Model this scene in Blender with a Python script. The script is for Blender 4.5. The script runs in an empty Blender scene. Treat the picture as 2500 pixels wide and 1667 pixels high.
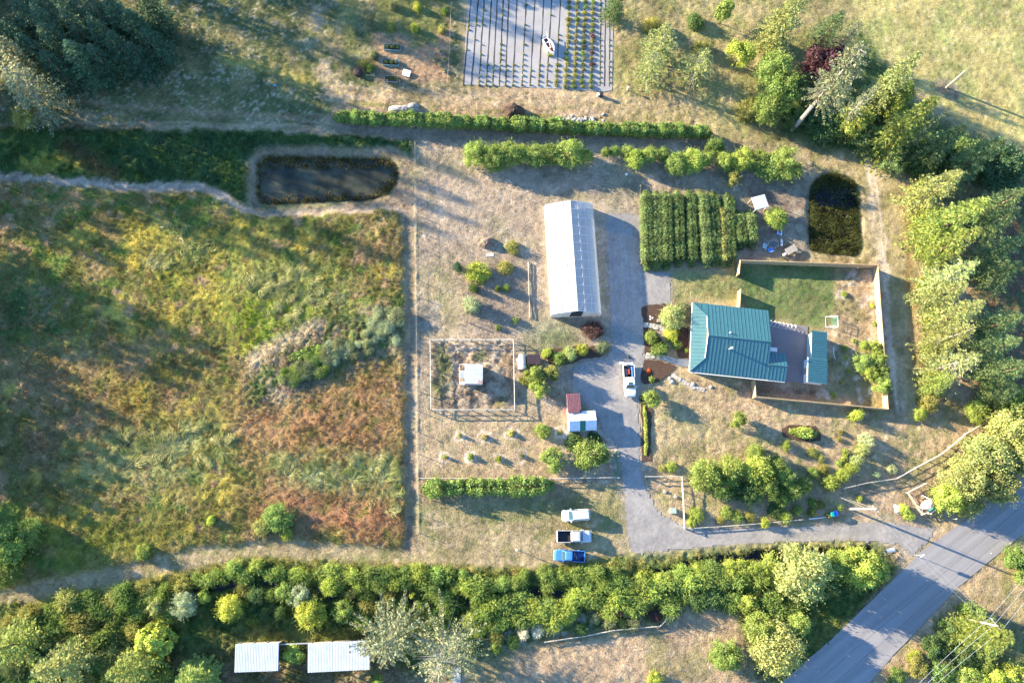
import bpy, math, random
import numpy as np
from mathutils import Matrix, Vector

scene = bpy.context.scene
COL = scene.collection
# ------------------------------------------------------------------ camera
CAM_H = 128.0
FPX, CX, CY = 1850.0, 1250.0, 833.5          # focal length and centre in photograph pixels
F_ = np.array([0.0535, 0.2200, -1.0]); F_ /= np.linalg.norm(F_)
R_ = np.cross(F_, [0, 1, 0]); R_ /= np.linalg.norm(R_)
U_ = np.cross(R_, F_)
cam_data = bpy.data.cameras.new('camera')
cam_data.sensor_width = 36.0
cam_data.lens = FPX / 2500.0 * 36.0
cam_data.clip_end = 8000
cam = bpy.data.objects.new('camera', cam_data)
cam.matrix_world = Matrix(((R_[0], U_[0], -F_[0], 0), (R_[1], U_[1], -F_[1], 0), (R_[2], U_[2], -F_[2], CAM_H), (0, 0, 0, 1)))
COL.objects.link(cam)
scene.camera = cam

def P(x, y, z=0.0):
    """world xy of the point at height z seen at photograph pixel (x, y)"""
    d = F_ * FPX + R_ * (x - CX) - U_ * (y - CY)
    t = (z - CAM_H) / d[2]
    return Vector((d[0] * t, d[1] * t, z))

def proj(wx, wy, wz=0.0):
    v = [wx, wy, wz - CAM_H]
    dep = v[0] * F_[0] + v[1] * F_[1] + v[2] * F_[2]
    px = CX + FPX * (v[0] * R_[0] + v[1] * R_[1] + v[2] * R_[2]) / dep
    py = CY - FPX * (v[0] * U_[0] + v[1] * U_[1] + v[2] * U_[2]) / dep
    return px, py

def mpp(x, y):
    """metres per photograph pixel on the ground near (x, y)"""
    a = P(x - 5, y); b = P(x + 5, y)
    return (b - a).length / 10.0

# ------------------------------------------------------------------ sky, sun, exposure
sh = P(2450, 1394) - P(2074, 1241)           # direction in which shadows fall
SUN_ELEV = math.radians(14.5)
to_sun = Vector((-sh.x, -sh.y, 0)).normalized()
to_sun = Vector((to_sun.x * math.cos(SUN_ELEV), to_sun.y * math.cos(SUN_ELEV), math.sin(SUN_ELEV)))
world = bpy.data.worlds.new('World')
scene.world = world
world.use_nodes = True
wn = world.node_tree.nodes; wl = world.node_tree.links
bg = wn['Background']
sky = wn.new('ShaderNodeTexSky')
sky.sky_type = 'NISHITA'
sky.sun_disc = False
sky.air_density = 1.0; sky.dust_density = 0.0; sky.ozone_density = 4.5
sky.sun_elevation = SUN_ELEV
sky.sun_rotation = math.atan2(to_sun.x, to_sun.y)
wl.new(sky.outputs[0], bg.inputs[0])
bg.inputs[1].default_value = 0.125
sun_data = bpy.data.lights.new('sun', 'SUN')
sun_data.energy = 5.0
sun_data.angle = math.radians(0.53)
sun_data.color = (1.0, 0.85, 0.58)
sun = bpy.data.objects.new('sun', sun_data)
sun.rotation_euler = to_sun.to_track_quat('Z', 'Y').to_euler()
sun.location = (0, 0, 200)
COL.objects.link(sun)
scene.view_settings.view_transform = 'Standard'
scene.view_settings.look = 'None'
scene.view_settings.exposure = 2.25
scene.view_settings.gamma = 1.0
scene.view_settings.use_curve_mapping = False

# ------------------------------------------------------------------ helpers
rng = np.random.default_rng(7)
random.seed(7)

def tag(o, label=None, cat=None, group=None, kind=None):
    if label: o['label'] = label
    if cat: o['category'] = cat
    if group: o['group'] = group
    if kind: o['kind'] = kind
    return o

def thing(name, label, cat, loc, rz=0.0, group=None):
    o = bpy.data.objects.new(name, None)
    o.empty_display_size = 0.3
    o.location = loc
    o.rotation_euler = (0, 0, rz)
    COL.objects.link(o)
    return tag(o, label, cat, group)

def ob(name, me, parent=None, loc=(0, 0, 0), rz=0.0, sc=None, mat=None):
    o = bpy.data.objects.new(name, me)
    if mat is not None and not me.materials: me.materials.append(mat)
    o.location = loc
    if rz: o.rotation_euler = (0, 0, rz)
    if sc is not None: o.scale = sc if hasattr(sc, '__len__') else (sc, sc, sc)
    COL.objects.link(o)
    if parent: o.parent = parent
    return o

class MB:
    """collects shapes into one mesh"""
    def __init__(s): s.v = []; s.f = []; s.smooth = False
    def add(s, vs, fs):
        n = len(s.v); s.v += [tuple(p) for p in vs]; s.f += [tuple(i + n for i in f) for f in fs]; return s
    def box(s, x0, x1, y0, y1, z0, z1):
        return s.add([(x0, y0, z0), (x1, y0, z0), (x1, y1, z0), (x0, y1, z0), (x0, y0, z1), (x1, y0, z1), (x1, y1, z1), (x0, y1, z1)],
                     [(3, 2, 1, 0), (4, 5, 6, 7), (0, 1, 5, 4), (1, 2, 6, 5), (2, 3, 7, 6), (3, 0, 4, 7)])
    def slab(s, quad, t):
        """a thin solid whose upper face is quad (4 points, counter-clockwise seen from outside)"""
        q = [Vector(p) for p in quad]
        n = (q[1] - q[0]).cross(q[2] - q[0]); n.normalize()
        k = len(q)
        lo = [p - n * t for p in q]
        fs = [tuple(range(k)), tuple(range(2 * k - 1, k - 1, -1))]
        for i in range(k):
            j = (i + 1) % k; fs.append((j, i, i + k, j + k))
        return s.add(q + lo, fs)
    def tube(s, pts, r, n=6, cap=True):
        """tube along pts; r a number or one radius per point"""
        pts = [Vector(p) for p in pts]
        rs = r if hasattr(r, '__len__') else [r] * len(pts)
        vs = []; fs = []
        for i, p in enumerate(pts):
            d = (pts[min(i + 1, len(pts) - 1)] - pts[max(i - 1, 0)]).normalized()
            a = d.cross(Vector((0, 0, 1)) if abs(d.z) < 0.9 else Vector((1, 0, 0))).normalized(); b = d.cross(a)
            for k in range(n):
                t = 2 * math.pi * k / n
                vs.append(p + (a * math.cos(t) + b * math.sin(t)) * rs[i])
        for i in range(len(pts) - 1):
            for k in range(n):
                k2 = (k + 1) % n
                fs.append((i * n + k, i * n + k2, (i + 1) * n + k2, (i + 1) * n + k))
        if cap:
            fs.append(tuple(range(n - 1, -1, -1))); fs.append(tuple(range((len(pts) - 1) * n, len(pts) * n)))
        return s.add(vs, fs)
    def loft(s, rings, cap0=True, cap1=True):
        n = len(rings[0]); vs = []; fs = []
        for r in rings: vs += r
        for i in range(len(rings) - 1):
            for k in range(n):
                k2 = (k + 1) % n
                fs.append((i * n + k, i * n + k2, (i + 1) * n + k2, (i + 1) * n + k))
        if cap0: fs.append(tuple(range(n - 1, -1, -1)))
        if cap1: fs.append(tuple(range((len(rings) - 1) * n, len(rings) * n)))
        return s.add(vs, fs)
    def mesh(s, name, mat=None, smooth=False):
        me = bpy.data.meshes.new(name)
        me.from_pydata(s.v, [], s.f)
        if mat: me.materials.append(mat)
        if smooth: me.polygons.foreach_set('use_smooth', [True] * len(me.polygons))
        me.update()
        return me
    def build(s, name, mat, parent=None, loc=(0, 0, 0), rz=0, smooth=False):
        return ob(name, s.mesh(name, mat, smooth), parent, loc, rz)

def rrect(x0, x1, hw, rad, z, n=4, yc=0.0):
    """rounded rectangle ring in plan"""
    pts = []
    rad = min(rad, (x1 - x0) / 2 - 1e-3, hw - 1e-3)
    for (cx, cy, a0) in ((x1 - rad, hw - rad, 0), (x0 + rad, hw - rad, 90), (x0 + rad, -hw + rad, 180), (x1 - rad, -hw + rad, 270)):
        for k in range(n + 1):
            a = math.radians(a0 + 90 * k / n)
            pts.append((cx + rad * math.cos(a), yc + cy + rad * math.sin(a), z))
    return pts

def np_mesh(name, verts, faces, mat=None, cols=None, k=3):
    """mesh from numpy arrays: verts (n,3), faces (m,k)"""
    me = bpy.data.meshes.new(name)
    nv = len(verts); nf = len(faces)
    me.vertices.add(nv); me.vertices.foreach_set('co', np.ascontiguousarray(verts, dtype=np.float32).ravel())
    me.loops.add(nf * k); me.loops.foreach_set('vertex_index', np.ascontiguousarray(faces, dtype=np.int32).ravel())
    me.polygons.add(nf)
    me.polygons.foreach_set('loop_start', np.arange(nf, dtype=np.int32) * k)
    if cols is not None:
        at = me.attributes.new('col', 'FLOAT_COLOR', 'POINT')
        c4 = np.ones((nv, 4), dtype=np.float32); c4[:, :3] = cols
        at.data.foreach_set('color', c4.ravel())
    me.update(calc_edges=True); me.validate()
    if mat: me.materials.append(mat)
    return me

# ------------------------------------------------------------------ materials
def new_mat(name):
    m = bpy.data.materials.new(name); m.use_nodes = True
    return m, m.node_tree.nodes, m.node_tree.links, m.node_tree.nodes['Principled BSDF']

def mat(name, col, rough=0.7, var=0.15, scale=3.0, bump=0.0, bscale=None, metal=0.0, spec=0.5, col2=None, coat=0.0):
    m, N, L, b = new_mat(name)
    tc = N.new('ShaderNodeTexCoord')
    nz = N.new('ShaderNodeTexNoise'); nz.inputs['Scale'].default_value = scale; nz.inputs['Detail'].default_value = 6
    L.new(tc.outputs['Object'], nz.inputs['Vector'])
    rp = N.new('ShaderNodeValToRGB')
    c2 = col2 if col2 else tuple(min(1, c * (1 + var)) for c in col)
    c1 = tuple(c * (1 - var) for c in col)
    rp.color_ramp.elements[0].position = 0.3; rp.color_ramp.elements[1].position = 0.7
    rp.color_ramp.elements[0].color = (*c1, 1); rp.color_ramp.elements[1].color = (*c2, 1)
    L.new(nz.outputs['Fac'], rp.inputs['Fac']); L.new(rp.outputs[0], b.inputs['Base Color'])
    b.inputs['Roughness'].default_value = rough; b.inputs['Metallic'].default_value = metal
    b.inputs['Specular IOR Level'].default_value = spec; b.inputs['Coat Weight'].default_value = coat
    if bump:
        n2 = N.new('ShaderNodeTexNoise'); n2.inputs['Scale'].default_value = bscale or scale * 4; n2.inputs['Detail'].default_value = 4
        L.new(tc.outputs['Object'], n2.inputs['Vector'])
        bp = N.new('ShaderNodeBump'); bp.inputs['Strength'].default_value = 1.0; bp.inputs['Distance'].default_value = bump
        L.new(n2.outputs['Fac'], bp.inputs['Height']); L.new(bp.outputs[0], b.inputs['Normal'])
    return m

def leaf_mat(name, trans=0.3, obj_color=True):
    """foliage: object colour times the tint of each leaf, some light passing through"""
    m, N, L, b = new_mat(name)
    N.remove(b)
    at = N.new('ShaderNodeAttribute'); at.attribute_name = 'col'
    src = at.outputs['Color']
    if obj_color:
        oi = N.new('ShaderNodeObjectInfo')
        mx = N.new('ShaderNodeMix'); mx.data_type = 'RGBA'; mx.blend_type = 'MULTIPLY'; mx.inputs['Factor'].default_value = 1
        L.new(oi.outputs['Color'], mx.inputs['A']); L.new(src, mx.inputs['B']); src = mx.outputs['Result']
    d = N.new('ShaderNodeBsdfDiffuse'); t = N.new('ShaderNodeBsdfTranslucent'); g = N.new('ShaderNodeBsdfGlossy')
    g.inputs['Roughness'].default_value = 0.5; g.inputs['Color'].default_value = (0.9, 0.9, 0.9, 1)
    hs = N.new('ShaderNodeHueSaturation'); hs.inputs['Hue'].default_value = 0.485; hs.inputs['Saturation'].default_value = 1.1; hs.inputs['Value'].default_value = 1.25
    L.new(src, d.inputs['Color']); L.new(src, hs.inputs['Color']); L.new(hs.outputs[0], t.inputs['Color'])
    m1 = N.new('ShaderNodeMixShader'); m1.inputs[0].default_value = trans
    L.new(d.outputs[0], m1.inputs[1]); L.new(t.outputs[0], m1.inputs[2])
    m2 = N.new('ShaderNodeMixShader'); m2.inputs[0].default_value = 0.012
    L.new(m1.outputs[0], m2.inputs[1]); L.new(g.outputs[0], m2.inputs[2])
    L.new(m2.outputs[0], N['Material Output'].inputs['Surface'])
    return m
# ------------------------------------------------------------------ ground
GX0, GX1, GY0, GY1, GS = -100.0, 116.0, -48.0, 118.0, 0.3
nx = int((GX1 - GX0) / GS) + 1; ny = int((GY1 - GY0) / GS) + 1
gx = GX0 + np.arange(nx) * GS; gy = GY0 + np.arange(ny) * GS
WX, WY = np.meshgrid(gx, gy)                    # (ny, nx)
PX, PY = proj(WX, WY, 0.0)

def field(scale, seed, ax=1.0, ang=0.0, octs=1):
    """smooth random field, about unit variance; scale in metres; ax>1 stretches along ang"""
    r = np.random.default_rng(seed)
    w = np.fft.rfft2(r.standard_normal((ny, nx)))
    fy = np.fft.fftfreq(ny, GS)[:, None]; fx = np.fft.rfftfreq(nx, GS)[None, :]
    c, s_ = math.cos(ang), math.sin(ang)
    u = (fx * c + fy * s_) * ax; v = -fx * s_ + fy * c
    q = np.sqrt(u * u + v * v) * scale
    flt = np.exp(-(q ** 2) * 1.2) if octs == 1 else 1.0 / (1 + q ** 2) ** 0.9
    f = np.fft.irfft2(w * flt, s=(ny, nx))
    return (f - f.mean()) / f.std()

def blur(a, k):
    if k <= 0: return a
    for ax_ in (0, 1):
        p = np.pad(a, [(k, k) if i == ax_ else (0, 0) for i in (0, 1)], mode='edge')
        c = np.cumsum(p, axis=ax_); c = np.insert(c, 0, 0, axis=ax_)
        n = 2 * k + 1
        a = (np.take(c, range(n, c.shape[ax_]), axis=ax_) - np.take(c, range(0, c.shape[ax_] - n), axis=ax_)) / n
    return a

w1 = field(2.0, 1); w2 = field(2.0, 2); w3 = field(0.5, 3); w4 = field(0.5, 4)
QX = PX + w1 * 2.5 + w3 * 1.5; QY = PY + w2 * 2.5 + w4 * 1.5     # ragged borders

def inpoly(px, py, poly):
    m = np.zeros(px.shape, bool); n = len(poly)
    for i in range(n):
        x1, y1 = poly[i]; x2, y2 = poly[(i + 1) % n]
        if y1 == y2: continue
        c = ((y1 > py) != (y2 > py)) & (px < (x2 - x1) * (py - y1) / (y2 - y1) + x1)
        m ^= c
    return m

def pmask(poly, soft=1, clean=False):
    return blur(inpoly(PX if clean else QX, PY if clean else QY, poly).astype(np.float32), soft)

def dist_line(pts, px, py):
    d = np.full(px.shape, 1e9)
    for (x1, y1), (x2, y2) in zip(pts[:-1], pts[1:]):
        dx, dy = x2 - x1, y2 - y1; L2 = dx * dx + dy * dy
        t = np.clip(((px - x1) * dx + (py - y1) * dy) / L2, 0, 1)
        d = np.minimum(d, np.hypot(px - x1 - t * dx, py - y1 - t * dy))
    return d

def lmask(pts, width, soft=4.0, clean=False):
    d = dist_line(pts, PX if clean else QX, PY if clean else QY)
    return np.clip((width / 2 + soft / 2 - d) / soft, 0, 1)

GCOL = np.zeros((ny, nx, 3)); AMP = np.full((ny, nx), 0.045)
def C(*c): return np.array(c)
TAN = C(.355, .262, .150); STRAW = C(.43, .335, .20); DRYG = C(.225, .200, .085); LAWN = C(.115, .150, .048)
GREEN = C(.060, .105, .028); DGREEN = C(.038, .075, .026); YEL = C(.26, .25, .045); BROWN = C(.205, .140, .070)
GOLD = C(.36, .30, .105); DIRT = C(.25, .18, .11); PALE = C(.50, .42, .30); GREYD = C(.24, .22, .19)

def paint(m, col, a=1.0, amp=None):
    global GCOL, AMP
    mm = np.clip(m * a, 0, 1)
    GCOL = GCOL * (1 - mm[..., None]) + np.asarray(col) * mm[..., None]
    if amp is not None: AMP = AMP * (1 - mm) + amp * mm

def mixn(a, b, f, lo=-0.6, hi=0.8):
    t = np.clip((f - lo) / (hi - lo), 0, 1)[..., None]
    return a * (1 - t) + b * t

big = field(14, 11); mid = field(4.0, 12); mid2 = field(3.0, 13); sm = field(1.2, 14); sm2 = field(1.0, 15); tiny = field(0.35, 16)
streak = field(0.8, 17, ax=10, ang=0.0); streakv = field(0.7, 18, ax=12, ang=math.pi / 2 - 0.05); frac = field(10, 19, octs=2)
# default: dry summer grass, patches of green
base = mixn(TAN, DRYG, mid + 0.6 * big, -0.6, 1.4)
GCOL[:] = mixn(base, STRAW, sm2 + 0.4 * mid2, 0.4, 2.4)
one = np.ones((ny, nx))
# mown hay meadow, top left: green with pale wisps of cut hay
TL = [(-900, -700), (1128, -700), (1128, 215), (800, 300), (640, 320), (-900, 300)]
hay = mixn(mixn(C(.105, .120, .045), C(.19, .17, .07), mid + big, -0.6, 1.2), C(.33, .285, .18), field(.55, 20) * .8 + sm2 * 0.3 + tiny * 0.5 + 0.4 * mid2, 0.55, 2.2)
paint(pmask(TL, 3), hay, amp=.05)
paint(lmask([(110, 252), (190, 290), (400, 305), (820, 312)], 40, 30) * np.clip(0.5 + streak, 0, 1), STRAW, .55)
paint(lmask([(110, 240), (400, 268), (820, 290)], 12, 8), C(.34, .24, .14), .5)
paint(lmask([(540, 140), (640, 165), (720, 190), (760, 200)], 26, 22), C(.30, .26, .06), .7)
paint(lmask([(870, 40), (850, 0), (850, 100), (845, 160)], 55, 40), C(.16, .17, .06), .8)
paint(lmask([(760, 0), (795, 90), (800, 180)], 60, 50) * np.clip(.5 + mid2, 0, 1), C(.37, .29, .17), .8)
# kitchen garden
paint(pmask([(915, -50), (1105, -50), (1095, 200), (915, 200)], 2), mixn(C(.15, .16, .055), C(.31, .215, .12), (PY - 75) / 60 + .5 * mid2, -.4, .8))
# track under the lavender field
TRK = [(800, 222), (1130, 222), (1480, 240), (1900, 262), (1980, 300), (1890, 350), (1700, 330), (1240, 290), (820, 285)]
paint(pmask(TRK, 3), mixn(mixn(C(.36, .27, .15), C(.22, .20, .075), streak + .3 * mid, -.2, 1.6), STRAW, sm2 + mid2, .8, 2.4))
for yy in (0, 22):
    paint(lmask([(790, 213 + yy), (1130, 222 + yy), (1480, 243 + yy), (1700, 258 + yy)], 9, 8), STRAW, .55)
paint(pmask([(1500, 260), (1990, 250), (2000, 345), (1760, 345), (1500, 300)], 6), mixn(C(.27, .25, .09), C(.36, .30, .15), mid + sm, -.8, .8), .75)
# strip below the hedge
paint(pmask([(820, 300), (1740, 335), (1960, 350), (1960, 375), (1010, 348), (820, 318)], 2), C(.26, .21, .14))
# grove floor, top right
GR = [(1500, -300), (1990, -300), (2130, 60), (2240, 270), (2560, 400), (2560, 460), (2200, 400), (1960, 360), (1780, 345), (1700, 250), (1500, 235)]
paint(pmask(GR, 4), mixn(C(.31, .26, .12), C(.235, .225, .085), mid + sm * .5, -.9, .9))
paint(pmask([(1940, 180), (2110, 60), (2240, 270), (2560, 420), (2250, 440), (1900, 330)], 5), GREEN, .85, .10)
# golden field
FIELD = [(1985, -700), (3400, -700), (3400, 460), (2560, 410), (2330, 300), (2200, 190), (2090, 60)]
paint(pmask(FIELD, 4), mixn(mixn(C(.37, .325, .125), C(.28, .285, .10), mid + .7 * big, -.8, 1.2), C(.44, .38, .19), sm2, .4, 2.6), amp=.035)
paint(lmask([(2300, 210), (2330, 225)], 38, 14), C(.20, .17, .12), .8)
# dark green belt above the meadow
BELT = [(-900, 300), (-60, 312), (640, 322), (1008, 345), (1008, 392), (965, 366), (650, 366), (612, 398), (606, 500), (570, 486), (505, 450), (330, 456), (130, 441), (-900, 420)]
paint(pmask(BELT, 1), mixn(GREEN, DGREEN, mid + sm, -1, 1), amp=.16)
paint(pmask([(-60, 325), (60, 330), (280, 425), (130, 435), (-60, 420)], 5), mixn(GREEN, YEL, mid + sm, -.8, 1.2), .8)
paint(lmask([(170, 360), (230, 400), (270, 430)], 40, 30), C(.15, .085, .04), .55)
# big rough meadow
MEAD = [(-900, 440), (-60, 448), (130, 456), (330, 471), (500, 468), (560, 506), (612, 532), (700, 528), (900, 517), (960, 512), (984, 534), (988, 800), (992, 1342), (930, 1336), (700, 1318), (500, 1330), (350, 1366), (200, 1402), (0, 1445), (-900, 1520)]
MM = pmask(MEAD, 1)
mcol = mixn(C(.115, .115, .036), C(.180, .145, .065), mid + .8 * big, -.9, 1.1)
mcol = mixn(mcol, C(.075, .115, .03), mid2 + .5 * sm, .1, 1.6)
mcol = mixn(mcol, C(.26, .225, .055), field(5, 31) + .4 * sm, .7, 1.9)
mcol = mixn(mcol, C(.255, .185, .105), field(3.0, 32) + .5 * sm2, .9, 2.2)
paint(MM, mcol * 1.12, amp=.06)
FINE = MM.copy()
def mz(poly, col, a, soft=9, f=None):
    m = pmask(poly, soft) * MM
    if f is not None: m = m * np.clip(.55 + .6 * f, 0, 1)
    paint(m, col, a)
mz([(610, 930), (985, 880), (985, 1180), (700, 1150), (560, 1060)], C(.270, .165, .088), .95, 12, .4 * mid2 + .4 * sm + .4)
mz([(640, 1180), (900, 1180), (985, 1260), (985, 1330), (700, 1310), (560, 1200)], C(.255, .138, .082), .95, 10, .4 * mid + .4 * sm + .4)
mz([(0, 860), (420, 860), (560, 960), (380, 1100), (0, 1180)], C(.20, .135, .075), .8, 14, .6 * mid2 + .2)
mz([(320, 520), (480, 560), (620, 560), (640, 700), (520, 790), (380, 700)], C(.27, .25, .05), .75, 10, mid + sm)
mz([(560, 620), (820, 640), (900, 740), (880, 800), (700, 860), (560, 800)], C(.235, .25, .075), .85, 8, sm + .5)
mz([(540, 740), (720, 700), (800, 740), (690, 860), (580, 860)], C(.15, .20, .025), .8, 6, sm + .6)
mz([(240, 960), (420, 900), (560, 930), (600, 990), (380, 1040)], C(.30, .26, .05), .7, 10, mid + sm)
mz([(180, 1080), (520, 1030), (560, 1130), (420, 1200), (180, 1180)], C(.22, .235, .10), .8, 10, sm + .4)
mz([(680, 1110), (985, 1110), (985, 1200), (900, 1200), (680, 1180)], C(.25, .27, .125), .9, 7, sm + .4)
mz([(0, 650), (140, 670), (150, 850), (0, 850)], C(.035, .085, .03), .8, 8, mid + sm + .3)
mz([(0, 1250), (480, 1250), (420, 1340), (200, 1400), (0, 1440)], C(.13, .15, .03), .8, 8, mid + .3)
mz([(860, 520), (985, 520), (985, 620), (900, 640)], C(.27, .19, .11), .7, 6, sm)
for (x, y) in ((800, 1170), (690, 1130), (760, 1165), (880, 1135), (945, 1130), (430, 1075), (470, 1055)):
    paint(lmask([(x - 10, y - 8), (x + 12, y + 14)], 34, 20), mixn(C(.33, .33, .18), C(.16, .21, .085), sm2, -.8, .8), .7)
# tracks pressed through the meadow
for ln in ([(580, 540), (566, 620), (560, 700), (545, 760)], [(300, 700), (360, 670), (450, 640), (560, 560)]):
    paint(lmask(ln, 5, 5) * MM, DGREEN, .6); AMP *= 1 - .7 * lmask(ln, 7, 5)
# white flowering mound
paint(pmask([(600, 905), (760, 800), (960, 735), (990, 860), (860, 905), (700, 985), (610, 1000)], 4), mixn(C(.24, .20, .135), C(.10, .13, .05), mid2 + sm, -.4, .8), .95, .12)
paint(lmask([(615, 880), (700, 830), (780, 795)], 34, 24), C(.42, .34, .25), .75)
paint(lmask([(690, 960), (780, 920)], 26, 14), C(.20, .16, .13), .8)
# mown paths
paint(lmask([(-200, 425), (0, 432), (130, 440), (330, 458), (500, 456), (545, 482), (585, 510), (612, 521), (700, 517), (900, 507), (962, 505), (985, 520), (1000, 560)], 17, 7), mixn(C(.30, .24, .165), C(.40, .32, .22), sm2 + tiny * .5, -1, 1), amp=.018)
paint(pmask([(988, 520), (1013, 500), (1013, 1300), (992, 1345)], 1), mixn(C(.22, .165, .10), C(.30, .235, .145), streakv, -1, 1), amp=.018)
paint(lmask([(1014, 500), (1017, 800), (1021, 1300)], 5, 4, True), C(.52, .45, .27), .95, .018)
BP = [(-900, 1510), (0, 1449), (100, 1420), (200, 1400), (350, 1368), (500, 1332), (700, 1320), (930, 1338), (1015, 1350), (1020, 1225), (1530, 1225), (1545, 1300), (1548, 1350), (1420, 1380), (1300, 1392), (1100, 1388), (900, 1378), (700, 1366), (620, 1362), (480, 1390), (300, 1430), (100, 1465), (-900, 1600)]
paint(pmask(BP, 1), mixn(mixn(C(.30, .245, .13), C(.20, .195, .075), mid + .6 * streak, -.4, 1.5), STRAW, sm2 + streak * .6, .6, 2.6), amp=.028)
paint(pmask([(1040, 1215), (1520, 1200), (1530, 1270), (1400, 1265), (1040, 1255)], 8), C(.16, .17, .06), .75)
# pond banks
paint(pmask([(606, 392), (645, 360), (958, 362), (1002, 386), (1008, 470), (965, 503), (700, 512), (614, 518), (604, 470)], 2), mixn(C(.25, .195, .125), C(.19, .16, .09), mid2 + sm, -.8, .8), amp=.05)
paint(pmask([(640, 490), (860, 490), (820, 505), (640, 512)], 3), LAWN, .8)
# central lot
LOT = [(1016, 350), (1560, 352), (1960, 372), (1990, 440), (1990, 640), (1660, 640), (1570, 1170), (1016, 1168)]
paint(pmask(LOT, 2), mixn(mixn(C(.335, .268, .178), C(.265, .226, .136), mid + .8 * big, -.6, 1.3), C(.41, .345, .25), sm2 + .5 * mid2, .9, 2.8), amp=.03)
paint(pmask([(1025, 640), (1120, 640), (1120, 820), (1025, 820)], 9), mixn(C(.22, .21, .08), C(.30, .25, .12), mid2, -1, 1), .7)
paint(pmask([(1290, 790), (1400, 780), (1420, 850), (1290, 850)], 8), GREEN * 1.3, .6)
paint(pmask([(1120, 640), (1290, 640), (1300, 780), (1140, 785)], 5), mixn(C(.28, .215, .15), C(.21, .17, .115), mid2 + sm, -.8, .8), .8)
paint(pmask([(1023, 738), (1080, 738), (1080, 805), (1023, 805)], 1), mixn(C(.36, .30, .22), C(.17, .165, .13), sm2 + mid2, -.3, .9), .8)
paint(lmask([(1025, 737), (1081, 738), (1081, 806), (1023, 806)], 3, 3), C(.46, .37, .25), .7)
# animal pen
paint(pmask([(1054, 832), (1254, 832), (1256, 998), (1056, 998)], 1), mixn(mixn(C(.40, .33, .225), C(.21, .16, .10), sm + mid2, -.4, 1.2), C(.16, .165, .07), mid, .4, 1.6), amp=.11)
# sapling plot
paint(pmask([(1025, 1010), (1380, 1010), (1390, 1165), (1025, 1165)], 4), mixn(C(.375, .285, .165), C(.30, .245, .125), sm + mid2, -.8, 1.2), .9)
paint(lmask([(1385, 1062), (1440, 1060), (1478, 1060), (1492, 1072), (1496, 1090), (1480, 1088)], 17, 6), C(.42, .37, .30), .9)
for (x_, y_) in ((1122, 1063), (1182, 1066), (1248, 1058), (1087, 1116), (1149, 1116), (1217, 1122), (1274, 1113), (1366, 1055)):
    dd_ = np.hypot(QX - x_, QY - y_); paint(np.clip(1 - np.abs(dd_ - 12) / 4.5, 0, 1), C(.58, .50, .38), .9, .015); paint(np.clip((10 - dd_) / 4, 0, 1), C(.25, .19, .12), .7)
# lawn and yard round the house
paint(pmask([(1575, 662), (1830, 660), (1830, 745), (1690, 735), (1640, 740), (1640, 690), (1575, 690)], 3), mixn(C(.255, .235, .095), C(.19, .20, .075), mid2 + sm, -.8, .8))
paint(pmask([(1806, 640), (2040, 645), (2046, 800), (1985, 800), (1880, 780), (1806, 760)], 2), mixn(C(.175, .19, .072), C(.115, .155, .05), mid + sm, -.8, 1.0), amp=.04)
paint(pmask([(2040, 648), (2148, 648), (2168, 996), (1850, 966), (1850, 930), (2020, 940), (2035, 800)], 2), mixn(mixn(C(.36, .275, .15), C(.25, .215, .10), mid, -.6, .8), PALE, sm2 + mid2, .7, 2.2), amp=.06)
paint(lmask([(2130, 660), (2140, 760), (2146, 840)], 30, 20), PALE, .7)
paint(pmask([(1850, 930), (2000, 942), (2010, 975), (1850, 962)], 4), C(.19, .125, .08), .9)
# fire circle and right hand pond margin
paint(pmask([(1815, 450), (1985, 440), (1980, 620), (1800, 636), (1800, 600), (1850, 600)], 4), mixn(C(.20, .15, .105), C(.235, .205, .14), mid + sm, -.8, .8), .9)
paint(pmask([(1985, 430), (2012, 400), (2075, 400), (2098, 440), (2108, 625), (2050, 640), (1980, 630)], 3), mixn(C(.27, .235, .10), C(.36, .29, .16), sm2 + mid2, -.6, 1), .9)
# farm track on the right
paint(pmask([(1990, 375), (2150, 375), (2230, 470), (2240, 700), (2250, 900), (2260, 1010), (2190, 1060), (2178, 1000), (2160, 800), (2150, 648), (2110, 630), (2100, 440)], 3), mixn(C(.37, .305, .165), C(.27, .235, .11), mid + streakv * .5, -.8, 1), amp=.03)
paint(lmask([(2122, 380), (2146, 560), (2158, 660), (2172, 840), (2195, 1000), (2190, 1180)], 22, 8) * np.clip(.85 + .4 * streakv, 0, 1), C(.52, .44, .32), .95, .015)
paint(lmask([(2215, 520), (2222, 700), (2236, 900), (2250, 1000)], 14, 16), C(.31, .21, .085), .8)
# woodland floor far right
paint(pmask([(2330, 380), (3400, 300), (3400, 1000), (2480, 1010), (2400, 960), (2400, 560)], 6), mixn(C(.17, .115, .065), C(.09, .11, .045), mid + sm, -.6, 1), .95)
# front garden
FG = [(1575, 905), (1680, 912), (1850, 972), (2170, 1002), (2260, 1010), (2440, 1010), (2360, 1090), (2300, 1230), (2330, 1270), (2080, 1290), (1680, 1288), (1580, 1180)]
paint(pmask(FG, 3), mixn(mixn(C(.345, .265, .15), C(.25, .225, .10), mid + .6 * sm, -.5, 1.4), C(.43, .335, .21), sm2, .5, 2.4), amp=.045)
paint(pmask([(1600, 980), (1720, 960), (1800, 1080), (1700, 1110), (1600, 1100)], 10), mixn(C(.28, .245, .115), C(.34, .265, .14), field(.7, 41, ax=8, ang=.12), -1, 1), .7)
paint(pmask([(2050, 1180), (2330, 1180), (2330, 1270), (2100, 1285)], 6), mixn(C(.40, .30, .19), C(.25, .205, .12), sm + mid2, -.8, .8), .8)
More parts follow.
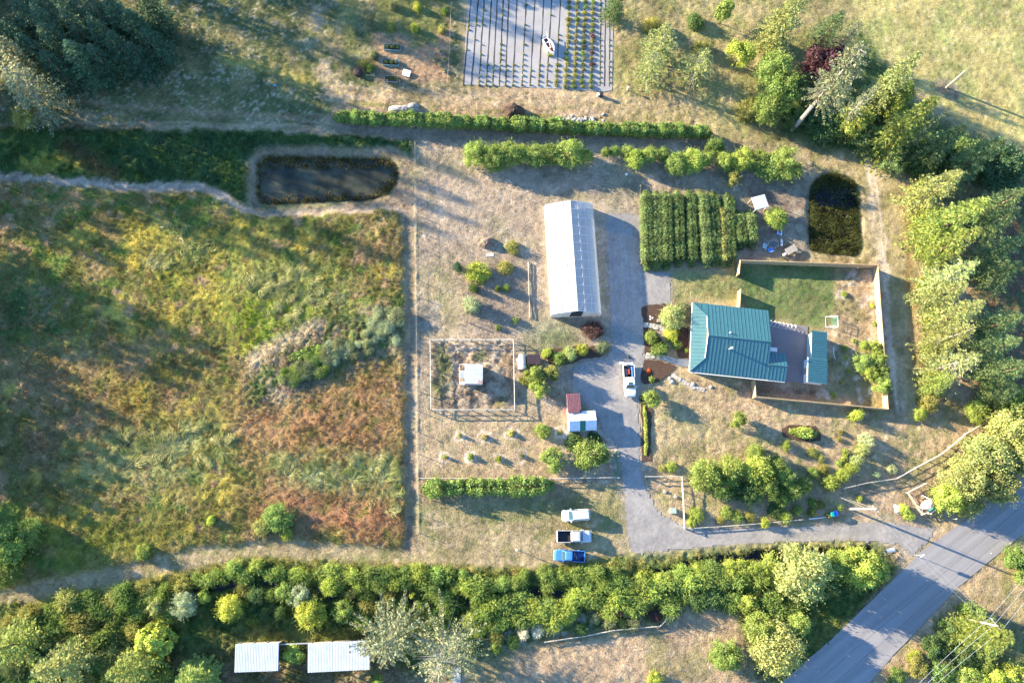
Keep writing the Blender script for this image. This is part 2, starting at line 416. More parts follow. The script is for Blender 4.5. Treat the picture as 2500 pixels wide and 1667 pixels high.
# ditch bank and thicket floor along the bottom
DT = [(-900, 1600), (100, 1463), (300, 1430), (480, 1390), (620, 1362), (900, 1378), (1300, 1392), (1550, 1352), (1900, 1322), (2130, 1318), (2200, 1340), (2190, 1400), (1990, 1667), (1930, 1900), (-900, 1900)]
paint(pmask(DT, 1), mixn(GREEN, C(.115, .135, .035), mid + sm, -.8, .8), amp=.15)
paint(lmask([(100, 1466), (300, 1432), (480, 1392), (620, 1366), (900, 1384), (1300, 1398), (1560, 1368), (1900, 1334), (2110, 1330)], 20, 14), mixn(C(.24, .215, .06), C(.13, .15, .04), sm + mid2, -.8, .8), .9)
paint(lmask([(905, 1388), (960, 1394), (1010, 1394)], 24, 16), C(.29, .18, .10), .8)
for pl_ in ([(1180, 1540), (1290, 1530), (1300, 1560), (1200, 1580)], [(1470, 1490), (1560, 1485), (1570, 1515), (1480, 1525)], [(1330, 1520), (1440, 1510), (1440, 1540), (1340, 1550)]):
    paint(pmask(pl_, 3) * np.clip(.5 + sm2, 0, 1), C(.46, .44, .42), .9, .05)
# neighbour's dry lawn at the bottom
LB = [(1130, 1620), (1300, 1570), (1480, 1545), (1610, 1525), (1640, 1470), (1730, 1475), (1800, 1500), (1850, 1667), (1990, 1690), (1900, 1900), (900, 1900), (1000, 1667)]
paint(pmask(LB, 4), mixn(mixn(C(.33, .25, .15), C(.25, .215, .105), mid + big, -.5, 1.5), STRAW, sm2, .7, 2.4), amp=.04)
paint(pmask([(380, 1600), (560, 1560), (920, 1550), (1000, 1620), (1000, 1900), (380, 1900)], 6), mixn(C(.12, .12, .045), C(.19, .145, .075), mid, -.6, 1), .9)
paint(pmask([(800, 1660), (1100, 1640), (1130, 1720), (800, 1720)], 5), C(.30, .235, .13), .8)
paint(pmask([(600, 1548), (940, 1540), (940, 1556), (600, 1566)], 3), C(.19, .20, .045), .8)
# road verges, bottom right
paint(pmask([(2230, 1720), (2500, 1460), (2700, 1260), (3400, 1100), (3400, 1900), (2100, 1900)], 3), mixn(C(.19, .185, .075), C(.12, .135, .045), mid + sm, -.8, .8), amp=.09)
paint(pmask([(2390, 1430), (2470, 1380), (2620, 1380), (2620, 1560), (2480, 1540), (2400, 1480)], 8), mixn(C(.31, .25, .13), C(.23, .215, .085), mid2, -.8, .8), .9)
paint(lmask([(2050, 1700), (2300, 1450), (2520, 1230)], 26, 16), C(.36, .285, .18), .75)
paint(lmask([(2040, 1710), (2330, 1440), (2430, 1370)], 5, 4), C(.10, .08, .05), .7)
paint(lmask([(2190, 1330), (2235, 1365), (2120, 1480), (1960, 1680)], 30, 20), C(.27, .205, .11), .8)
paint(pmask([(2170, 1325), (2240, 1350), (2215, 1380), (2170, 1365)], 3), C(.45, .36, .24), .8)

# depressions: two ponds and the ditch
DEP = np.zeros((ny, nx))
POND1 = [(632, 400), (650, 384), (945, 388), (966, 410), (968, 440), (945, 472), (900, 485), (640, 497), (630, 470)]
POND2 = [(1979, 480), (1984, 452), (2004, 432), (2040, 426), (2078, 440), (2092, 462), (2099, 610), (2092, 620), (2000, 612), (1980, 606)]
DITCH = [(150, 1545), (230, 1542), (330, 1515), (400, 1490), (460, 1450), (520, 1432), (640, 1420), (780, 1448), (920, 1466), (1150, 1470), (1340, 1440), (1470, 1500), (1490, 1505)]
DITCH2 = [(1560, 1412), (1600, 1400), (1720, 1372), (1900, 1352), (2040, 1350), (2120, 1345)]
for poly in (POND1, POND2):
    m = blur(inpoly(PX, PY, poly).astype(np.float32), 3); DEP -= 0.9 * m
for ln in (DITCH, DITCH2):
    DEP -= 1.0 * np.clip((14 - dist_line(ln, QX, QY)) / 10, 0, 1)
paint(np.clip(-DEP * 1.2, 0, 1), mixn(C(.075, .075, .035), C(.15, .13, .045), sm + mid2, -.8, .8))
# standing grass is a canopy above the mown ground
DEP = DEP + .42 * blur(MM, 1) * (1 - np.clip(pmask([(600, 905), (760, 800), (960, 735), (990, 860), (860, 905), (700, 985), (610, 1000)], 4) * .0, 0, 1)) + .40 * pmask(BELT, 1)
DEP = DEP + .22 * lmask([(1014, 500), (1017, 800), (1021, 1300)], 3, 5, True) * np.clip(.7 + .4 * sm2, .2, 1)
# flat ground under roads and buildings
DRIVE = [(1478, 518), (1568, 522), (1570, 662), (1640, 662), (1640, 740), (1575, 752), (1575, 870), (1562, 960), (1564, 1060), (1566, 1150), (1582, 1200), (1610, 1245), (1660, 1280), (1720, 1288), (1950, 1283), (2060, 1275), (2150, 1272), (2290, 1288), (2250, 1340), (2228, 1358), (2190, 1330), (2100, 1322), (1900, 1326), (1700, 1340), (1540, 1354), (1530, 1300), (1522, 1225), (1512, 1120), (1500, 1080), (1470, 1060), (1455, 1010), (1395, 960), (1395, 900), (1420, 880), (1480, 872), (1492, 850), (1488, 775), (1480, 600)]
ROAD = [(1895, 1720), (1905, 1667), (2030, 1560), (2250, 1345), (2500, 1165), (2800, 950), (3300, 600), (3600, 840), (2900, 1010), (2500, 1300), (2340, 1432), (2180, 1600), (2075, 1720)]
FLAT = pmask(DRIVE, 3, True) + pmask(ROAD, 3, True)
paint(np.clip(pmask(DRIVE, 5, True) - 0, 0, 1), GREYD, .55)
for pl in ([(1120, -60), (1500, -60), (1500, 225), (1125, 212)], [(1670, 730), (1925, 750), (1925, 940), (1660, 915)], [(1925, 780), (2030, 790), (2025, 945), (1880, 930)], [(1325, 490), (1475, 490), (1475, 780), (1340, 780)]):
    FLAT = FLAT + pmask(pl, 3, True)
AMP = AMP * np.clip(1 - FLAT, 0.03, 1)
lump = .55 * field(.9, 51) + .45 * field(2.2, 52) + .35 * field(.45, 53)
lump = lump * (1 - FINE) + FINE * (.5 * field(.5, 54) + .6 * field(.32, 55) + .45 * field(1.3, 56))
WZ = AMP * lump + DEP - 0.02 * np.clip(FLAT, 0, 1)
GCOL = np.clip(GCOL * (1 + .09 * frac + .07 * sm + .07 * tiny)[..., None] * (1 - FINE[..., None] * np.array([-.06, -.04, .12])) * np.array([1.03, .995, 1.06]), 0.01, 0.8)

verts = np.stack([WX.ravel(), WY.ravel(), WZ.ravel()], 1)
idx = np.arange(nx * ny).reshape(ny, nx)
quads = np.stack([idx[:-1, :-1].ravel(), idx[:-1, 1:].ravel(), idx[1:, 1:].ravel(), idx[1:, :-1].ravel()], 1)
FAR = 3000.0
ring = np.array([[GX0, GY0, 0], [GX1, GY0, 0], [GX1, GY1, 0], [GX0, GY1, 0], [-FAR, -FAR, 0], [FAR, -FAR, 0], [FAR, FAR, 0], [-FAR, FAR, 0]])
n0 = len(verts)
verts = np.vstack([verts, ring])
quads = np.vstack([quads, np.array([[n0 + 4, n0 + 5, n0 + 1, n0], [n0 + 5, n0 + 6, n0 + 2, n0 + 1], [n0 + 6, n0 + 7, n0 + 3, n0 + 2], [n0 + 7, n0 + 4, n0, n0 + 3]])])
gcols = np.vstack([GCOL.reshape(-1, 3), np.tile(np.array([[.22, .19, .09]]), (8, 1))])

def ground_mat(nm='ground_grass', bdist=.16, bsc=3.6):
    m, N, L, b = new_mat(nm)
    at = N.new('ShaderNodeAttribute'); at.attribute_name = 'col'
    geo = N.new('ShaderNodeNewGeometry')
    n1 = N.new('ShaderNodeTexNoise'); n1.inputs['Scale'].default_value = 2.6; n1.inputs['Detail'].default_value = 7; n1.inputs['Roughness'].default_value = .72
    L.new(geo.outputs['Position'], n1.inputs['Vector'])
    mr = N.new('ShaderNodeMapRange'); mr.inputs['From Min'].default_value = .3; mr.inputs['From Max'].default_value = .7; mr.inputs['To Min'].default_value = .72; mr.inputs['To Max'].default_value = 1.28
    L.new(n1.outputs['Fac'], mr.inputs['Value'])
    vm = N.new('ShaderNodeVectorMath'); vm.operation = 'SCALE'
    L.new(at.outputs['Color'], vm.inputs[0]); L.new(mr.outputs[0], vm.inputs['Scale'])
    L.new(vm.outputs[0], b.inputs['Base Color'])
    n2 = N.new('ShaderNodeTexNoise'); n2.inputs['Scale'].default_value = bsc; n2.inputs['Detail'].default_value = 6; n2.inputs['Roughness'].default_value = .65
    L.new(geo.outputs['Position'], n2.inputs['Vector'])
    bp = N.new('ShaderNodeBump'); bp.inputs['Strength'].default_value = .9; bp.inputs['Distance'].default_value = bdist
    L.new(n2.outputs['Fac'], bp.inputs['Height']); L.new(bp.outputs[0], b.inputs['Normal'])
    b.inputs['Roughness'].default_value = .95; b.inputs['Specular IOR Level'].default_value = .1
    return m
ground_me = np_mesh('ground', verts, quads, ground_mat(), gcols, k=4)
ground_me.polygons.foreach_set('use_smooth', np.ones(len(quads), bool))
ground = ob('ground', ground_me); tag(ground, kind='structure')

def gz(x, y):
    i = int(round((x - GX0) / GS)); j = int(round((y - GY0) / GS))
    if 0 <= i < nx and 0 <= j < ny: return float(WZ[j, i])
    return 0.0

def sheet(name, poly_px, z, m, cat=None, label=None, kind=None, thick=0.0, rag=0.0, dens=14.0):
    """a flat sheet over the ground with outline given in photograph pixels; thick>0 makes a low raised bed"""
    pts = []
    n = len(poly_px)
    for i in range(n):
        a = np.array(poly_px[i], float); b = np.array(poly_px[(i + 1) % n], float)
        k = max(1, int(np.hypot(*(b - a)) / dens)) if rag else 1
        for j in range(k):
            q = a + (b - a) * j / k
            if rag: q = q + rng.normal(0, rag, 2)
            pts.append(P(q[0], q[1], 0))
    if sum(pts[i].x * pts[(i + 1) % len(pts)].y - pts[(i + 1) % len(pts)].x * pts[i].y for i in range(len(pts))) < 0: pts.reverse()
    c = sum(pts, Vector()) / len(pts)
    mb = MB()
    top = [(p.x - c.x, p.y - c.y, z) for p in pts]
    if thick:
        lo = [(p[0], p[1], z - thick) for p in top]
        k = len(top)
        mb.add(top + lo, [tuple(range(k))] + [((i + 1) % k, i, i + k, (i + 1) % k + k) for i in range(k)])
    else:
        mb.add(top, [tuple(range(len(top)))])
    o = mb.build(name, m, None, (c.x, c.y, 0))
    return tag(o, label, cat, kind=kind)

def gravel_mat(name, c1, c2, sc=4.0, streaks=None, bump=.03):
    m, N, L, b = new_mat(name)
    geo = N.new('ShaderNodeNewGeometry')
    n1 = N.new('ShaderNodeTexNoise'); n1.inputs['Scale'].default_value = sc; n1.inputs['Detail'].default_value = 8; n1.inputs['Roughness'].default_value = .75
    n3 = N.new('ShaderNodeTexNoise'); n3.inputs['Scale'].default_value = .25; n3.inputs['Detail'].default_value = 5
    L.new(geo.outputs['Position'], n1.inputs['Vector'])
    if streaks is not None:
        mp = N.new('ShaderNodeMapping'); mp.inputs['Rotation'].default_value = (0, 0, -streaks); mp.vector_type = 'TEXTURE'
        mp.inputs['Scale'].default_value = (30, 1.1, 1); mp.inputs['Rotation'].default_value = (0, 0, streaks)
        L.new(geo.outputs['Position'], mp.inputs['Vector']); L.new(mp.outputs[0], n3.inputs['Vector']); n3.inputs['Scale'].default_value = 1.0
    else:
        L.new(geo.outputs['Position'], n3.inputs['Vector'])
    ad = N.new('ShaderNodeMath'); ad.operation = 'ADD'; L.new(n1.outputs['Fac'], ad.inputs[0]); L.new(n3.outputs['Fac'], ad.inputs[1])
    rp = N.new('ShaderNodeValToRGB'); rp.color_ramp.elements[0].position = .33; rp.color_ramp.elements[1].position = .67
    hf = N.new('ShaderNodeMath'); hf.operation = 'MULTIPLY'; hf.inputs[1].default_value = .5; L.new(ad.outputs[0], hf.inputs[0])
    rp.color_ramp.elements[0].color = (*c1, 1); rp.color_ramp.elements[1].color = (*c2, 1)
    L.new(hf.outputs[0], rp.inputs[0]); L.new(rp.outputs[0], b.inputs['Base Color'])
    n2 = N.new('ShaderNodeTexNoise'); n2.inputs['Scale'].default_value = 9; n2.inputs['Detail'].default_value = 5
    L.new(geo.outputs['Position'], n2.inputs['Vector'])
    bp = N.new('ShaderNodeBump'); bp.inputs['Distance'].default_value = bump; L.new(n2.outputs['Fac'], bp.inputs['Height']); L.new(bp.outputs[0], b.inputs['Normal'])
    b.inputs['Roughness'].default_value = .9; b.inputs['Specular IOR Level'].default_value = .2
    return m

M_gravel = gravel_mat('gravel', (.23, .212, .202), (.37, .338, .31), bump=.05)
ra = P(2500, 1230) - P(2000, 1640)
M_road = gravel_mat('asphalt', (.20, .19, .192), (.32, .30, .30), 5.0, streaks=math.atan2(ra.y, ra.x), bump=.012)
# the drive: gravel with wheel tracks, laid on the ground grid so that its edge is as ragged as gravel
dq = inpoly(PX + w3 * 1.2 + tiny * .8, PY + w4 * 1.2 + field(.35, 61) * .8, DRIVE)
dcol = mixn(C(.245, .225, .215), C(.30, .275, .255), field(2.5, 62) + .5 * field(.7, 63) + .3 * tiny, -1.6, 1.6)
for off_ in (-11, 11):
    trk_ = [(1530 + off_, 560), (1538 + off_, 760), (1538 + off_, 980), (1540 + off_, 1100), (1552 + off_, 1180), (1582 + off_ * .8, 1240 - off_ * .5), (1640 + off_ * .4, 1290 - off_), (1730, 1312 - off_), (1950, 1304 - off_), (2150, 1298 - off_), (2260, 1306 - off_)]
    dm_ = lmask(trk_, 9, 9) * np.clip(.75 + .3 * mid2, 0, 1); dcol = dcol * (1 - .35 * dm_[..., None]) + C(.37, .345, .315) * .35 * dm_[..., None]
dm_ = np.clip(field(3.5, 64) - 1.0, 0, 1) * .3; dcol = dcol * (1 - dm_[..., None]) + C(.17, .155, .145) * dm_[..., None]
dcol = dcol * (1 + .03 * tiny + .04 * field(.3, 65))[..., None]
kq = (dq[:-1, :-1] & dq[:-1, 1:] & dq[1:, 1:] & dq[1:, :-1]).ravel()
dquads = np.stack([idx[:-1, :-1].ravel(), idx[:-1, 1:].ravel(), idx[1:, 1:].ravel(), idx[1:, :-1].ravel()], 1)[kq]
used_, inv_ = np.unique(dquads, return_inverse=True)
dv = np.stack([WX.ravel(), WY.ravel(), np.full(WX.size, .03)], 1)[used_]; dv[:, 2] += .008 * tiny.ravel()[used_]
M_drive = ground_mat('drive_gravel', .025, 6.0)
for n_ in M_drive.node_tree.nodes:
    if n_.type == 'MAP_RANGE': n_.inputs['To Min'].default_value = .86; n_.inputs['To Max'].default_value = 1.14
tag(ob('driveway', np_mesh('driveway', dv, inv_.reshape(-1, 4), M_drive, np.clip(dcol.reshape(-1, 3)[used_], .02, .8), 4)), kind='structure')
sheet('road', ROAD, .045, M_road, kind='structure', rag=.7)

def water_mat(name, col, rough=.08):
    m, N, L, b = new_mat(name)
    geo = N.new('ShaderNodeNewGeometry')
    n1 = N.new('ShaderNodeTexNoise'); n1.inputs['Scale'].default_value = .35; n1.inputs['Detail'].default_value = 6
    L.new(geo.outputs['Position'], n1.inputs['Vector'])
    rp = N.new('ShaderNodeValToRGB'); rp.color_ramp.elements[0].position = .35; rp.color_ramp.elements[1].position = .7
    rp.color_ramp.elements[0].color = (*[c * .5 for c in col], 1); rp.color_ramp.elements[1].color = (*[c * 1.7 for c in col], 1)
    L.new(n1.outputs['Fac'], rp.inputs[0]); L.new(rp.outputs[0], b.inputs['Base Color'])
    b.inputs['Roughness'].default_value = rough; b.inputs['IOR'].default_value = 1.33
    n2 = N.new('ShaderNodeTexNoise'); n2.inputs['Scale'].default_value = 2.5
    L.new(geo.outputs['Position'], n2.inputs['Vector'])
    bp = N.new('ShaderNodeBump'); bp.inputs['Distance'].default_value = .01; L.new(n2.outputs['Fac'], bp.inputs['Height']); L.new(bp.outputs[0], b.inputs['Normal'])
    return m
M_pond = water_mat('pond_water', (.046, .046, .030), .12); M_ditch = water_mat('ditch_water', (.008, .010, .014))
def grow(poly, k):
    c = np.mean(np.array(poly, float), 0); return [tuple(c + (np.array(p) - c) * k) for p in poly]
sheet('pond_water', grow(POND1, 1.06), -.40, M_pond, kind='structure')
sheet('pond_water', grow(POND2, 1.06), -.40, M_ditch, kind='structure')
def ribbon(name, pts, w, z, m, kind='structure'):
    mb = MB(); L_ = []; R2 = []
    for i, p in enumerate(pts):
        a = np.array(pts[max(i - 1, 0)], float); b = np.array(pts[min(i + 1, len(pts) - 1)], float)
        d = (b - a) / np.hypot(*(b - a)); n = np.array([-d[1], d[0]]) * w / 2
        L_.append(P(p[0] + n[0], p[1] + n[1])); R2.append(P(p[0] - n[0], p[1] - n[1]))
    for i in range(len(pts) - 1):
        q = [(v.x, v.y, z) for v in (L_[i], L_[i + 1], R2[i + 1], R2[i])]
        mb.add(q, [(0, 1, 2, 3)])
    return tag(mb.build(name, m), kind=kind)
ribbon('ditch_water', DITCH, 40, -.45, M_ditch)
ribbon('ditch_water', DITCH2, 40, -.45, M_ditch)

M_tar = mat('tar_seam', (.185, .175, .175), .9, .25, 2)
for a_, b_ in (((2010, 1690), (2660, 1130)), ((1975, 1680), (2640, 1110))):
    pts_ = [(a_[0] + (b_[0] - a_[0]) * k / 24 + rng.normal(0, .8), a_[1] + (b_[1] - a_[1]) * k / 24 + rng.normal(0, .8)) for k in range(25)]
    ribbon('tar_seam', pts_, 1.5, .050, M_tar)
# ------------------------------------------------------------------ foliage
M_leaf = leaf_mat('leaves', .34)
M_needle = leaf_mat('needles', .22)
M_bark = mat('bark', (.16, .115, .08), .9, .3, 6, .03, 14)
M_greybark = mat('grey_bark', (.33, .29, .25), .9, .25, 6, .02, 14)

def unit(a): return a / np.maximum(np.linalg.norm(a, axis=1, keepdims=True), 1e-9)

def leaf_quads(c, n, size, aspect, r, axis=None):
    """rhombic leaves at c facing n"""
    k = len(c)
    n = unit(n)
    a = r.standard_normal((k, 3)) if axis is None else axis
    t = unit(a - n * np.sum(a * n, 1, keepdims=True)); b = np.cross(n, t)
    s = np.asarray(size).reshape(-1, 1) * np.ones((k, 1))
    v = np.stack([c + t * s, c + b * s * aspect, c - t * s, c - b * s * aspect], 1).reshape(-1, 3)
    f = np.arange(k * 4).reshape(k, 4)
    return v, f

def tints(k, r, amp=.22, hue=.12, per=None):
    g = np.exp(r.normal(0, amp, k)) if per is None else per * np.exp(r.normal(0, amp, k))
    h = r.normal(0, hue, k)
    return np.stack([g * (1 + h), g, g * (1 - .6 * h)], 1)

def clump_mesh(name, seed, n_lobe, n_leaf, leaf, lobe=(.26, .46), low=-.3, jag=.5, base=False, twigs=0, flat=1.0):
    """broadleaf crown of radius about 1 made of many leafy lobes (base=True: sits on z=0)"""
    r = np.random.default_rng(seed)
    d = unit(r.standard_normal((n_lobe * 4, 3))); d = d[d[:, 2] > low - .1][:n_lobe]
    lr = r.uniform(lobe[0], lobe[1], len(d))
    rad = np.maximum(0, (1 - lr)) * (1 - jag * r.random(len(d)) ** 1.6)
    lc = d * rad[:, None] * np.array([1, 1, flat])
    w = lr ** 2; li = r.choice(len(d), n_leaf, p=w / w.sum())
    q = unit(r.standard_normal((n_leaf, 3)) + d[li] * .55 + np.array([0, 0, .35]))
    rr2 = lr[li] * (1 - .35 * r.random(n_leaf) ** 2 + .10 * r.standard_normal(n_leaf))
    c = lc[li] + q * rr2[:, None] * np.array([1, 1, .9])
    n = q * .8 + r.standard_normal((n_leaf, 3)) * .55 + np.array([0, 0, .15])
    sz = leaf * (.6 + .8 * r.random(n_leaf))
    if twigs:
        td = unit(r.standard_normal((twigs * 2, 3))); td = td[td[:, 2] > low][:twigs]
        k = 9; f = np.tile(np.linspace(.72, 1.0, k), len(td)); L_ = np.repeat(r.uniform(.85, 1.22, len(td)), k)
        tc = np.repeat(td, k, 0) * (f * L_)[:, None] + r.normal(0, .022, (len(td) * k, 3))
        c = np.vstack([c, tc]); n = np.vstack([n, r.standard_normal((len(tc), 3)) + np.array([0, 0, .6])]); sz = np.concatenate([sz, leaf * r.uniform(.5, .95, len(tc))])
        li = np.concatenate([li, r.integers(0, len(d), len(tc))])
    if base:
        c[:, 2] = c[:, 2] - low * flat * .9; c[:, 2] = np.maximum(c[:, 2], .02 + .05 * r.random(len(c)))
    v, f = leaf_quads(c, n, sz, .5, r)
    clt = np.exp(r.normal(0, .16, len(d)))[li]
    col = np.repeat(tints(len(c), r, .20, .09, clt), 4, 0)
    return np_mesh(name, v, f, M_leaf, col, 4)

CROWN = [clump_mesh('crown', 100 + i, 26, 5600, .054, (.20, .40), jag=.6, twigs=90) for i in range(5)]
CROWN_FINE = [clump_mesh('crown', 120 + i, 44, 7600, .043, (.18, .36), jag=.55, twigs=120) for i in range(6)]
CROWN_BIG = [clump_mesh('crown', 140 + i, 34, 3600, .080, (.20, .34), jag=.4) for i in range(3)]
SHRUB = [clump_mesh('shrub', 160 + i, 18, 3000, .068, (.26, .5), base=True, twigs=130, flat=.8, jag=.6) for i in range(6)]
SHRUB_FINE = [clump_mesh('shrub', 180 + i, 24, 3600, .055, (.2, .42), base=True, twigs=230, flat=.8, jag=.65) for i in range(7)]
TUFT = [clump_mesh('tuft', 200 + i, 9, 520, .13, (.35, .55), base=True, twigs=26, flat=.8) for i in range(4)]

def trunk_mesh(seed, h, r0, limbs=6, spread=1.0, mat_=None):
    """tapered trunk of height h with limbs reaching into the crown"""
    r = random.Random(seed)
    mb = MB()
    pts = [(r.uniform(-.04, .04) * h * (i / 4) ** 1.5, r.uniform(-.04, .04) * h * (i / 4) ** 1.5, h * i / 4) for i in range(5)]
    mb.tube(pts, [r0 * (1.25 if i == 0 else 1 - .7 * i / 4) for i in range(5)], 7)
    for k in range(limbs):
        t = r.uniform(.45, .95); a = r.uniform(0, 6.28); L_ = spread * r.uniform(.6, 1.0)
        p0 = Vector((pts[2][0], pts[2][1], h * t))
        p1 = p0 + Vector((math.cos(a) * L_ * .5, math.sin(a) * L_ * .5, L_ * .35)); p2 = p0 + Vector((math.cos(a) * L_, math.sin(a) * L_, L_ * .55))
        mb.tube([p0, p1, p2], [r0 * .4, r0 * .25, r0 * .08], 4)
    return mb.mesh('trunk', mat_ or M_bark)
TRUNK = [trunk_mesh(i, 1.0, .05, 7, .42) for i in range(4)]      # unit height, scaled with the tree

def conifer_mesh(seed, H=16.0, Rb=3.6, dens=1.0, spray=.62, droop=.25, bare=.12, dead=0.0, dz=.42, whorl=8, top=.85):
    """foliage and wood of a conifer of height H and lower radius Rb; dead = share of branches without needles"""
    r = np.random.default_rng(seed); rr = random.Random(seed)
    cs, ns, ss, axs = [], [], [], []
    wood = MB()
    wood.tube([(0, 0, -.3), (0, 0, H * .35), (.05, .03, H * .7), (0, 0, H)], [H * .019, H * .015, H * .008, .02], 7)
    z = H * bare
    asym = rr.uniform(0, 6.28)
    while z < H * .985:
        t = (z - H * bare) / (H * (1 - bare))
        nb = max(3, int(whorl * (1 - .45 * t)))
        for k in range(nb):
            a = rr.uniform(0, 6.28)
            L_ = Rb * ((1 - t) ** top) * rr.uniform(.55, 1.12) * (1 + .18 * math.cos(a - asym)) + .18
            d = np.array([math.cos(a), math.sin(a), 0]); rise = .35 * t - droop * (1 - t) + rr.uniform(-.1, .12)
            isdead = rr.random() < dead
            z0 = z + rr.uniform(-.2, .2)
            tip = np.array([0, 0, z0]) + d * L_ + np.array([0, 0, rise * L_])
            if isdead or (dens < .8 and rr.random() < .5):
                wood.tube([(0, 0, z0), tuple(np.array([0, 0, z0]) + d * L_ * .5 + np.array([0, 0, rise * L_ * .35])), tuple(tip)], [.05, .035, .012], 3, False)
            if isdead: continue
            m = max(3, int(L_ / .42 * dens))
            for q in range(m):
                f = (q + .6) / m * .85 + .15
                p = np.array([0, 0, z0]) + d * L_ * f + np.array([0, 0, rise * L_ * f * f])
                w = spray * (1.15 - .55 * f) * rr.uniform(.7, 1.2) * min(1, .5 + L_ / 3)
                side = np.array([-d[1], d[0], 0])
                for sg in (-1, 1):
                    ax = d * .75 + side * sg * rr.uniform(.5, 1.0) + np.array([0, 0, rr.uniform(-.35, .05)])
                    cs.append(p + ax * w * .5); axs.append(ax); ss.append(w * .62)
                    ns.append(np.array([0, 0, 1.0]) + r.standard_normal(3) * .38)
            cs.append(tip); axs.append(d + np.array([0, 0, rise])); ss.append(.3); ns.append(np.array([0, 0, 1.0]) + r.standard_normal(3) * .3)
        z += dz * rr.uniform(.8, 1.2) * (1 - .4 * t)
    if cs:
        v, f = leaf_quads(np.array(cs), np.array(ns), np.array(ss), .36, r, np.array(axs))
        col = np.repeat(tints(len(cs), r, .22, .08), 4, 0)
        fol = np_mesh('foliage', v, f, M_needle, col, 4)
    else: fol = None
    return fol, wood
def con_pair(woodmat, *a, **k):
    fol, wood = conifer_mesh(*a, **k)
    return fol, wood.mesh('trunk', woodmat)
CON = {
    'dense': [con_pair(M_bark, 300 + i, 16, 3.6, 1.15, .58, .28, .06, 0, .36, 10, .8) for i in range(3)],
    'fir': [con_pair(M_bark, 310 + i, 16, 3.6, .95, .60, .22, .10, .06, .42, 8, .9) for i in range(3)],
    'sparse': [con_pair(M_greybark, 320 + i, 16, 4.2, 1.0, .60, .12, .08, .18, .46, 8, .78) for i in range(3)],
    'bare': [con_pair(M_greybark, 330 + i, 14, 4.6, 1.0, .58, .02, .08, .28, .46, 9, .75) for i in range(3)],
    'star': [con_pair(M_greybark, 350 + i, 14, 6.5, 1.3, .62, .12, .2, .05, .62, 8, .62) for i in range(2)],
    'starbare': [con_pair(M_greybark, 355, 18, 6.5, 1.0, .52, .0, .2, .42, .6, 9, .62)],
    'tall': [con_pair(M_greybark, 340, 22, 4.4, 1.0, .62, .12, .45, .16, .42, 9, .5)],
}
CONH = {'dense': (16, 3.6), 'fir': (16, 3.6), 'sparse': (16, 4.2), 'bare': (14, 4.6), 'tall': (22, 4.4), 'star': (14, 6.5), 'starbare': (18, 6.5)}

KC = dict(bright=(.165, .212, .055), lime=(.225, .270, .060), yellow=(.255, .285, .055), mid=(.125, .175, .045), dark=(.075, .120, .040), deep=(.040, .075, .036),
          grey=(.145, .165, .085), silver=(.23, .26, .15), con=(.095, .130, .050), conl=(.20, .215, .075), cong=(.150, .160, .085), bluec=(.050, .085, .045), white=(.50, .50, .40),
          purple=(.055, .026, .032), plum=(.10, .055, .045), olive=(.20, .20, .06), orange=(.45, .12, .03), pale=(.235, .26, .10), cedar=(.17, .205, .050), crop=(.092, .128, .042), cropl=(.120, .158, .055), straw=(.34, .30, .13))
def jcol(c, r, a=.10):
    k = math.exp(r.gauss(0, a)); h = r.gauss(0, .035)
    b = [1.55 * v for v in KC[c]]; return (b[0] * k * (1 + h), b[1] * k, b[2] * k * (1 - h), 1)

vr = random.Random(11)
_n = [0]
def shrub(x, y, r, h, col, label, group=None, kind='shrub', name='shrub', cat='shrub'):
    """low plant: crown centre at photograph pixel (x, y), crown radius r pixels, height h metres"""
    _n[0] += 1
    lib = {'shrub': SHRUB, 'fine': SHRUB_FINE, 'tuft': TUFT}[kind]
    me = lib[_n[0] % len(lib)]
    p = P(x, y, h * .5); R = r * mpp(x, y)
    o = ob(name, me, None, (p.x, p.y, gz(p.x, p.y) - .03), vr.uniform(0, 6.28), (R, R * vr.uniform(.72, 1.3), h / 1.18))
    o.color = jcol(col, vr)
    return tag(o, label, cat, group)

def tree(x, y, r, h, col, label, group=None, lib=None, stem=.28, name='tree', squash=None, grey=False):
    """broadleaf tree: crown centre at pixel (x, y), radius r pixels, total height h metres"""
    _n[0] += 1
    lib = lib or CROWN
    R = r * mpp(x, y)
    rv = (h * (1 - stem)) / 1.35                  # vertical crown radius
    zc = h - rv * .98
    p = P(x, y, zc)
    t = thing(name, label, 'tree', (p.x, p.y, gz(p.x, p.y) - .05), 0, group)
    tr = ob('trunk', TRUNK[_n[0] % 4], t, (0, 0, 0), vr.uniform(0, 6.28), (max(R, 1) * .9 if not grey else R * 1.3, max(R, 1) * .9 if not grey else R * 1.3, h * .78))
    cr = ob('crown', lib[_n[0] % len(lib)], t, (0, 0, zc), vr.uniform(0, 6.28), (R, R, rv))
    cr.color = jcol(col, vr)
    return t

def conifer(x, y, h, r, col, kind, label, group=None, at='tip', name='conifer_tree'):
    """conifer: its tip (at='tip') or its foot (at='foot') at pixel (x, y); h, r in metres"""
    _n[0] += 1
    p = P(x, y, h if at == 'tip' else 0)
    fol, wood = CON[kind][_n[0] % len(CON[kind])]
    H0, R0 = CONH[kind]
    t = thing(name, label, 'tree', (p.x, p.y, gz(p.x, p.y) - .05), vr.uniform(0, 6.28), group)
    s = (r / R0, r / R0, h / H0)
    ob('trunk', wood, t, (0, 0, 0), 0, s)
    cr = ob('crown', fol, t, (0, 0, 0), 0, s); cr.color = jcol(col, vr)
    return t

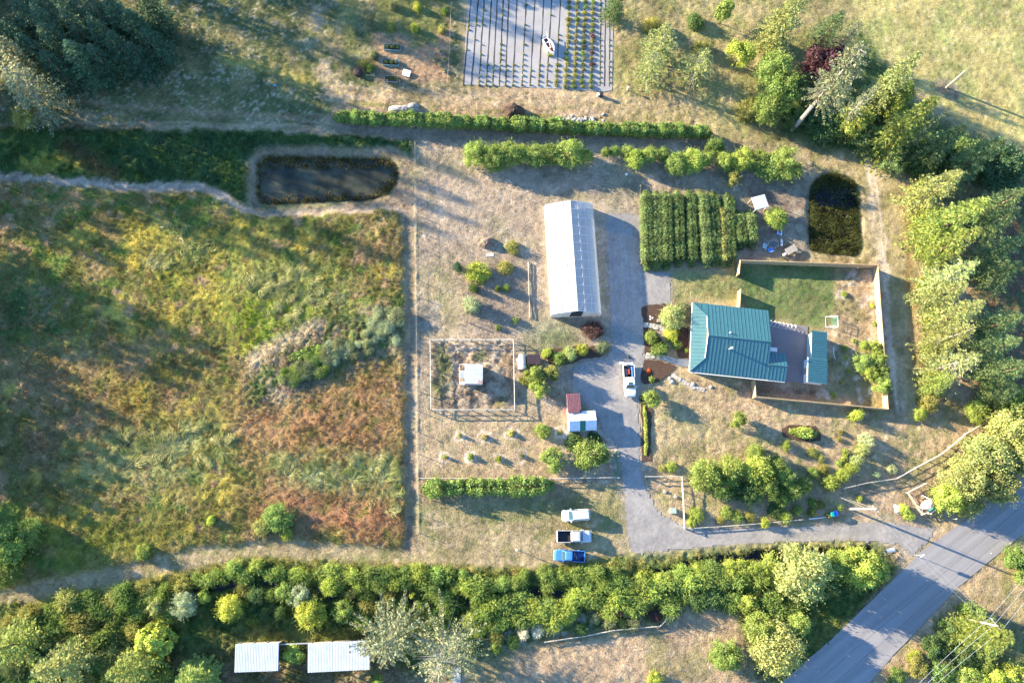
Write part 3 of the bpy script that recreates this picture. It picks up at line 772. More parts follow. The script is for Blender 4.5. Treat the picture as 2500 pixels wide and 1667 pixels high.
ONES = ['', 'first', 'second', 'third', 'fourth', 'fifth', 'sixth', 'seventh', 'eighth', 'ninth', 'tenth', 'eleventh', 'twelfth', 'thirteenth', 'fourteenth', 'fifteenth', 'sixteenth', 'seventeenth', 'eighteenth', 'nineteenth']
TENS = {20: 'twent', 30: 'thirt', 40: 'fort', 50: 'fift', 60: 'sixt', 70: 'sevent', 80: 'eight', 90: 'ninet'}
def ordn(n):
    if n == 100: return 'hundredth'
    if n > 100: return 'one hundred and ' + ordn(n - 100) if n < 200 else 'two hundred and ' + ordn(n - 200)
    if n < 20: return ONES[n]
    t = n // 10 * 10
    return TENS[t] + 'ieth' if n == t else TENS[t] + 'y-' + ONES[n - t]

def line_leaves(pts, width, height, n, leaf, seed, rag=.2, up=.0, top_round=True):
    """leaves of a hedge or row along world points pts; returns verts, faces, cols about pts[0]"""
    r = np.random.default_rng(seed)
    p = np.array([[q.x, q.y] for q in pts]); seg = np.diff(p, axis=0); L_ = np.hypot(seg[:, 0], seg[:, 1]); cum = np.concatenate([[0], np.cumsum(L_)])
    s = r.random(n) * cum[-1]; i = np.clip(np.searchsorted(cum, s) - 1, 0, len(seg) - 1); f = (s - cum[i]) / L_[i]
    c2 = p[i] + seg[i] * f[:, None]; d = seg[i] / L_[i][:, None]; nn = np.stack([-d[:, 1], d[:, 0]], 1)
    ph = r.random(8) * 6.28
    lum = sum(np.sin(s * k + ph[j]) for j, k in enumerate((.31, .9, 1.9, 3.7))) / 2.6
    end = np.clip(np.minimum(s, cum[-1] - s) / 1.2, .35, 1)
    side = sum(np.sin(s * k + ph[j + 2]) for j, k in enumerate((.5, 1.4, 3.1))) / 3
    a = r.random(n) * math.pi                     # half circle cross section
    rad = 1 - .4 * r.random(n) ** 2
    ca, sa = np.cos(a), np.sin(a)
    pw = .55
    u = np.sign(ca) * np.abs(ca) ** pw * rad * width / 2 * (1 + rag * .5 * lum) * end + rag * .35 * side; z = sa ** pw * rad * height * (1 + rag * .55 * lum) * end
    c = np.stack([c2[:, 0] + nn[:, 0] * u, c2[:, 1] + nn[:, 1] * u, z], 1) + r.normal(0, leaf * .8, (n, 3)); c[:, 2] = np.maximum(c[:, 2], .02)
    no = np.stack([nn[:, 0] * ca, nn[:, 1] * ca, sa + .2], 1) + r.standard_normal((n, 3)) * .55
    ax = None
    if up: ax = np.stack([r.normal(0, .5, n), r.normal(0, .5, n), np.full(n, up)], 1)
    v, fc = leaf_quads(c, no, leaf * (.6 + .8 * r.random(n)), .5 if not up else .3, r, ax)
    col = np.repeat(tints(n, r, .25, .10, np.exp(.18 * np.sin(s * 1.7 + ph[5]) + .12 * np.sin(s * 4.3 + ph[6]))), 4, 0)
    v[:, 0] -= pts[0].x; v[:, 1] -= pts[0].y
    return v, fc, col

def hedge(name, px, width, height, dens, leaf, col, label, cat='hedge', seed=1, rag=.25, up=0, kind=None, group=None):
    pts = [P(x, y, height * .4) for x, y in px]
    for q in pts: q.z = 0
    Ltot = sum((b - a).length for a, b in zip(pts[:-1], pts[1:]))
    v, f, c = line_leaves(pts, width, height, int(dens * Ltot), leaf, seed, rag, up)
    o = ob(name, np_mesh(name, v, f, M_leaf, c, 4), None, (pts[0].x, pts[0].y, 0)); o.color = (*[1.55 * v for v in KC[col]], 1)
    return tag(o, label, cat, group, kind)
# ------------------------------------------------------------------ hedges
hedge('hedge', [(818, 286), (1000, 294), (1250, 305), (1500, 318), (1738, 324)], 1.9, 2.5, 560, .18, 'mid', 'long clipped green hedge running between the track and the orchard row', seed=21, rag=.5)
hedge('hedge', [(1032, 1192), (1120, 1190), (1240, 1188), (1350, 1186)], 2.6, 2.3, 420, .20, 'mid', 'bright leafy laurel hedge above the parked cars', seed=22, rag=.6)
hedge('hedge', [(1930, 1054), (1960, 1056), (1994, 1059)], 1.5, 1.1, 520, .16, 'lime', 'short lime green clipped hedge in an oval mulch bed', seed=23)
hedge('hedge', [(672, 931), (720, 905), (765, 892), (800, 880)], .9, .8, 420, .17, 'bright', 'narrow low green hedge on the lower edge of the flowering mound', seed=24)
hedge('hedge', [(695, 880), (740, 866), (790, 845)], 1.6, .8, 420, .17, 'mid', 'wider low green hedge along the middle of the flowering mound', seed=25)
hedge('plant_strip', [(1572, 990), (1576, 1030), (1578, 1070), (1576, 1110)], .45, .35, 420, .10, 'lime', 'thin line of low green plants in the long mulch strip by the drive', cat='plants', seed=26)

# ------------------------------------------------------------------ orchard row below the long hedge
row = [(1163, 378, 28), (1204, 384, 29), (1245, 376, 27), (1276, 377, 20), (1308, 382, 25), (1344, 376, 22), (1391, 377, 31), (1429, 385, 16), (1478, 373, 9), (1500, 370, 11), (1530, 371, 14),
       (1551, 390, 20), (1584, 379, 17), (1618, 377, 14), (1651, 400, 24), (1690, 395, 25), (1722, 389, 16), (1744, 359, 19), (1772, 393, 21), (1813, 390, 26), (1851, 392, 24), (1876, 412, 26), (1918, 402, 36)]
for i, (x, y, r) in enumerate(sorted(row)):
    tree(x, y, r * 1.32, 1.8 + r * .085, ('bright', 'mid', 'bright', 'lime')[i % 4], 'small green fruit tree below the long hedge, %s from the left of its row' % ordn(i + 1), 'fruit trees in the row below the long hedge', stem=.2, name='fruit_tree', lib=CROWN_FINE)
tree(1791, 440, 20, 2.8, 'olive', 'small olive green fruit tree just above the top right of the crop rows', stem=.2, name='fruit_tree')

# ------------------------------------------------------------------ garden trees and shrubs, one by one
S = shrub; T = tree
T(1808, 131, 36, 6.0, 'lime', 'round bright lime green tree standing alone right of the bare conifers')
T(1768, 30, 21, 7.0, 'bright', 'narrow bright green tree at the top edge', lib=CROWN_BIG)
S(1700, 50, 20, 2.2, 'dark', 'dark round shrub left of the narrow bright tree at the top')
S(1830, 262, 27, 3.4, 'olive', 'yellowish olive shrub at the lower left foot of the grove', kind='fine')
S(1595, 60, 22, 2.5, 'olive', 'olive shrub beside the upper bare conifer', kind='fine')
S(1715, 118, 24, 2.5, 'olive', 'low olive shrub above the right hand bare conifer', kind='fine')
T(2012, 160, 60, 9.0, 'purple', 'dark purple leaved plum tree in the grove', lib=CROWN)
S(1167, 664, 28, 2.6, 'yellow', 'yellow green feathery shrub beside the small dark conifer', kind='fine')
S(1234, 652, 18, 1.6, 'olive', 'smaller yellow green shrub right of the feathery one', kind='fine')
S(1252, 603, 16, 1.4, 'olive', 'low olive shrub left of the greenhouse near the brush pile', kind='fine')
S(1150, 742, 24, 3.0, 'silver', 'pale grey green shrub at the left edge of the weedy plot', kind='fine')
S(1157, 702, 14, 1.8, 'dark', 'dark green shrub just above the pale grey one')
S(1215, 703, 8, 2.0, 'mid', 'slim upright green shrub, left one of the pair in the weedy plot', kind='fine')
S(1236, 702, 9, 2.3, 'mid', 'slim upright green shrub, right one of the pair in the weedy plot', kind='fine')
conifer(1117, 640, 3.4, .9, 'deep', 'dense', 'small dark conifer at the top left of the weedy plot')
S(1258, 782, 9, 1.0, 'bright', 'tiny bright shrub below the right corner of the weedy plot', kind='tuft')
S(1216, 800, 8, .8, 'mid', 'tiny green bush between the weedy plot and the animal pen', kind='tuft')
S(1448, 803, 29, 2.0, 'plum', 'brown purple leaved shrub below the greenhouse door', kind='fine')
S(1336, 861, 13, 1.6, 'yellow', 'small yellow green shrub right of the brown roofed hen house')
S(1366, 874, 19, 2.2, 'bright', 'bright green shrub in the middle of the bed above the gravel yard')
S(1390, 863, 20, 2.4, 'pale', 'pale green shrub in the bed above the gravel yard', kind='fine')
S(1422, 852, 15, 2.0, 'yellow', 'vivid yellow green shrub in the bed above the gravel yard')
S(1472, 849, 21, 1.6, 'grey', 'rounded grey green shrub at the corner of the gravel yard', kind='fine')
T(1304, 915, 26, 3.6, 'bright', 'bushy bright green tree right below the silver hut', stem=.12, name='small_tree')
T(1316, 947, 26, 3.4, 'lime', 'bushy yellow green tree, lower one of the clump below the silver hut', stem=.12, name='small_tree')
T(1346, 912, 22, 3.4, 'olive', 'olive green tree on the right of the clump below the silver hut', stem=.12, name='small_tree')
S(1283, 925, 15, 2.0, 'olive', 'small olive bush on the left of the clump below the silver hut', kind='fine')
S(1325, 1052, 21, 1.9, 'bright', 'round green shrub left of the white roofed barn')
S(1366, 1055, 5, .5, 'yellow', 'tiny yellow plant in a pale ring beside the white roofed barn', kind='tuft', cat='plant', name='plant')
T(1352, 1122, 34, 3.2, 'bright', 'spreading green bush left of the big one by the green gate', stem=.1, name='small_tree')
T(1442, 1112, 46, 3.6, 'bright', 'largest spreading green bush beside the green gate', stem=.1, name='small_tree')
S(1402, 1078, 22, .9, 'dark', 'dark low ground cover shrub under the barn wall')
S(1452, 1072, 22, .7, 'dark', 'dark low shrub at the edge of the pale gravel loop')
T(1642, 775, 34, 4.0, 'pale', 'large soft pale green shrub tree by the house front', stem=.15, lib=CROWN_FINE, name='small_tree')
S(1665, 752, 18, 1.6, 'grey', 'small feathery grey green shrub at the house roof corner', kind='fine')
S(1592, 822, 17, 2.2, 'bright', 'upper green shrub in the mulch bed left of the house')
S(1612, 852, 19, 2.2, 'mid', 'lower green shrub in the mulch bed left of the house')
S(1641, 815, 18, 1.9, 'yellow', 'yellow green shrub between the front walk and the house wall')
S(1655, 842, 13, 1.2, 'mid', 'small shrub close against the house wall above the porch', kind='fine')
S(1677, 855, 7, .9, 'lime', 'little lime plant at the house wall beside the porch', kind='tuft', cat='plant', name='plant')
S(1583, 906, 8, .4, 'orange', 'low orange flowering plant in the dark mulch bed', kind='tuft', cat='plant', name='plant')
S(1591, 926, 9, .7, 'lime', 'spindly lime green plant in the dark mulch bed', kind='tuft', cat='plant', name='plant')
T(1590, 975, 24, 3.0, 'bright', 'small round tree at the head of the long mulch strip', stem=.25, name='small_tree')
S(1565, 972, 8, .5, 'mid', 'low plant curling round the head of the mulch strip', kind='tuft', cat='plant', name='plant')
T(1804, 1028, 23, 3.2, 'bright', 'small round tree alone in the dry front lawn', stem=.2, name='small_tree')
S(1858, 534, 1, .1, 'lime', 'x') if False else None
T(1896, 533, 30, 2.6, 'lime', 'yellow green bush above the fire circle', stem=.1, lib=CROWN_FINE, name='small_tree')
S(2093, 1012, 15, 2.6, 'lime', 'small upright lime tree below the fence corner', kind='fine')
S(1921, 1088, 15, 1.9, 'bright', 'small green bush below the oval mulch bed', kind='fine')
S(2054, 1055, 7, .9, 'olive', 'little olive bush right of the oval mulch bed, upper one', kind='tuft')
S(2050, 1072, 6, .8, 'olive', 'little olive bush right of the oval mulch bed, lower one', kind='tuft')
S(1985, 1105, 14, .8, 'olive', 'low straggly bush in the middle of the front garden', kind='fine')
S(2005, 1118, 12, .7, 'olive', 'second low straggly bush in the middle of the front garden', kind='fine')
S(2066, 1103, 9, 1.0, 'lime', 'small lime bush, upper of three along the garden edging', kind='tuft')
S(2062, 1118, 8, .9, 'lime', 'small lime bush, middle of three along the garden edging', kind='tuft')
S(2050, 1130, 9, .9, 'bright', 'small green bush, lower of three along the garden edging', kind='tuft')
for i, (x, y, r) in enumerate([(2118, 1075, 17), (2108, 1098, 16), (2092, 1125, 15), (2080, 1143, 13)]):
    S(x, y, r, 2.6, ('silver', 'pale', 'pale', 'lime')[i], 'feathery pale willow bush, %s from the top of the diagonal row' % ordn(i + 1), 'willow bushes in the diagonal row', kind='fine', name='willow_bush')
S(2058, 1160, 20, 2.2, 'lime', 'lime green bush at the lower end of the willow row', kind='fine')
S(2030, 1178, 21, 2.2, 'lime', 'lime green bush below the lower end of the willow row', kind='fine')
S(2012, 1145, 16, 1.4, 'olive', 'olive bush left of the lower end of the willow row', kind='fine')
S(2140, 1158, 10, 1.3, 'silver', 'pale grey bush at the left of the rail fence corner', kind='fine')
S(2178, 1145, 12, 1.5, 'silver', 'pale grey bush at the fence corner by the farm track', kind='fine')
S(2208, 1242, 13, 1.3, 'lime', 'lime shrub below the rail pen, left one', kind='shrub')
S(2222, 1258, 14, 1.3, 'lime', 'lime shrub below the rail pen, right one', kind='shrub')
S(2100, 1216, 8, .8, 'yellow', 'small yellow weed beside the leaning utility pole wires', kind='tuft')
S(2052, 1240, 8, 1.0, 'bright', 'small green weed above the blue bin', kind='tuft')
S(2022, 1258, 9, .9, 'olive', 'small yellowish bush left of the blue bin', kind='tuft')
# garden grove in the front
gv = [(1722, 1162, 43, 5.0, 'bright'), (1782, 1150, 40, 4.6, 'bright'), (1760, 1192, 30, 3.4, 'mid'), (1845, 1108, 26, 3.2, 'bright'), (1850, 1150, 40, 4.6, 'lime'), (1893, 1140, 30, 3.4, 'mid'),
      (1915, 1165, 28, 3.4, 'mid'), (1870, 1195, 34, 3.8, 'mid'), (1935, 1200, 26, 3.0, 'bright'), (1960, 1185, 22, 2.6, 'bright'), (1905, 1215, 26, 2.6, 'mid'), (1830, 1205, 30, 3.2, 'dark'), (1800, 1200, 22, 2.4, 'dark'), (1985, 1155, 16, 1.8, 'mid')]
for i, (x, y, r, h, c) in enumerate(sorted(gv)):
    T(x, y, r, h, c, 'leafy tree of the dense front garden clump, %s from its left end' % ordn(i + 1), 'trees of the front garden clump', stem=.12, lib=CROWN_FINE, name='garden_tree')
lo = [(1700, 1258, 20, 1.6, 'lime'), (1690, 1275, 14, 1.0, 'lime'), (1775, 1252, 15, 1.3, 'bright'), (1800, 1262, 17, 1.3, 'bright'), (1832, 1262, 14, 1.3, 'olive'), (1868, 1276, 12, 1.6, 'yellow'), (1918, 1262, 17, 1.5, 'lime'), (1948, 1245, 12, 1.4, 'bright'),
      (1982, 1250, 11, 1.2, 'bright'), (1985, 1228, 14, 1.5, 'mid'), (2005, 1232, 11, 1.2, 'olive'), (1895, 1245, 20, 1.6, 'dark'), (1760, 1268, 12, .9, 'olive'), (1640, 1140, 14, 1.2, 'lime'), (1618, 1143, 9, .8, 'olive')]
for i, (x, y, r, h, c) in enumerate(sorted(lo)):
    S(x, y, r, h, c, 'low bush on the slope above the drive bend, %s from the left' % ordn(i + 1), 'low bushes above the drive bend', kind='fine')
# fenced yard
for i, (x, y, r, h, c) in enumerate([(2106, 885, 25, 3.0, 'bright'), (2140, 878, 24, 3.2, 'bright'), (2122, 910, 22, 3.0, 'lime'), (2150, 940, 24, 3.2, 'bright'), (2135, 850, 20, 2.6, 'lime'), (2110, 845, 14, 2.0, 'lime'), (2150, 905, 20, 2.8, 'bright')]):
    T(x, y, r, h, c, 'leafy young tree at the right yard fence, ' + ('far left of its clump', 'upper right of its clump', 'middle of its clump', 'lowest of its clump', 'topmost of its clump', 'top left and smallest of its clump', 'against the fence boards')[i], 'young trees at the yard fence', stem=.2, name='young_tree')
for i, (x, y, r) in enumerate([(2062, 718, 9), (2066, 872, 6), (2062, 850, 8), (2086, 832, 6), (2034, 963, 8), (2055, 932, 5), (2130, 745, 7), (2135, 790, 6), (2072, 905, 6)]):
    S(x, y, r, .6, 'lime', 'small lime weed in the dry yard, ' + ('at the lawn edge near the top', 'right of the curved white pipe', 'above the curved white pipe', 'near the young trees, topmost', 'near the lower fence', 'below the teal shed corner', 'close to the right fence, upper', 'close to the right fence, lower', 'in the shade right of the teal shed')[i], kind='tuft', cat='plant', name='plant')
# saplings in rings
for i, (x, y, r, c) in enumerate([(1122, 1062, 6, 'olive'), (1182, 1066, 9, 'straw'), (1248, 1057, 7, 'yellow'), (1086, 1114, 6, 'yellow'), (1149, 1115, 8, 'mid'), (1217, 1121, 9, 'lime'), (1273, 1112, 6, 'grey')]):
    S(x, y, r, .9, c, 'sapling in a pale mulch ring, ' + ('left of the upper row', 'middle of the upper row', 'right of the upper row', 'first in the lower row', 'second in the lower row', 'third in the lower row', 'last in the lower row')[i], kind='tuft', cat='sapling', name='sapling')
# left meadow
for i, (x, y, r, h, c, w) in enumerate([(30, 1330, 62, 5.0, 'mid', 'big green tree at the left edge above the mown path'), (75, 1300, 40, 3.6, 'bright', 'bright green tree beside the big one at the left edge'), (20, 1395, 40, 3.2, 'mid', 'green tree at the left edge beside the mown path'), (680, 1262, 40, 2.2, 'mid', 'dark leafy bush in the lower meadow'), (640, 1285, 24, 1.5, 'olive', 'olive bush left of the dark one in the lower meadow')]):
    T(x, y, r, h, c, w, stem=.06, lib=CROWN_FINE, name='small_tree')
S(350, 1347, 22, 1.5, 'bright', 'isolated bright bush on the edge of the mown path')
S(700, 1304, 16, 1.0, 'yellow', 'yellow flowering weed clump in the lower meadow', kind='fine')
S(515, 1270, 13, 1.4, 'lime', 'tall lime weed in the lower meadow')
fr_ = random.Random(8)
fm = []
for k in range(90):
    f = fr_.random(); x = 690 + 285 * f; y = 930 - 150 * f + fr_.gauss(0, 8 + 15 * f)
    if not (990 > x > 680): continue
    fm.append((x, y, fr_.uniform(11, 19)))
for i, (x, y, r) in enumerate(sorted(fm)):
    S(x, y, r, fr_.uniform(.8, 1.3), fr_.choice(['silver', 'silver', 'grey', 'silver', 'pale']) if x > 800 else fr_.choice(['mid', 'grey', 'bright']), 'flowering bush on the weedy mound in the meadow, %s from the left' % ordn(i + 1), 'flowering bushes on the mound', kind='fine', name='flowering_bush')

# ------------------------------------------------------------------ conifers and tall trees
cf = conifer
cf(1632, 62, 11, 4.0, 'conl', 'sparse', 'sparse grey green conifer, upper of the pair right of the lavender field')
cf(1602, 128, 9, 3.8, 'conl', 'bare', 'half bare conifer with silvery branches, lower of the pair right of the lavender field')
cf(1728, 122, 9.5, 4.0, 'conl', 'bare', 'half bare conifer with spreading silvery branches left of the round lime tree')
cf(1515, -30, 9, 2.4, 'con', 'dense', 'dark conifer cut by the top edge beside the lavender field')
cf(1965, -25, 17, 4.2, 'conl', 'fir', 'pale sunlit conifer at the top of the grove')
cf(1935, 5, 13, 4.0, 'conl', 'fir', 'second pale conifer left of the topmost one in the grove')
cf(2058, 28, 11, 3.2, 'con', 'fir', 'dark conifer with dead grey side branches above the purple tree')
cf(2100, 52, 9, 2.6, 'cong', 'bare', 'dead grey leaning conifer right above the purple tree')
cf(2104, 118, 26, 4.4, 'cong', 'tall', 'tall silvery conifer with a long bare trunk beside the purple tree')
cf(2247, 128, 18, 3.6, 'conl', 'dense', 'pointed green conifer, upper of the two sharp cones beside the golden field')
cf(2290, 236, 19, 4.2, 'cedar', 'dense', 'pointed yellow green conifer, lower of the two sharp cones beside the golden field')
cf(2145, 205, 16, 2.4, 'cong', 'bare', 'dead grey snag between the silvery conifer and the sharp cones')
cf(2310, 275, 15, 2.6, 'con', 'sparse', 'grey tipped dark conifer right of the lower sharp cone')
cf(2360, 305, 15, 3.6, 'con', 'dense', 'dark conifer below the golden field, left one')
cf(2455, 338, 16, 4.0, 'con', 'dense', 'dark conifer below the golden field, right one')
T(1888, 175, 48, 8, 'bright', 'upper green broadleaf tree on the left of the grove', lib=CROWN_FINE)
T(1905, 225, 54, 8, 'mid', 'middle green broadleaf tree on the left of the grove', lib=CROWN_FINE)
T(1880, 265, 44, 6, 'bright', 'lower green broadleaf tree on the left of the grove', lib=CROWN_FINE)
T(1950, 215, 34, 7, 'con', 'dark broadleaf tree left below the purple one', lib=CROWN_FINE)
T(1935, 290, 30, 4, 'dark', 'dark thicket tree left of the leaning trunk', lib=CROWN_FINE, stem=.08)
T(2010, 300, 50, 5, 'dark', 'dark thicket tree right of the leaning trunk', lib=CROWN_FINE, stem=.08)
T(2075, 300, 52, 7, 'cedar', 'yellow green thicket tree below the silvery conifer', lib=CROWN_FINE, stem=.08)
T(2105, 340, 38, 5, 'con', 'dark thicket tree at the lower edge of the grove', lib=CROWN_FINE, stem=.08)
T(2180, 250, 42, 9, 'cedar', 'yellow green tree between the two sharp cones', lib=CROWN_FINE, stem=.08)
T(2260, 380, 50, 7, 'dark', 'dark tree under the lower sharp cone, at its right', lib=CROWN_FINE, stem=.08)
T(2345, 390, 52, 8, 'dark', 'dark shaded tree below the golden field, left one', lib=CROWN_FINE, stem=.08)
T(2440, 410, 60, 8, 'deep', 'dark shaded tree at the right edge below the golden field', lib=CROWN_FINE, stem=.08)
T(2180, 395, 34, 5, 'con', 'dark tree where the farm track meets the grove', lib=CROWN_FINE, stem=.08)
# row along the farm track
cf(2350, 418, 16, 4.2, 'conl', 'fir', 'sunlit conifer at the top of the row beside the farm track')
cf(2417, 487, 19, 4.4, 'cedar', 'dense', 'dense bright green pointed conifer in the row beside the farm track')
cf(2397, 555, 16, 3.8, 'cedar', 'fir', 'green conifer just below the pointed one beside the farm track')
cf(2385, 640, 16, 4.0, 'conl', 'sparse', 'sparse conifer with long pale limbs in the farm track row')
cf(2360, 690, 13, 3.8, 'conl', 'fir', 'shorter green conifer below the one with pale limbs')
cf(2405, 735, 15, 4.2, 'conl', 'fir', 'sunlit yellow green conifer in the lower part of the farm track row')
cf(2380, 800, 13, 4.0, 'conl', 'sparse', 'pale sunlit conifer below the middle of the farm track row')
cf(2392, 868, 14, 4.2, 'conl', 'bare', 'dead topped conifer with white branches in the farm track row')
cf(2330, 920, 8, 3.0, 'cedar', 'fir', 'lowest small conifer of the farm track row')
for i, (x, y, r, h, c) in enumerate([(2250, 470, 34, 6, 'cedar'), (2262, 540, 36, 6, 'cedar'), (2270, 620, 32, 5, 'cedar'), (2275, 700, 34, 5, 'cedar'), (2290, 780, 36, 5, 'cedar'), (2285, 850, 36, 5, 'cedar'), (2275, 930, 30, 4, 'olive'), (2262, 985, 24, 3, 'olive'), (2245, 1012, 18, 2, 'lime')]):
    T(x, y, r, h, c, 'leafy undergrowth tree on the track side of the conifer row, %s from the top' % ordn(i + 1), 'undergrowth along the conifer row', stem=.06, lib=CROWN_FINE, name='undergrowth_tree')
for i, (x, y, h) in enumerate([(2475, 520, 12), (2490, 590, 13), (2480, 650, 11), (2495, 470, 14), (2485, 780, 12), (2480, 840, 12), (2500, 900, 12), (2470, 960, 8)]):
    cf(x + 15, y - 10, h, 3.6, 'con', 'fir', 'shaded dark conifer at the right edge, %s from the top' % ordn(i + 1), 'conifers at the right edge')
for i, (x, y, r, h, c) in enumerate([(2400, 1120, 60, 9, 'conl'), (2345, 1170, 55, 8, 'conl'), (2460, 1060, 60, 9, 'conl'), (2310, 1215, 40, 6, 'lime'), (2430, 1190, 50, 7, 'conl'), (2480, 1120, 50, 9, 'conl'), (2385, 1005, 30, 3.5, 'lime'), (2480, 990, 44, 6, 'mid'), (2360, 1230, 36, 5, 'conl'), (2440, 955, 36, 5, 'mid')]):
    T(x, y, r, h, c, 'feathery pale green tree by the road bend, ' + ('largest in the middle', 'left of the middle one', 'upper right', 'lowest left corner', 'beside the road shadow', 'right edge', 'small round one at the rail fence', 'dark one at the right edge', 'low one next to the road', 'dark one above the round one')[i], 'trees by the road bend', stem=.1, lib=CROWN_FINE, name='roadside_tree')
# top left wood
tl = [(-30, 40, 14), (25, -10, 14), (75, 10, 14), (120, -30, 15), (40, 85, 13), (95, 60, 13), (150, 20, 14), (190, -30, 15), (215, 40, 13), (255, -10, 14), (265, 75, 12), (305, 25, 13), (310, 105, 10), (345, 70, 10), (160, 100, 12), (215, 110, 10), (100, 125, 11), (330, -30, 13)]
for i, (x, y, h) in enumerate(sorted(tl)):
    cf(x, y, h, 3.7, 'bluec', ('dense', 'fir')[i % 2], 'dark blue green conifer of the top left wood, %s from the left' % ordn(i + 1), 'conifers of the top left wood')
for i, (x, y, r) in enumerate([(60, 140, 45), (140, 150, 40), (225, 150, 40), (300, 158, 36), (350, 145, 34), (375, 90, 30), (200, 80, 50), (300, 60, 44), (90, 60, 50)]):
    T(x, y, r, 7, 'deep', 'shaded undergrowth tree of the top left wood, ' + ('lower left', 'lower middle', 'below its middle', 'lower right', 'right corner', 'right edge', 'in its middle', 'upper right', 'upper left')[i], 'undergrowth of the top left wood', stem=.05, lib=CROWN_FINE, name='undergrowth_tree')
cf(-10, 92, 15, 5.4, 'cong', 'fir', 'large sunlit grey spruce at the left edge, upper one')
cf(15, 165, 13, 5.2, 'cong', 'sparse', 'large drooping grey spruce at the left edge, lower one')
T(60, 290, 34, 4, 'olive', 'olive undergrowth tree under the large spruce', lib=CROWN_FINE, stem=.06)
S(405, 72, 14, 2.5, 'lime', 'small sunlit lime bush right of the dark wood', kind='fine')
# trees standing left of the picture whose long shadows cross the meadow
off = [(-100, -60, 27, 4.5), (-120, -5, 27, 4.5), (-95, 45, 27, 4.2), (-130, 85, 26, 4.2), (-250, 148, 26, 5), (-300, 167, 24, 5), (-250, 238, 22, 4.6), (-300, 252, 20, 4.6), (-200, 328, 10.5, 4), (-220, 360, 11, 4), (-200, 408, 10.5, 4), (-210, 444, 11, 4), (-250, 538, 16, 4.4), (-280, 565, 16.5, 4.4), (-250, 618, 15, 4.4), (-240, 662, 14, 4.4), (-150, 738, 6.8, 3.6), (-150, 788, 7, 3.6), (-200, 818, 10.3, 4), (-220, 860, 11, 4), (-200, 918, 10.5, 4), (-200, 963, 10, 4), (-180, 1011, 8.5, 4), (-180, 1056, 9, 4), (-180, 1106, 8, 4), (-150, 1200, 9, 3.6), (-150, 1235, 9, 3.6), (60, -160, 22, 5.5), (-80, -60, 23, 5.5), (200, -200, 22, 5.5), (340, -170, 20, 5), (480, -230, 20, 5), (760, -150, 9.5, 3.4), (840, -140, 9.5, 3.4), (910, -132, 9, 3.2), (980, -125, 8.5, 3.2), (1050, -112, 8, 3), (1115, -100, 7, 2.8), (640, -200, 14, 4)]
for i, (x, y, h, r) in enumerate(off):
    cf(x, y, h, r + .6, 'bluec', 'dense', 'tall dark conifer standing just outside the picture, casting a long shadow', 'conifers outside the picture', at='foot')

# ------------------------------------------------------------------ ditch thicket along the bottom
yl = [(562, 1482, 36, 3.6, 'yellow', 'vivid yellow green tree left in the ditch thicket'), (760, 1497, 42, 4.2, 'yellow', 'larger vivid yellow tree in the ditch thicket above the white roofs'), (886, 1516, 27, 3.0, 'bright', 'round green tree left of the big feathery conifer'), (838, 1492, 30, 3.2, 'bright', 'green tree right of the larger yellow one'),
      (380, 1566, 50, 6, 'lime', 'pale lime maple with large leaf clumps at the bottom left'), (450, 1475, 36, 3.8, 'silver', 'silvery green willow in the ditch thicket'), (380, 1478, 26, 3.0, 'pale', 'pale bush left of the silvery willow'), (500, 1455, 18, 2.0, 'lime', 'small lime bush right of the silvery willow'),
      (733, 1455, 30, 3.2, 'silver', 'silver green bush above the larger yellow tree'), (698, 1445, 28, 3.0, 'bright', 'green bush left of the silver green one in the ditch thicket'), (882, 1455, 14, 1.6, 'yellow', 'small yellow bush in the ditch thicket'), (1006, 1452, 9, 1.2, 'yellow', 'smallest yellow bush beside the feathery conifer top'),
      (1958, 1400, 74, 8, 'pale', 'big pale tree with silvery inner branches beside the road'), (2095, 1385, 52, 6, 'lime', 'bright green tree beside the road, nearest the culvert'), (2130, 1390, 40, 5, 'bright', 'green tree right above the road edge'), (2045, 1375, 36, 4.5, 'bright', 'green tree between the pale tree and the culvert'),
      (1890, 1580, 66, 8, 'pale', 'pale tree with bleached branches at the bottom road edge'), (1770, 1598, 42, 5, 'mid', 'round green tree alone on the dry bottom lawn'), (1826, 1475, 27, 2.6, 'lime', 'rounded lime bush at the right of the dry bottom lawn'), (1850, 1530, 40, 5, 'bright', 'green tree above the pale one at the bottom road edge'), (1945, 1520, 34, 4, 'bright', 'green tree right of the bleached one beside the road'), (1600, 1655, 22, 1.8, 'yellow', 'yellow bush at the bottom edge of the dry lawn'),
      (718, 1597, 28, 2.6, 'lime', 'lime bush between the two white roofs'), (920, 1662, 18, 1.8, 'bright', 'small bush at the bottom edge right of the white roofs')]
for (x, y, r, h, c, w) in yl:
    T(x, y, r, h, c, w, stem=.1, lib=CROWN_BIG if 'maple' in w else (CROWN_FINE if r > 30 else CROWN), name='ditch_tree')
thick = []
tr_ = random.Random(5)
def fill(poly, step, r0, r1, cols, hk=.075):
    xs = [p[0] for p in poly]; ys = [p[1] for p in poly]
    y = min(ys)
    while y < max(ys):
        x = min(xs) + tr_.uniform(0, step)
        while x < max(xs):
            qx, qy = x + tr_.uniform(-.3, .3) * step, y + tr_.uniform(-.3, .3) * step
            if inpoly(np.array([qx]), np.array([qy]), poly)[0]:
                r = tr_.uniform(r0, r1); thick.append((qx, qy, r, max(.9, r * hk * tr_.uniform(.8, 1.3)), tr_.choice(cols)))
            x += step
        y += step * .8
fill([(0, 1490), (110, 1472), (300, 1440), (480, 1400), (560, 1385), (560, 1412), (450, 1440), (330, 1500), (180, 1530), (0, 1540)], 34, 20, 30, ['mid', 'bright', 'mid', 'olive'])
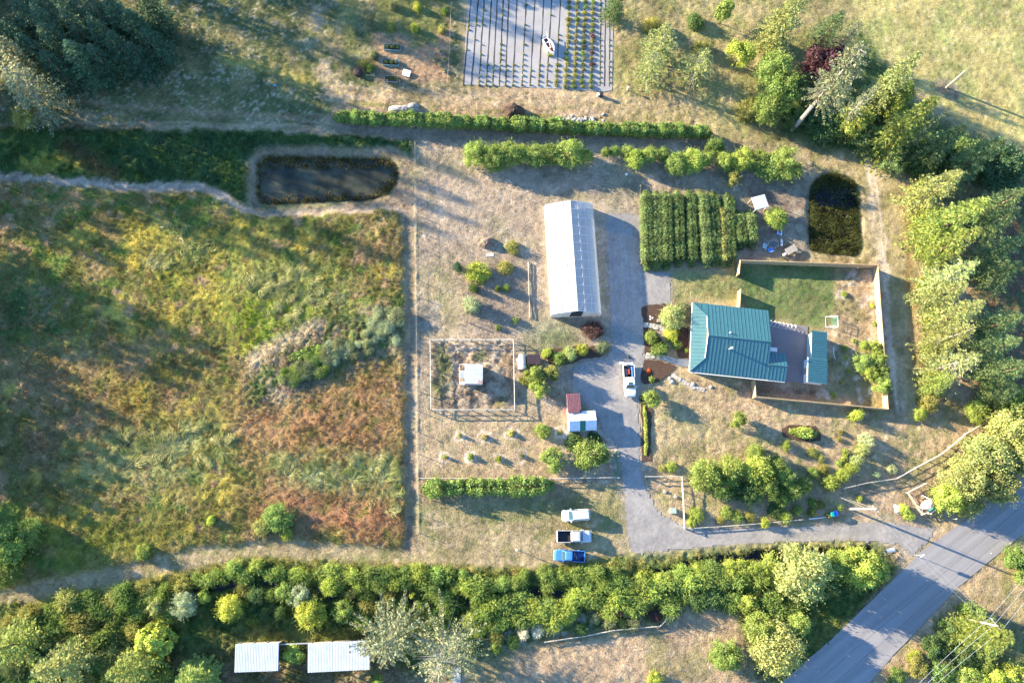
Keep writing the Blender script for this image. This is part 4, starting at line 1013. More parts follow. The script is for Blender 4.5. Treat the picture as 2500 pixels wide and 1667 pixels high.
fill([(560, 1380), (900, 1395), (1200, 1405), (1500, 1395), (1500, 1430), (1300, 1430), (1000, 1450), (760, 1430), (560, 1408)], 30, 17, 27, ['bright', 'lime', 'mid', 'bright'])
fill([(1140, 1440), (1350, 1470), (1480, 1420), (1590, 1400), (1640, 1440), (1560, 1480), (1400, 1510), (1280, 1530), (1150, 1550)], 33, 20, 32, ['bright', 'lime', 'bright', 'lime', 'mid'])
fill([(1610, 1400), (1740, 1380), (1900, 1370), (1900, 1420), (1740, 1440), (1620, 1440)], 30, 20, 31, ['lime', 'lime', 'bright'])
fill([(1600, 1450), (1900, 1440), (2000, 1460), (1900, 1500), (1780, 1480), (1680, 1490), (1600, 1480)], 33, 19, 29, ['dark', 'mid', 'mid'])
fill([(560, 1425), (760, 1440), (960, 1455), (1150, 1450), (1150, 1500), (900, 1490), (700, 1465), (560, 1455)], 34, 15, 24, ['mid', 'bright', 'dark', 'olive'])
fill([(150, 1520), (300, 1500), (420, 1455), (470, 1470), (400, 1530), (250, 1560), (150, 1560)], 36, 18, 27, ['mid', 'olive', 'bright'])
fill([(0, 1560), (150, 1540), (330, 1560), (300, 1620), (120, 1640), (0, 1640)], 36, 22, 32, ['olive', 'mid', 'con'])
fill([(60, 1640), (420, 1640), (520, 1667), (60, 1690)], 44, 26, 36, ['mid', 'olive'])
fill([(600, 1470), (700, 1480), (700, 1530), (560, 1530), (480, 1510)], 40, 18, 26, ['dark', 'mid'])
fill([(1100, 1550), (1350, 1530), (1450, 1530), (1280, 1560), (1130, 1600)], 34, 14, 22, ['dark', 'olive', 'white', 'mid'])
fill([(1400, 1490), (1600, 1470), (1610, 1510), (1490, 1540)], 30, 14, 20, ['plum', 'dark', 'grey', 'olive'], .06)
for i, (x, y, r, h, c) in enumerate(sorted(thick)):
    S(x, y, r, h, c, 'bush in the dense thicket along the ditch, %s from the left' % ordn(i + 1), 'bushes of the ditch thicket', kind=('fine', 'fine', 'shrub')[i % 3], name='thicket_bush')
cf(1000, 1478, 15, 5.8, 'grey', 'sparse', 'big feathery grey green conifer beside the white roofs', at='tip') if False else None
cf(938, 1582, 15, 6.2, 'cong', 'star', 'big feathery grey green conifer right of the white roofs')
cf(1070, 1632, 20, 6.6, 'cong', 'starbare', 'large half bare conifer with silvery limbs at the bottom')
cf(195, 1600, 13, 4.2, 'olive', 'fir', 'grey green conifer with a visible trunk at the bottom left corner', at='foot')
cf(362, 1606, 14, 3.8, 'cedar', 'fir', 'green conifer with a leaning pale trunk at the bottom left', at='foot')
cf(500, 1640, 10, 3.4, 'cedar', 'dense', 'green conifer cut by the bottom edge left of the white roofs', at='foot')
cf(80, 1560, 12, 4.2, 'cedar', 'fir', 'grey green conifer at the left of the bottom thicket', at='foot')
# right bottom verge
rb = [(2372, 1503, 34, 4, 'mid'), (2320, 1540, 36, 2.5, 'dark'), (2280, 1580, 34, 2.2, 'dark'), (2350, 1590, 36, 3, 'dark'), (2240, 1625, 30, 2, 'olive'), (2300, 1640, 34, 2.4, 'mid'), (2360, 1650, 34, 3, 'bright'), (2420, 1655, 36, 3.5, 'yellow'), (2480, 1650, 40, 3.5, 'lime'), (2190, 1655, 26, 1.6, 'mid'), (2480, 1360, 34, 4, 'mid'), (2500, 1400, 30, 3, 'bright'), (2400, 1610, 30, 2.6, 'bright'), (2230, 1600, 20, 1.2, 'yellow')]
for i, (x, y, r, h, c) in enumerate(sorted(rb)):
    T(x, y, r, h, c, 'roadside bush in the bottom right corner, %s from the left' % ordn(i + 1), 'roadside bushes in the bottom right corner', stem=.06, lib=CROWN, name='roadside_bush')
cf(2470, 1560, 11, 4.6, 'cedar', 'dense', 'bushy yellow green conifer under the power lines at the right edge')
# ------------------------------------------------------------------ building materials
M_teal = mat('teal_roof_metal', (.014, .105, .128), .55, .12, 1.2, 0, metal=.0, spec=.4, coat=1.0)
M_teal.node_tree.nodes['Principled BSDF'].inputs['Coat Roughness'].default_value = .58
M_teal.node_tree.nodes['Principled BSDF'].inputs['Coat IOR'].default_value = 1.7
M_white_metal = mat('white_roof_metal', (.66, .66, .67), .42, .08, .8, spec=.5)
M_siding = mat('pale_siding', (.50, .48, .42), .7, .06, 2)
M_trim = mat('white_trim', (.80, .79, .76), .6, .05, 3)
M_glass = mat('dark_glass', (.02, .028, .033), .06, .1, 1, spec=.8)
M_conc = mat('pale_concrete', (.45, .42, .38), .9, .15, 3, .01, 20)
M_timber = mat('new_timber', (.52, .365, .20), .75, .18, 5, .01, 24)
M_oldwood = mat('weathered_wood', (.36, .32, .27), .85, .25, 6, .015, 20)
M_steel = mat('galvanised_steel', (.55, .56, .58), .45, .12, 4, metal=.6)
M_soil = mat('soil', (.055, .040, .030), .95, .35, 5, .04, 10)
M_mulch = mat('bark_mulch', (.060, .036, .026), .95, .5, 7, .07, 9, col2=(.12, .065, .042))
M_redroof = mat('red_brown_roof', (.40, .165, .145), .45, .12, 2, spec=.4)
M_brownroof = mat('dark_brown_roof', (.075, .045, .045), .5, .15, 2)
M_greenpanel = mat('green_sheet', (.010, .15, .095), .4, .1, 3)
M_black = mat('black_plastic', (.02, .02, .022), .6, .2, 4)
M_whitep = mat('white_paint', (.80, .80, .78), .45, .06, 4)
M_rust = mat('rusty_sheet', (.30, .10, .06), .75, .4, 5, col2=(.62, .50, .44))

def clip(poly, ax, lo, hi):
    for sgn, lim in ((1, lo), (-1, hi)):
        out = []
        for i in range(len(poly)):
            a, b = poly[i], poly[(i + 1) % len(poly)]
            da, db = sgn * (a[ax] - lim), sgn * (b[ax] - lim)
            if da >= 0: out.append(a)
            if (da >= 0) != (db >= 0):
                t = da / (da - db); out.append((a[0] + (b[0] - a[0]) * t, a[1] + (b[1] - a[1]) * t))
        poly = out
        if len(poly) < 3: return []
    return poly

def roof_plane(parent, poly, zf, ax, width, m, ribs=1, rib_h=.05, rib_w=.05, thick=.05, name='roof_panel', lap=.0, mats=None):
    """sheet-metal panels laid across a roof plane; poly in plan (counter-clockwise), zf(x, y) height, ax = axis across the panels"""
    lo = min(p[ax] for p in poly); hi = max(p[ax] for p in poly)
    n = max(1, round((hi - lo) / width)); w = (hi - lo) / n
    for i in range(n):
        a, b = lo + i * w, lo + (i + 1) * w
        mb = MB()
        c = clip(poly, ax, a + .004, b - .004)
        if len(c) >= 3: mb.slab([(x, y, zf(x, y)) for x, y in c], thick)
        for k in range(ribs):
            s = a + w * (k + .5) / ribs - (w * .5 / ribs - rib_w * .6 if ribs == 1 else 0)
            r = clip(poly, ax, max(a + .004, s - rib_w / 2), min(b - .004, s + rib_w / 2))
            if len(r) >= 3: mb.slab([(x, y, zf(x, y) + rib_h) for x, y in r], rib_h + .01)
        if mb.v: mb.build(name, mats(i, n) if mats else m, parent)

def at_px(name, label, cat, x, y, z, rz, group=None):
    p = P(x, y, z); return thing(name, label, cat, (p.x, p.y, 0), rz, group)

def window(parent, x, y, z, w, h, face):
    """framed window on a wall; face = 'n','s','e','w'"""
    mb = MB(); gl = MB(); t = .04
    if face in 'ns':
        s = 1 if face == 'n' else -1
        y0, y1 = sorted((y, y + s * t)); mb.box(x - w / 2 - .07, x + w / 2 + .07, y0, y1, z - .07, z + h + .07)
        y0, y1 = sorted((y, y + s * (t + .015))); gl.box(x - w / 2, x + w / 2, y0, y1, z, z + h)
    else:
        s = 1 if face == 'e' else -1
        x0, x1 = sorted((x, x + s * t)); mb.box(x0, x1, y - w / 2 - .07, y + w / 2 + .07, z - .07, z + h + .07)
        x0, x1 = sorted((x, x + s * (t + .015))); gl.box(x0, x1, y - w / 2, y + w / 2, z, z + h)
    f = mb.build('window', M_trim, parent); gl.build('pane', M_glass, f)

# ------------------------------------------------------------------ house
HA = -5.5 * math.pi / 180
hs = at_px('house', 'single storey house with a teal metal hipped roof and east annexe', 'house', 1692, 738, 2.7, HA)
MB().box(.55, 12.8, -11.7, -.55, -.1, 2.62).build('wall', M_siding, hs)
MB().box(12.8, 16.0, -11.8, -7.8, -.1, 2.6).build('annexe_wall', M_siding, hs)
g = MB(); g.add([(2.75, -3.0, 3.45), (2.75, -9.2, 3.45), (2.75, -6.1, 4.55), (2.6, -3.0, 3.45), (2.6, -9.2, 3.45), (2.6, -6.1, 4.55)], [(0, 1, 2), (5, 4, 3), (3, 4, 1, 0), (4, 5, 2, 1), (5, 3, 0, 2)]); g.build('gable_wall', M_siding, hs)
SL = 2.0 / 6.1
rf = MB()
rf.add([(.1, -.1, 2.60), (13.1, -.1, 2.60), (13.1, -12.1, 2.60), (.1, -12.1, 2.60), (2.5, -6.1, 4.55), (13.1, -6.1, 4.55), (2.5, -2.5, 3.40), (2.5, -9.7, 3.40)],
       [(1, 0, 6, 4, 5), (0, 3, 7, 6), (7, 4, 6), (3, 2, 5, 4, 7), (2, 1, 5), (0, 1, 2, 3)])
roof = rf.build('roof', M_siding, hs)
roof_plane(roof, [(0, 0), (2.3, -2.35), (2.3, -6.08), (13.15, -6.08), (13.3, 0)], lambda x, y: 2.70 - y * SL, 0, .62, M_teal)
roof_plane(roof, [(0, -12.2), (13.3, -12.2), (13.15, -6.12), (2.3, -6.12), (2.3, -9.85)], lambda x, y: 2.70 + (y + 12.2) * SL, 0, .62, M_teal)
roof_plane(roof, [(-.02, -.12), (-.02, -12.08), (2.34, -9.75), (2.34, -2.45)], lambda x, y: 2.69 + x * SL, 1, .62, M_teal)
MB().tube([(2.25, -6.1, 4.76), (13.2, -6.1, 4.76)], .10, 6).build('ridge_cap', M_teal, roof)
for a, b in (((0, 0, 2.74), (2.32, -2.4, 3.52)), ((0, -12.2, 2.74), (2.32, -9.8, 3.52))): MB().tube([a, b], .08, 6).build('hip_cap', M_teal, roof)
for a, b in (((2.25, -2.4, 3.55), (2.25, -6.1, 4.74)), ((2.25, -9.8, 3.55), (2.25, -6.1, 4.74))): MB().tube([a, b], .06, 4).build('rake_trim', M_trim, roof)
MB().box(-.14, -.05, -12.2, 0, 2.50, 2.64).build('gutter', M_trim, hs)
MB().box(0, 16.5, -12.42, -12.32, 2.50, 2.64).build('gutter', M_trim, hs)
arf = MB(); arf.add([(13.0, -7.4, 2.62), (16.3, -7.4, 2.62), (16.3, -12.2, 2.62), (13.0, -12.2, 2.62), (13.0, -9.8, 3.45), (16.3, -9.8, 3.45)], [(1, 0, 4, 5), (3, 2, 5, 4), (0, 3, 4), (2, 1, 5), (0, 1, 2, 3)])
aroof = arf.build('annexe_roof', M_siding, hs)
roof_plane(aroof, [(13.34, -9.78), (16.5, -9.78), (16.5, -7.3), (13.34, -7.3)], lambda x, y: 3.56 - (y + 9.8) * .36, 0, .62, M_teal)
roof_plane(aroof, [(13.34, -12.28), (16.5, -12.28), (16.5, -9.82), (13.34, -9.82)], lambda x, y: 3.56 + (y + 9.8) * .34, 0, .62, M_teal)
MB().tube([(13.3, -9.8, 3.62), (16.55, -9.8, 3.62)], .09, 6).build('ridge_cap', M_teal, aroof)
MB().tube([(6.1, -5.2, 4.2), (6.1, -5.2, 4.85)], .12, 8).build('vent_pipe', M_white_metal, hs)
ch = MB().tube([(6.2, -8.0, 3.9), (6.2, -8.0, 5.3)], .13, 8).build('chimney_flue', M_steel, hs)
MB().tube([(6.2, -8.0, 5.3), (6.2, -8.0, 5.42)], .22, 8).build('flue_cap', M_white_metal, ch)
for y in (-3.2, -9.6): window(hs, .55, y, 1.0, 1.4, 1.1, 'w')
for x in (2.5, 5.5, 8.5, 11.2): window(hs, x, -11.7, 1.0, 1.5, 1.1, 's'); window(hs, x, -.55, 1.0, 1.4, 1.1, 'n')
window(hs, 16.0, -9.8, 1.0, 1.3, 1.1, 'e')
d = MB().box(.49, .55, -7.9, -6.9, .1, 2.15).build('door', mat('red_door', (.25, .05, .04), .5), hs); MB().box(.44, .49, -7.8, -7.72, 1.0, 1.1).build('handle', M_steel, d)
# ------------------------------------------------------------------ patio, teal shed
M_paver = gravel_mat('paver_grey', (.17, .15, .155), (.25, .22, .225), 5, bump=.02)
sheet('patio', [(1878, 783), (1972, 797), (1969, 936), (1914, 931), (1880, 920)], .05, M_paver, kind='structure', thick=.04)
sheet('porch_slab', [(1656, 876), (1684, 877), (1683, 896), (1655, 892)], .12, M_conc, kind='structure', thick=.12)
ts = at_px('garden_shed', 'long narrow garden shed with a teal metal roof beside the patio', 'shed', 1981, 873, 2.5, HA - .012)
MB().box(.2, 2.6, .1, 4.6, -.1, 2.3).build('wall', M_siding, ts)
MB().box(-.25, 2.65, -4.1, -.05, -.1, 2.4).build('front_wall', M_trim, ts)
roof_plane(ts, [(0, .02), (2.8, .02), (2.8, 4.9), (0, 4.9)], lambda x, y: 2.50 - x * .07, 1, .45, M_teal, thick=.06)
roof_plane(ts, [(-.62, -4.35), (2.85, -4.35), (2.85, -.02), (-.62, -.02)], lambda x, y: 2.66 - x * .07, 1, .45, M_teal, thick=.06)
MB().box(-.72, -.63, -4.3, -.05, 2.48, 2.70).build('fascia', M_trim, ts)
d = MB().box(-.30, -.25, -2.6, -1.6, .1, 2.05).build('door', M_oldwood, ts); MB().box(-.35, -.30, -1.8, -1.72, 1.0, 1.1).build('handle', M_steel, d)

# ------------------------------------------------------------------ greenhouse
def film_mat():
    m, N, L, b = new_mat('poly_film'); N.remove(b)
    geo = N.new('ShaderNodeNewGeometry'); nz = N.new('ShaderNodeTexNoise'); nz.inputs['Scale'].default_value = .5; nz.inputs['Detail'].default_value = 5
    L.new(geo.outputs['Position'], nz.inputs['Vector'])
    rp = N.new('ShaderNodeValToRGB'); rp.color_ramp.elements[0].color = (.52, .54, .56, 1); rp.color_ramp.elements[1].color = (.66, .67, .68, 1); L.new(nz.outputs['Fac'], rp.inputs[0])
    d = N.new('ShaderNodeBsdfDiffuse'); t = N.new('ShaderNodeBsdfTranslucent'); g = N.new('ShaderNodeBsdfGlossy'); tr = N.new('ShaderNodeBsdfTransparent')
    g.inputs['Roughness'].default_value = .25
    for n_ in (d, t): L.new(rp.outputs[0], n_.inputs['Color'])
    a = N.new('ShaderNodeMixShader'); a.inputs[0].default_value = .35; L.new(d.outputs[0], a.inputs[1]); L.new(t.outputs[0], a.inputs[2])
    b2 = N.new('ShaderNodeMixShader'); b2.inputs[0].default_value = .32; L.new(a.outputs[0], b2.inputs[1]); L.new(tr.outputs[0], b2.inputs[2])
    c = N.new('ShaderNodeMixShader'); c.inputs[0].default_value = .05; L.new(b2.outputs[0], c.inputs[1]); L.new(g.outputs[0], c.inputs[2])
    L.new(c.outputs[0], N['Material Output'].inputs['Surface'])
    return m
M_film = film_mat()
gh = at_px('greenhouse', 'long white plastic film greenhouse with steel hoops', 'greenhouse', 1411, 759.6, 3.7, math.radians(2.85))
prof = [(4.28, 0), (4.36, .7), (4.36, 1.5), (4.18, 2.0), (3.6, 2.4), (2.6, 2.85), (1.3, 3.3), (0, 3.72)]
NB = 13; GL = 20.15; bay = GL / NB
for i in range(NB):
    y0, y1 = i * bay + .01, (i + 1) * bay - .01; sag = .03
    for s in (-1, 1):
        mb = MB(); vs = []
        for (x, z) in prof:
            for k, yy in enumerate((y0, (y0 + y1) / 2, y1)): vs.append((s * (x - (sag if k == 1 else 0)), yy, z - (sag if k == 1 else 0)))
        fs = []
        for q in range(len(prof) - 1):
            for k in range(2):
                a = q * 3 + k; f = (a, a + 1, a + 4, a + 3); fs.append(f if s < 0 else f[::-1])
        mb.add(vs, fs).build('film_panel', M_film, gh, smooth=True)
for i in range(NB + 1):
    y = min(max(i * bay, .05), GL - .05)
    pts = [(-x - .01, y, z + .015) for x, z in prof] + [(x + .01, y, z + .015) for x, z in prof[-2::-1]]
    MB().tube(pts, .030, 5).build('hoop', M_white_metal, gh)
for x, z in ((-4.38, 1.5), (-2.6, 2.87), (-1.3, 3.32), (0, 3.75), (1.3, 3.32), (2.6, 2.87), (4.38, 1.5)):
    MB().tube([(x, .05, z), (x, GL - .05, z)], .024, 5).build('purlin', M_white_metal, gh)
for s in (-1, 1):
    for y0, y1 in ((.1, 2 * bay), (GL - .1, GL - 2 * bay)):
        MB().tube([(s * .2, y0, 3.5), (s * 2.5, y1, 2.75)], .03, 4).build('brace', M_white_metal, gh)
for y, nm in ((-.01, 'south'), (GL + .01, 'north')):
    xs = [-4.2, -2.6, -1.1, 1.1, 2.6, 4.2]
    for a, b in zip(xs[:-1], xs[1:]):
        def zt(x): return np.interp(abs(x), [0, 1.3, 2.6, 3.6, 4.18, 4.36], [3.7, 3.28, 2.83, 2.38, 1.98, 1.5])
        q = [(a + .03, y, .05), (b - .03, y, .05), (b - .03, y, zt(b))] + ([(0, y, 3.68)] if a < 0 < b else []) + [(a + .03, y, zt(a))]
        MB().slab(q if y < 0 else q[::-1], .02).build('end_panel', M_film if abs(a + b) > .1 else M_glass, gh)
    for x in xs: MB().box(x - .03, x + .03, y - .03, y + .03, 0, float(zt(x)) - .02).build('end_post', M_white_metal, gh)
bm = MB()
for k in range(2):
    for x in (-2.6, 0, 2.6)[k::1][:1] if False else (-2.7, 0, 2.7):
        pass
for x in (-2.8, 0, 2.8): tag(MB().box(x - .6, x + .6, .8, GL - .8, -.05, .32).build('growing_bed', M_soil, gh), None)
for x in (-2.8, 0, 2.8):
    pts = [gh.matrix_world @ Vector((0, 0, 0))]
# ------------------------------------------------------------------ sheds by the gravel yard
rs = at_px('red_shed', 'small lean-to shed with red brown ribbed roof beside the white barn', 'shed', 1386, 1008, 2.3, .06)
MB().box(.12, 2.25, .05, 3.0, -.1, 2.1).build('wall', M_oldwood, rs)
roof_plane(rs, [(0, .0), (2.35, .0), (2.35, 3.2), (0, 3.2)], lambda x, y: 2.36 - x * .10, 0, .78, M_redroof, 3, .05, .07)
MB().box(-.55, -.02, .1, 1.3, .9, .98).build('side_shelf', M_redroof, rs)
MB().box(2.05, 2.38, .05, .5, 2.22, 2.34).build('solar_panel', M_glass, rs)
wb = at_px('white_barn', 'small barn with white ribbed roof and a green roof section', 'barn', 1389, 1052, 1.7, .045)
MB().box(.1, 4.55, .1, 3.1, -.1, 1.75).build('wall', mat('blue_grey_wall', (.32, .42, .52), .6, .06), wb)
for x in (.1, 4.5): MB().add([(x, .1, 1.75), (x, 3.1, 1.75), (x, 1.55, 2.55), (x + .05, .1, 1.75), (x + .05, 3.1, 1.75), (x + .05, 1.55, 2.55)], [(0, 2, 1), (3, 4, 5), (0, 1, 4, 3), (1, 2, 5, 4), (2, 0, 3, 5)]).build('gable_wall', M_siding, wb)
roof_plane(wb, [(0, 1.57), (4.66, 1.57), (4.66, 3.25), (0, 3.25)], lambda x, y: 2.66 - (y - 1.55) * .50, 0, .93, M_white_metal, 4, .04, .06)
M_bluew = mat('blue_white_sheet', (.50, .58, .68), .45, .06, 2)
roof_plane(wb, [(0, -.05), (4.66, -.05), (4.66, 1.53), (0, 1.53)], lambda x, y: 2.66 + (y - 1.55) * .50, 0, .93, M_bluew, 4, .05, .08, mats=lambda i, n: M_greenpanel if i in (2,) else M_bluew)
d = MB().box(1.9, 2.9, .03, .1, .05, 1.6).build('door', M_trim, wb); MB().box(2.0, 2.08, -.02, .03, .8, .9).build('handle', M_steel, d)
hh = at_px('hen_house', 'little hen house with a dark brown ribbed roof', 'hen house', 1287, 888, 1.8, 0)
MB().box(.1, 2.1, .1, 1.5, -.05, 1.6).build('wall', M_oldwood, hh)
roof_plane(hh, [(0, 0), (2.25, 0), (2.25, 1.65), (0, 1.65)], lambda x, y: 1.82 - x * .06, 1, .55, M_brownroof, 2, .03, .05)
sv = at_px('silver_hut', 'small round topped silver metal hut beside the brown hen house', 'hut', 1276, 901, 1.2, .02)
ar = [(-.68, 0), (-.7, .7), (-.62, 1.15), (-.42, 1.5), (-.15, 1.68), (.15, 1.68), (.42, 1.5), (.62, 1.15), (.7, .7), (.68, 0)]
for i in range(3):
    mb = MB(); y0, y1 = i * .85 + .01, (i + 1) * .85 - .01
    mb.loft([[(x, y0, z) for x, z in ar], [(x, y1, z) for x, z in ar]], True, True); mb.build('shell_section', M_steel if i != 1 else mat('silver_sheet', (.62, .63, .64), .4, .1, 3, metal=.5), sv)
MB().box(-.95, -.70, 1.4, 1.9, .3, .9).build('nest_box', M_trim, sv)
# ------------------------------------------------------------------ pen shelter
cp = at_px('pen_shelter', 'animal shelter with a white corrugated roof and one rusty corner in the pen', 'shelter', 1134, 937, 2.2, 0)
for x, y in ((.1, .1), (2.9, .1), (2.9, 3.3), (.1, 3.3)): MB().box(x - .06, x + .06, y - .06, y + .06, -.1, 2.05).build('post', M_oldwood, cp)
MB().box(2.85, 2.95, .2, 3.2, 0, 2.0).build('back_wall', M_oldwood, cp); MB().box(.2, 2.8, 3.25, 3.33, 0, 2.0).build('side_wall', M_oldwood, cp); MB().box(.2, 2.8, .07, .15, 0, 2.0).build('side_wall', M_oldwood, cp)
roof_plane(cp, [(0, .0), (3.05, .0), (3.05, 3.4), (0, 3.4)], lambda x, y: 2.24 - x * .05, 1, .85, M_white_metal, 4, .035, .07)
MB().slab([(2.25, .02, 2.19), (3.04, .02, 2.15), (3.04, .75, 2.15), (2.25, .75, 2.19)], .02).build('rusty_patch', M_rust, cp)
for y in (.0, 1.1, 2.3, 3.4): MB().box(-.85, 0, y - .04, y + .04, 1.75, 1.83).build('lean_to_rafter', M_whitep, cp)
MB().box(-.88, -.82, 0, 3.4, 1.73, 1.81).build('lean_to_beam', M_whitep, cp)
MB().box(-.8, -.02, 1.15, 2.25, 1.84, 1.87).build('lean_to_sheet', M_steel, cp); MB().box(-.8, -.02, .05, .4, 1.84, 1.87).build('lean_to_sheet', M_whitep, cp)
for y in (.05, 3.35): MB().box(-.88, -.80, y - .04, y + .04, -.1, 1.75).build('post', M_oldwood, cp)
# ------------------------------------------------------------------ white roofs at the bottom, canopy above the fire circle
def open_barn(label, px, w, dpt, rz, zt=2.6):
    t = at_px('open_barn', label, 'barn', px[0], px[1], zt, rz)
    for i in range(4):
        for y in (.2, dpt - .2): MB().box(.15 + (w - .3) * i / 3 - .07, .15 + (w - .3) * i / 3 + .07, y - .07, y + .07, -.2, zt - .1).build('post', M_oldwood, t)
    MB().box(.1, w - .1, dpt - .3, dpt - .22, -.1, zt - .12).build('back_wall', M_oldwood, t)
    roof_plane(t, [(0, 0), (w, 0), (w, dpt), (0, dpt)], lambda x, y: zt + (y - dpt / 2) * .05, 0, .91, M_white_metal, 4, .03, .05)
    return t
open_barn('smaller white roofed open barn at the bottom left edge', (572, 1641), 6.55, 4.1, math.radians(1.5))
open_barn('larger white roofed open barn beside the feathery conifer', (751, 1641.5), 9.4, 4.25, math.radians(2.1))
t = at_px('pipe_rail', 'grey pipe rail joining the two white roofed barns', 'rail', 681, 1573, 1.5, math.radians(1))
MB().tube([(0, 0, 1.5), (4.6, .05, 1.5)], .06, 6).build('top_pipe', M_steel, t); MB().tube([(0, 0, .9), (4.6, .05, .9)], .05, 6).build('lower_pipe', M_steel, t)
for x in (.05, 2.3, 4.55): MB().tube([(x, .0, -.1), (x, .0, 1.5)], .05, 6).build('post', M_steel, t)
t = at_px('canopy', 'small white metal canopy on posts above the fire circle', 'canopy', 1844.6, 513, 2.2, math.radians(16))
roof_plane(t, [(0, 0), (2.62, 0), (2.62, 2.42), (0, 2.42)], lambda x, y: 2.2 + y * .03, 1, .8, M_white_metal, 3, .03, .05)
for x in (.15, 2.45):
    for y in (.15, 2.25): MB().box(x - .05, x + .05, y - .05, y + .05, -.1, 2.15).build('post', M_oldwood, t)
t = at_px('slab_steps', 'pale stone paved steps at the bottom edge below the half bare conifer', 'steps', 1113, 1662, .3, 0)
for k in range(5):
    for j in range(2): MB().box(-.75 + j * .76, -.02 + j * .74, k * .72 - 1.5, k * .72 - .82, .0, .2 + .03 * ((k + j) % 2)).build('slab', M_conc, t)
# ------------------------------------------------------------------ fences
M_rail = mat('pale_rail_wood', (.46, .41, .34), .85, .2, 6)
M_wire = mat('rusty_wire', (.20, .17, .14), .8, .2, 6)
def post_mesh(h, s, m, capm=None):
    return MB().box(-s, s, -s, s, -.2, h).mesh('post', m)
def fence_line(name, label, px, h, gap, kind, zpx=0.0, group=None, cat='fence'):
    """fence along photograph pixels px (its line at height zpx)"""
    w = [P(x, y, zpx) for x, y in px]
    for q in w: q.z = 0
    t = thing(name, label, cat, (w[0].x, w[0].y, 0), 0, group)
    o = w[0]
    pm = {'board': lambda: post_mesh(h + .06, .06, M_timber), 'rail': lambda: post_mesh(h, .06, M_oldwood), 'wire': lambda: MB().tube([(0, 0, -.2), (0, 0, h)], .05, 6).mesh('post', M_oldwood), 'pole': lambda: MB().tube([(0, 0, -.2), (0, 0, h)], .06, 6).mesh('post', M_whitep)}[kind]()
    for a, b in zip(w[:-1], w[1:]):
        L_ = (b - a).length; n = max(1, round(L_ / gap)); d_ = (b - a) / L_; ang = math.atan2(d_.y, d_.x)
        for i in range(n + 1):
            if i == 0 and a is not w[0]: continue
            p = a + d_ * (L_ * i / n) - o
            ob('post', pm, t, (p.x, p.y, 0), ang)
        for i in range(n):
            p = a + d_ * (L_ * i / n) - o; l = L_ / n
            mb = MB()
            if kind == 'board':
                k = max(1, int(l / .145)); bw = (l - .1) / k
                for j in range(k):
                    off = .004 * ((j * 7) % 3); mb.box(.06 + j * bw, .06 + (j + 1) * bw - .006, -.012 + off, .012 + off, .03, h - .02 - .006 * ((j * 5) % 3))
                mb.box(.06, l - .06, -.05, -.014, .3, .38); mb.box(.06, l - .06, -.05, -.014, h - .35, h - .27); mb.box(.06, l - .06, -.05, .05, h - .02, h + .01)
                mb.build('panel', M_timber, t, (p.x, p.y, 0), ang)
            elif kind == 'rail':
                for j, z in enumerate((h * .45, h * .9)):
                    MB().tube([(0, 0, z), (l, 0, z + .03 * ((i + j) % 2))], .055 + .025 * j, 5).build('rail', M_rail, t, (p.x, p.y, 0), ang)
            else:
                for z in (.3, .6, .9, h - .06): mb.tube([(0, 0, z), (l / 2, 0, z - .02), (l, 0, z)], M_w if False else (.006 if z < h - .1 else .012), 3, False)
                mb.build('wire_strands', M_wire, t, (p.x, p.y, 0), ang)
    return t
fence_line('board_fence', 'tall new timber board fence round the yard of the house', [(1805, 668), (1808, 635), (1920, 639), (2040, 643), (2144, 647), (2150, 740), (2158, 840), (2169, 998), (2010, 983), (1846, 968), (1843, 928)], 1.83, 2.4, 'board', 1.83)
fence_line('board_fence', 'short timber board fence joining the house to the lawn', [(1809, 706), (1806, 756)], 1.83, 1.8, 'board', 1.83)
fence_line('wire_fence', 'long wire fence on thin posts between the meadow and the central lot', [(1013, 347), (1013, 520), (1016, 760), (1017, 1000), (1020, 1160), (1022, 1300)], 1.25, 3.2, 'wire', 1.0)
fence_line('rail_fence', 'wooden rail fence round the animal pen', [(1052, 1000), (1050, 829), (1150, 829), (1254, 828), (1257, 1000), (1152, 1000), (1052, 1000)], 1.3, 2.3, 'rail', 1.2)
fence_line('rail_fence', 'wooden rail fence between the laurel hedge and the green gate', [(1022, 1167), (1180, 1168), (1345, 1168), (1509, 1165)], 1.2, 2.6, 'rail', 1.1)
fence_line('rail_fence', 'wooden rail fence cornering on the right of the drive entrance', [(1577, 1163), (1666, 1163), (1670, 1230), (1672, 1287)], 1.2, 2.6, 'rail', 1.1)
fence_line('rail_fence', 'rail fence running along the top of the drive bank', [(1673, 1290), (1760, 1285), (1850, 1278), (1960, 1268)], .7, 3.2, 'rail', .6)
fence_line('rail_fence', 'pale rail fence curving from the front garden past the feathery road trees', [(2060, 1192), (2120, 1178), (2190, 1168), (2240, 1140), (2300, 1108), (2345, 1072), (2360, 1058), (2400, 1035), (2416, 1018), (2417, 1000)], 1.0, 2.4, 'rail', .9)
fence_line('rail_fence', 'pale rail pen holding the old cement mixer', [(2262, 1180), (2218, 1202), (2253, 1256), (2307, 1231)], 1.0, 2.2, 'rail', .9)
fence_line('wire_fence', 'wire fence down the right side of the kitchen garden', [(1102, -20), (1098, 100), (1092, 200)], 1.4, 2.4, 'wire', 1.2)
fence_line('wire_fence', 'wire fence along the bottom of the kitchen garden', [(1092, 203), (1005, 199), (915, 195)], 1.4, 2.4, 'wire', 1.2)
fence_line('wire_fence', 'wire fence along the lower edge of the weedy plot', [(1145, 786), (1202, 784), (1262, 781)], 1.2, 2.4, 'wire', 1.1)
fence_line('wire_fence', 'wire fence down the left edge of the weedy plot', [(1141, 662), (1142, 720), (1145, 784)], 1.2, 2.4, 'wire', 1.1)
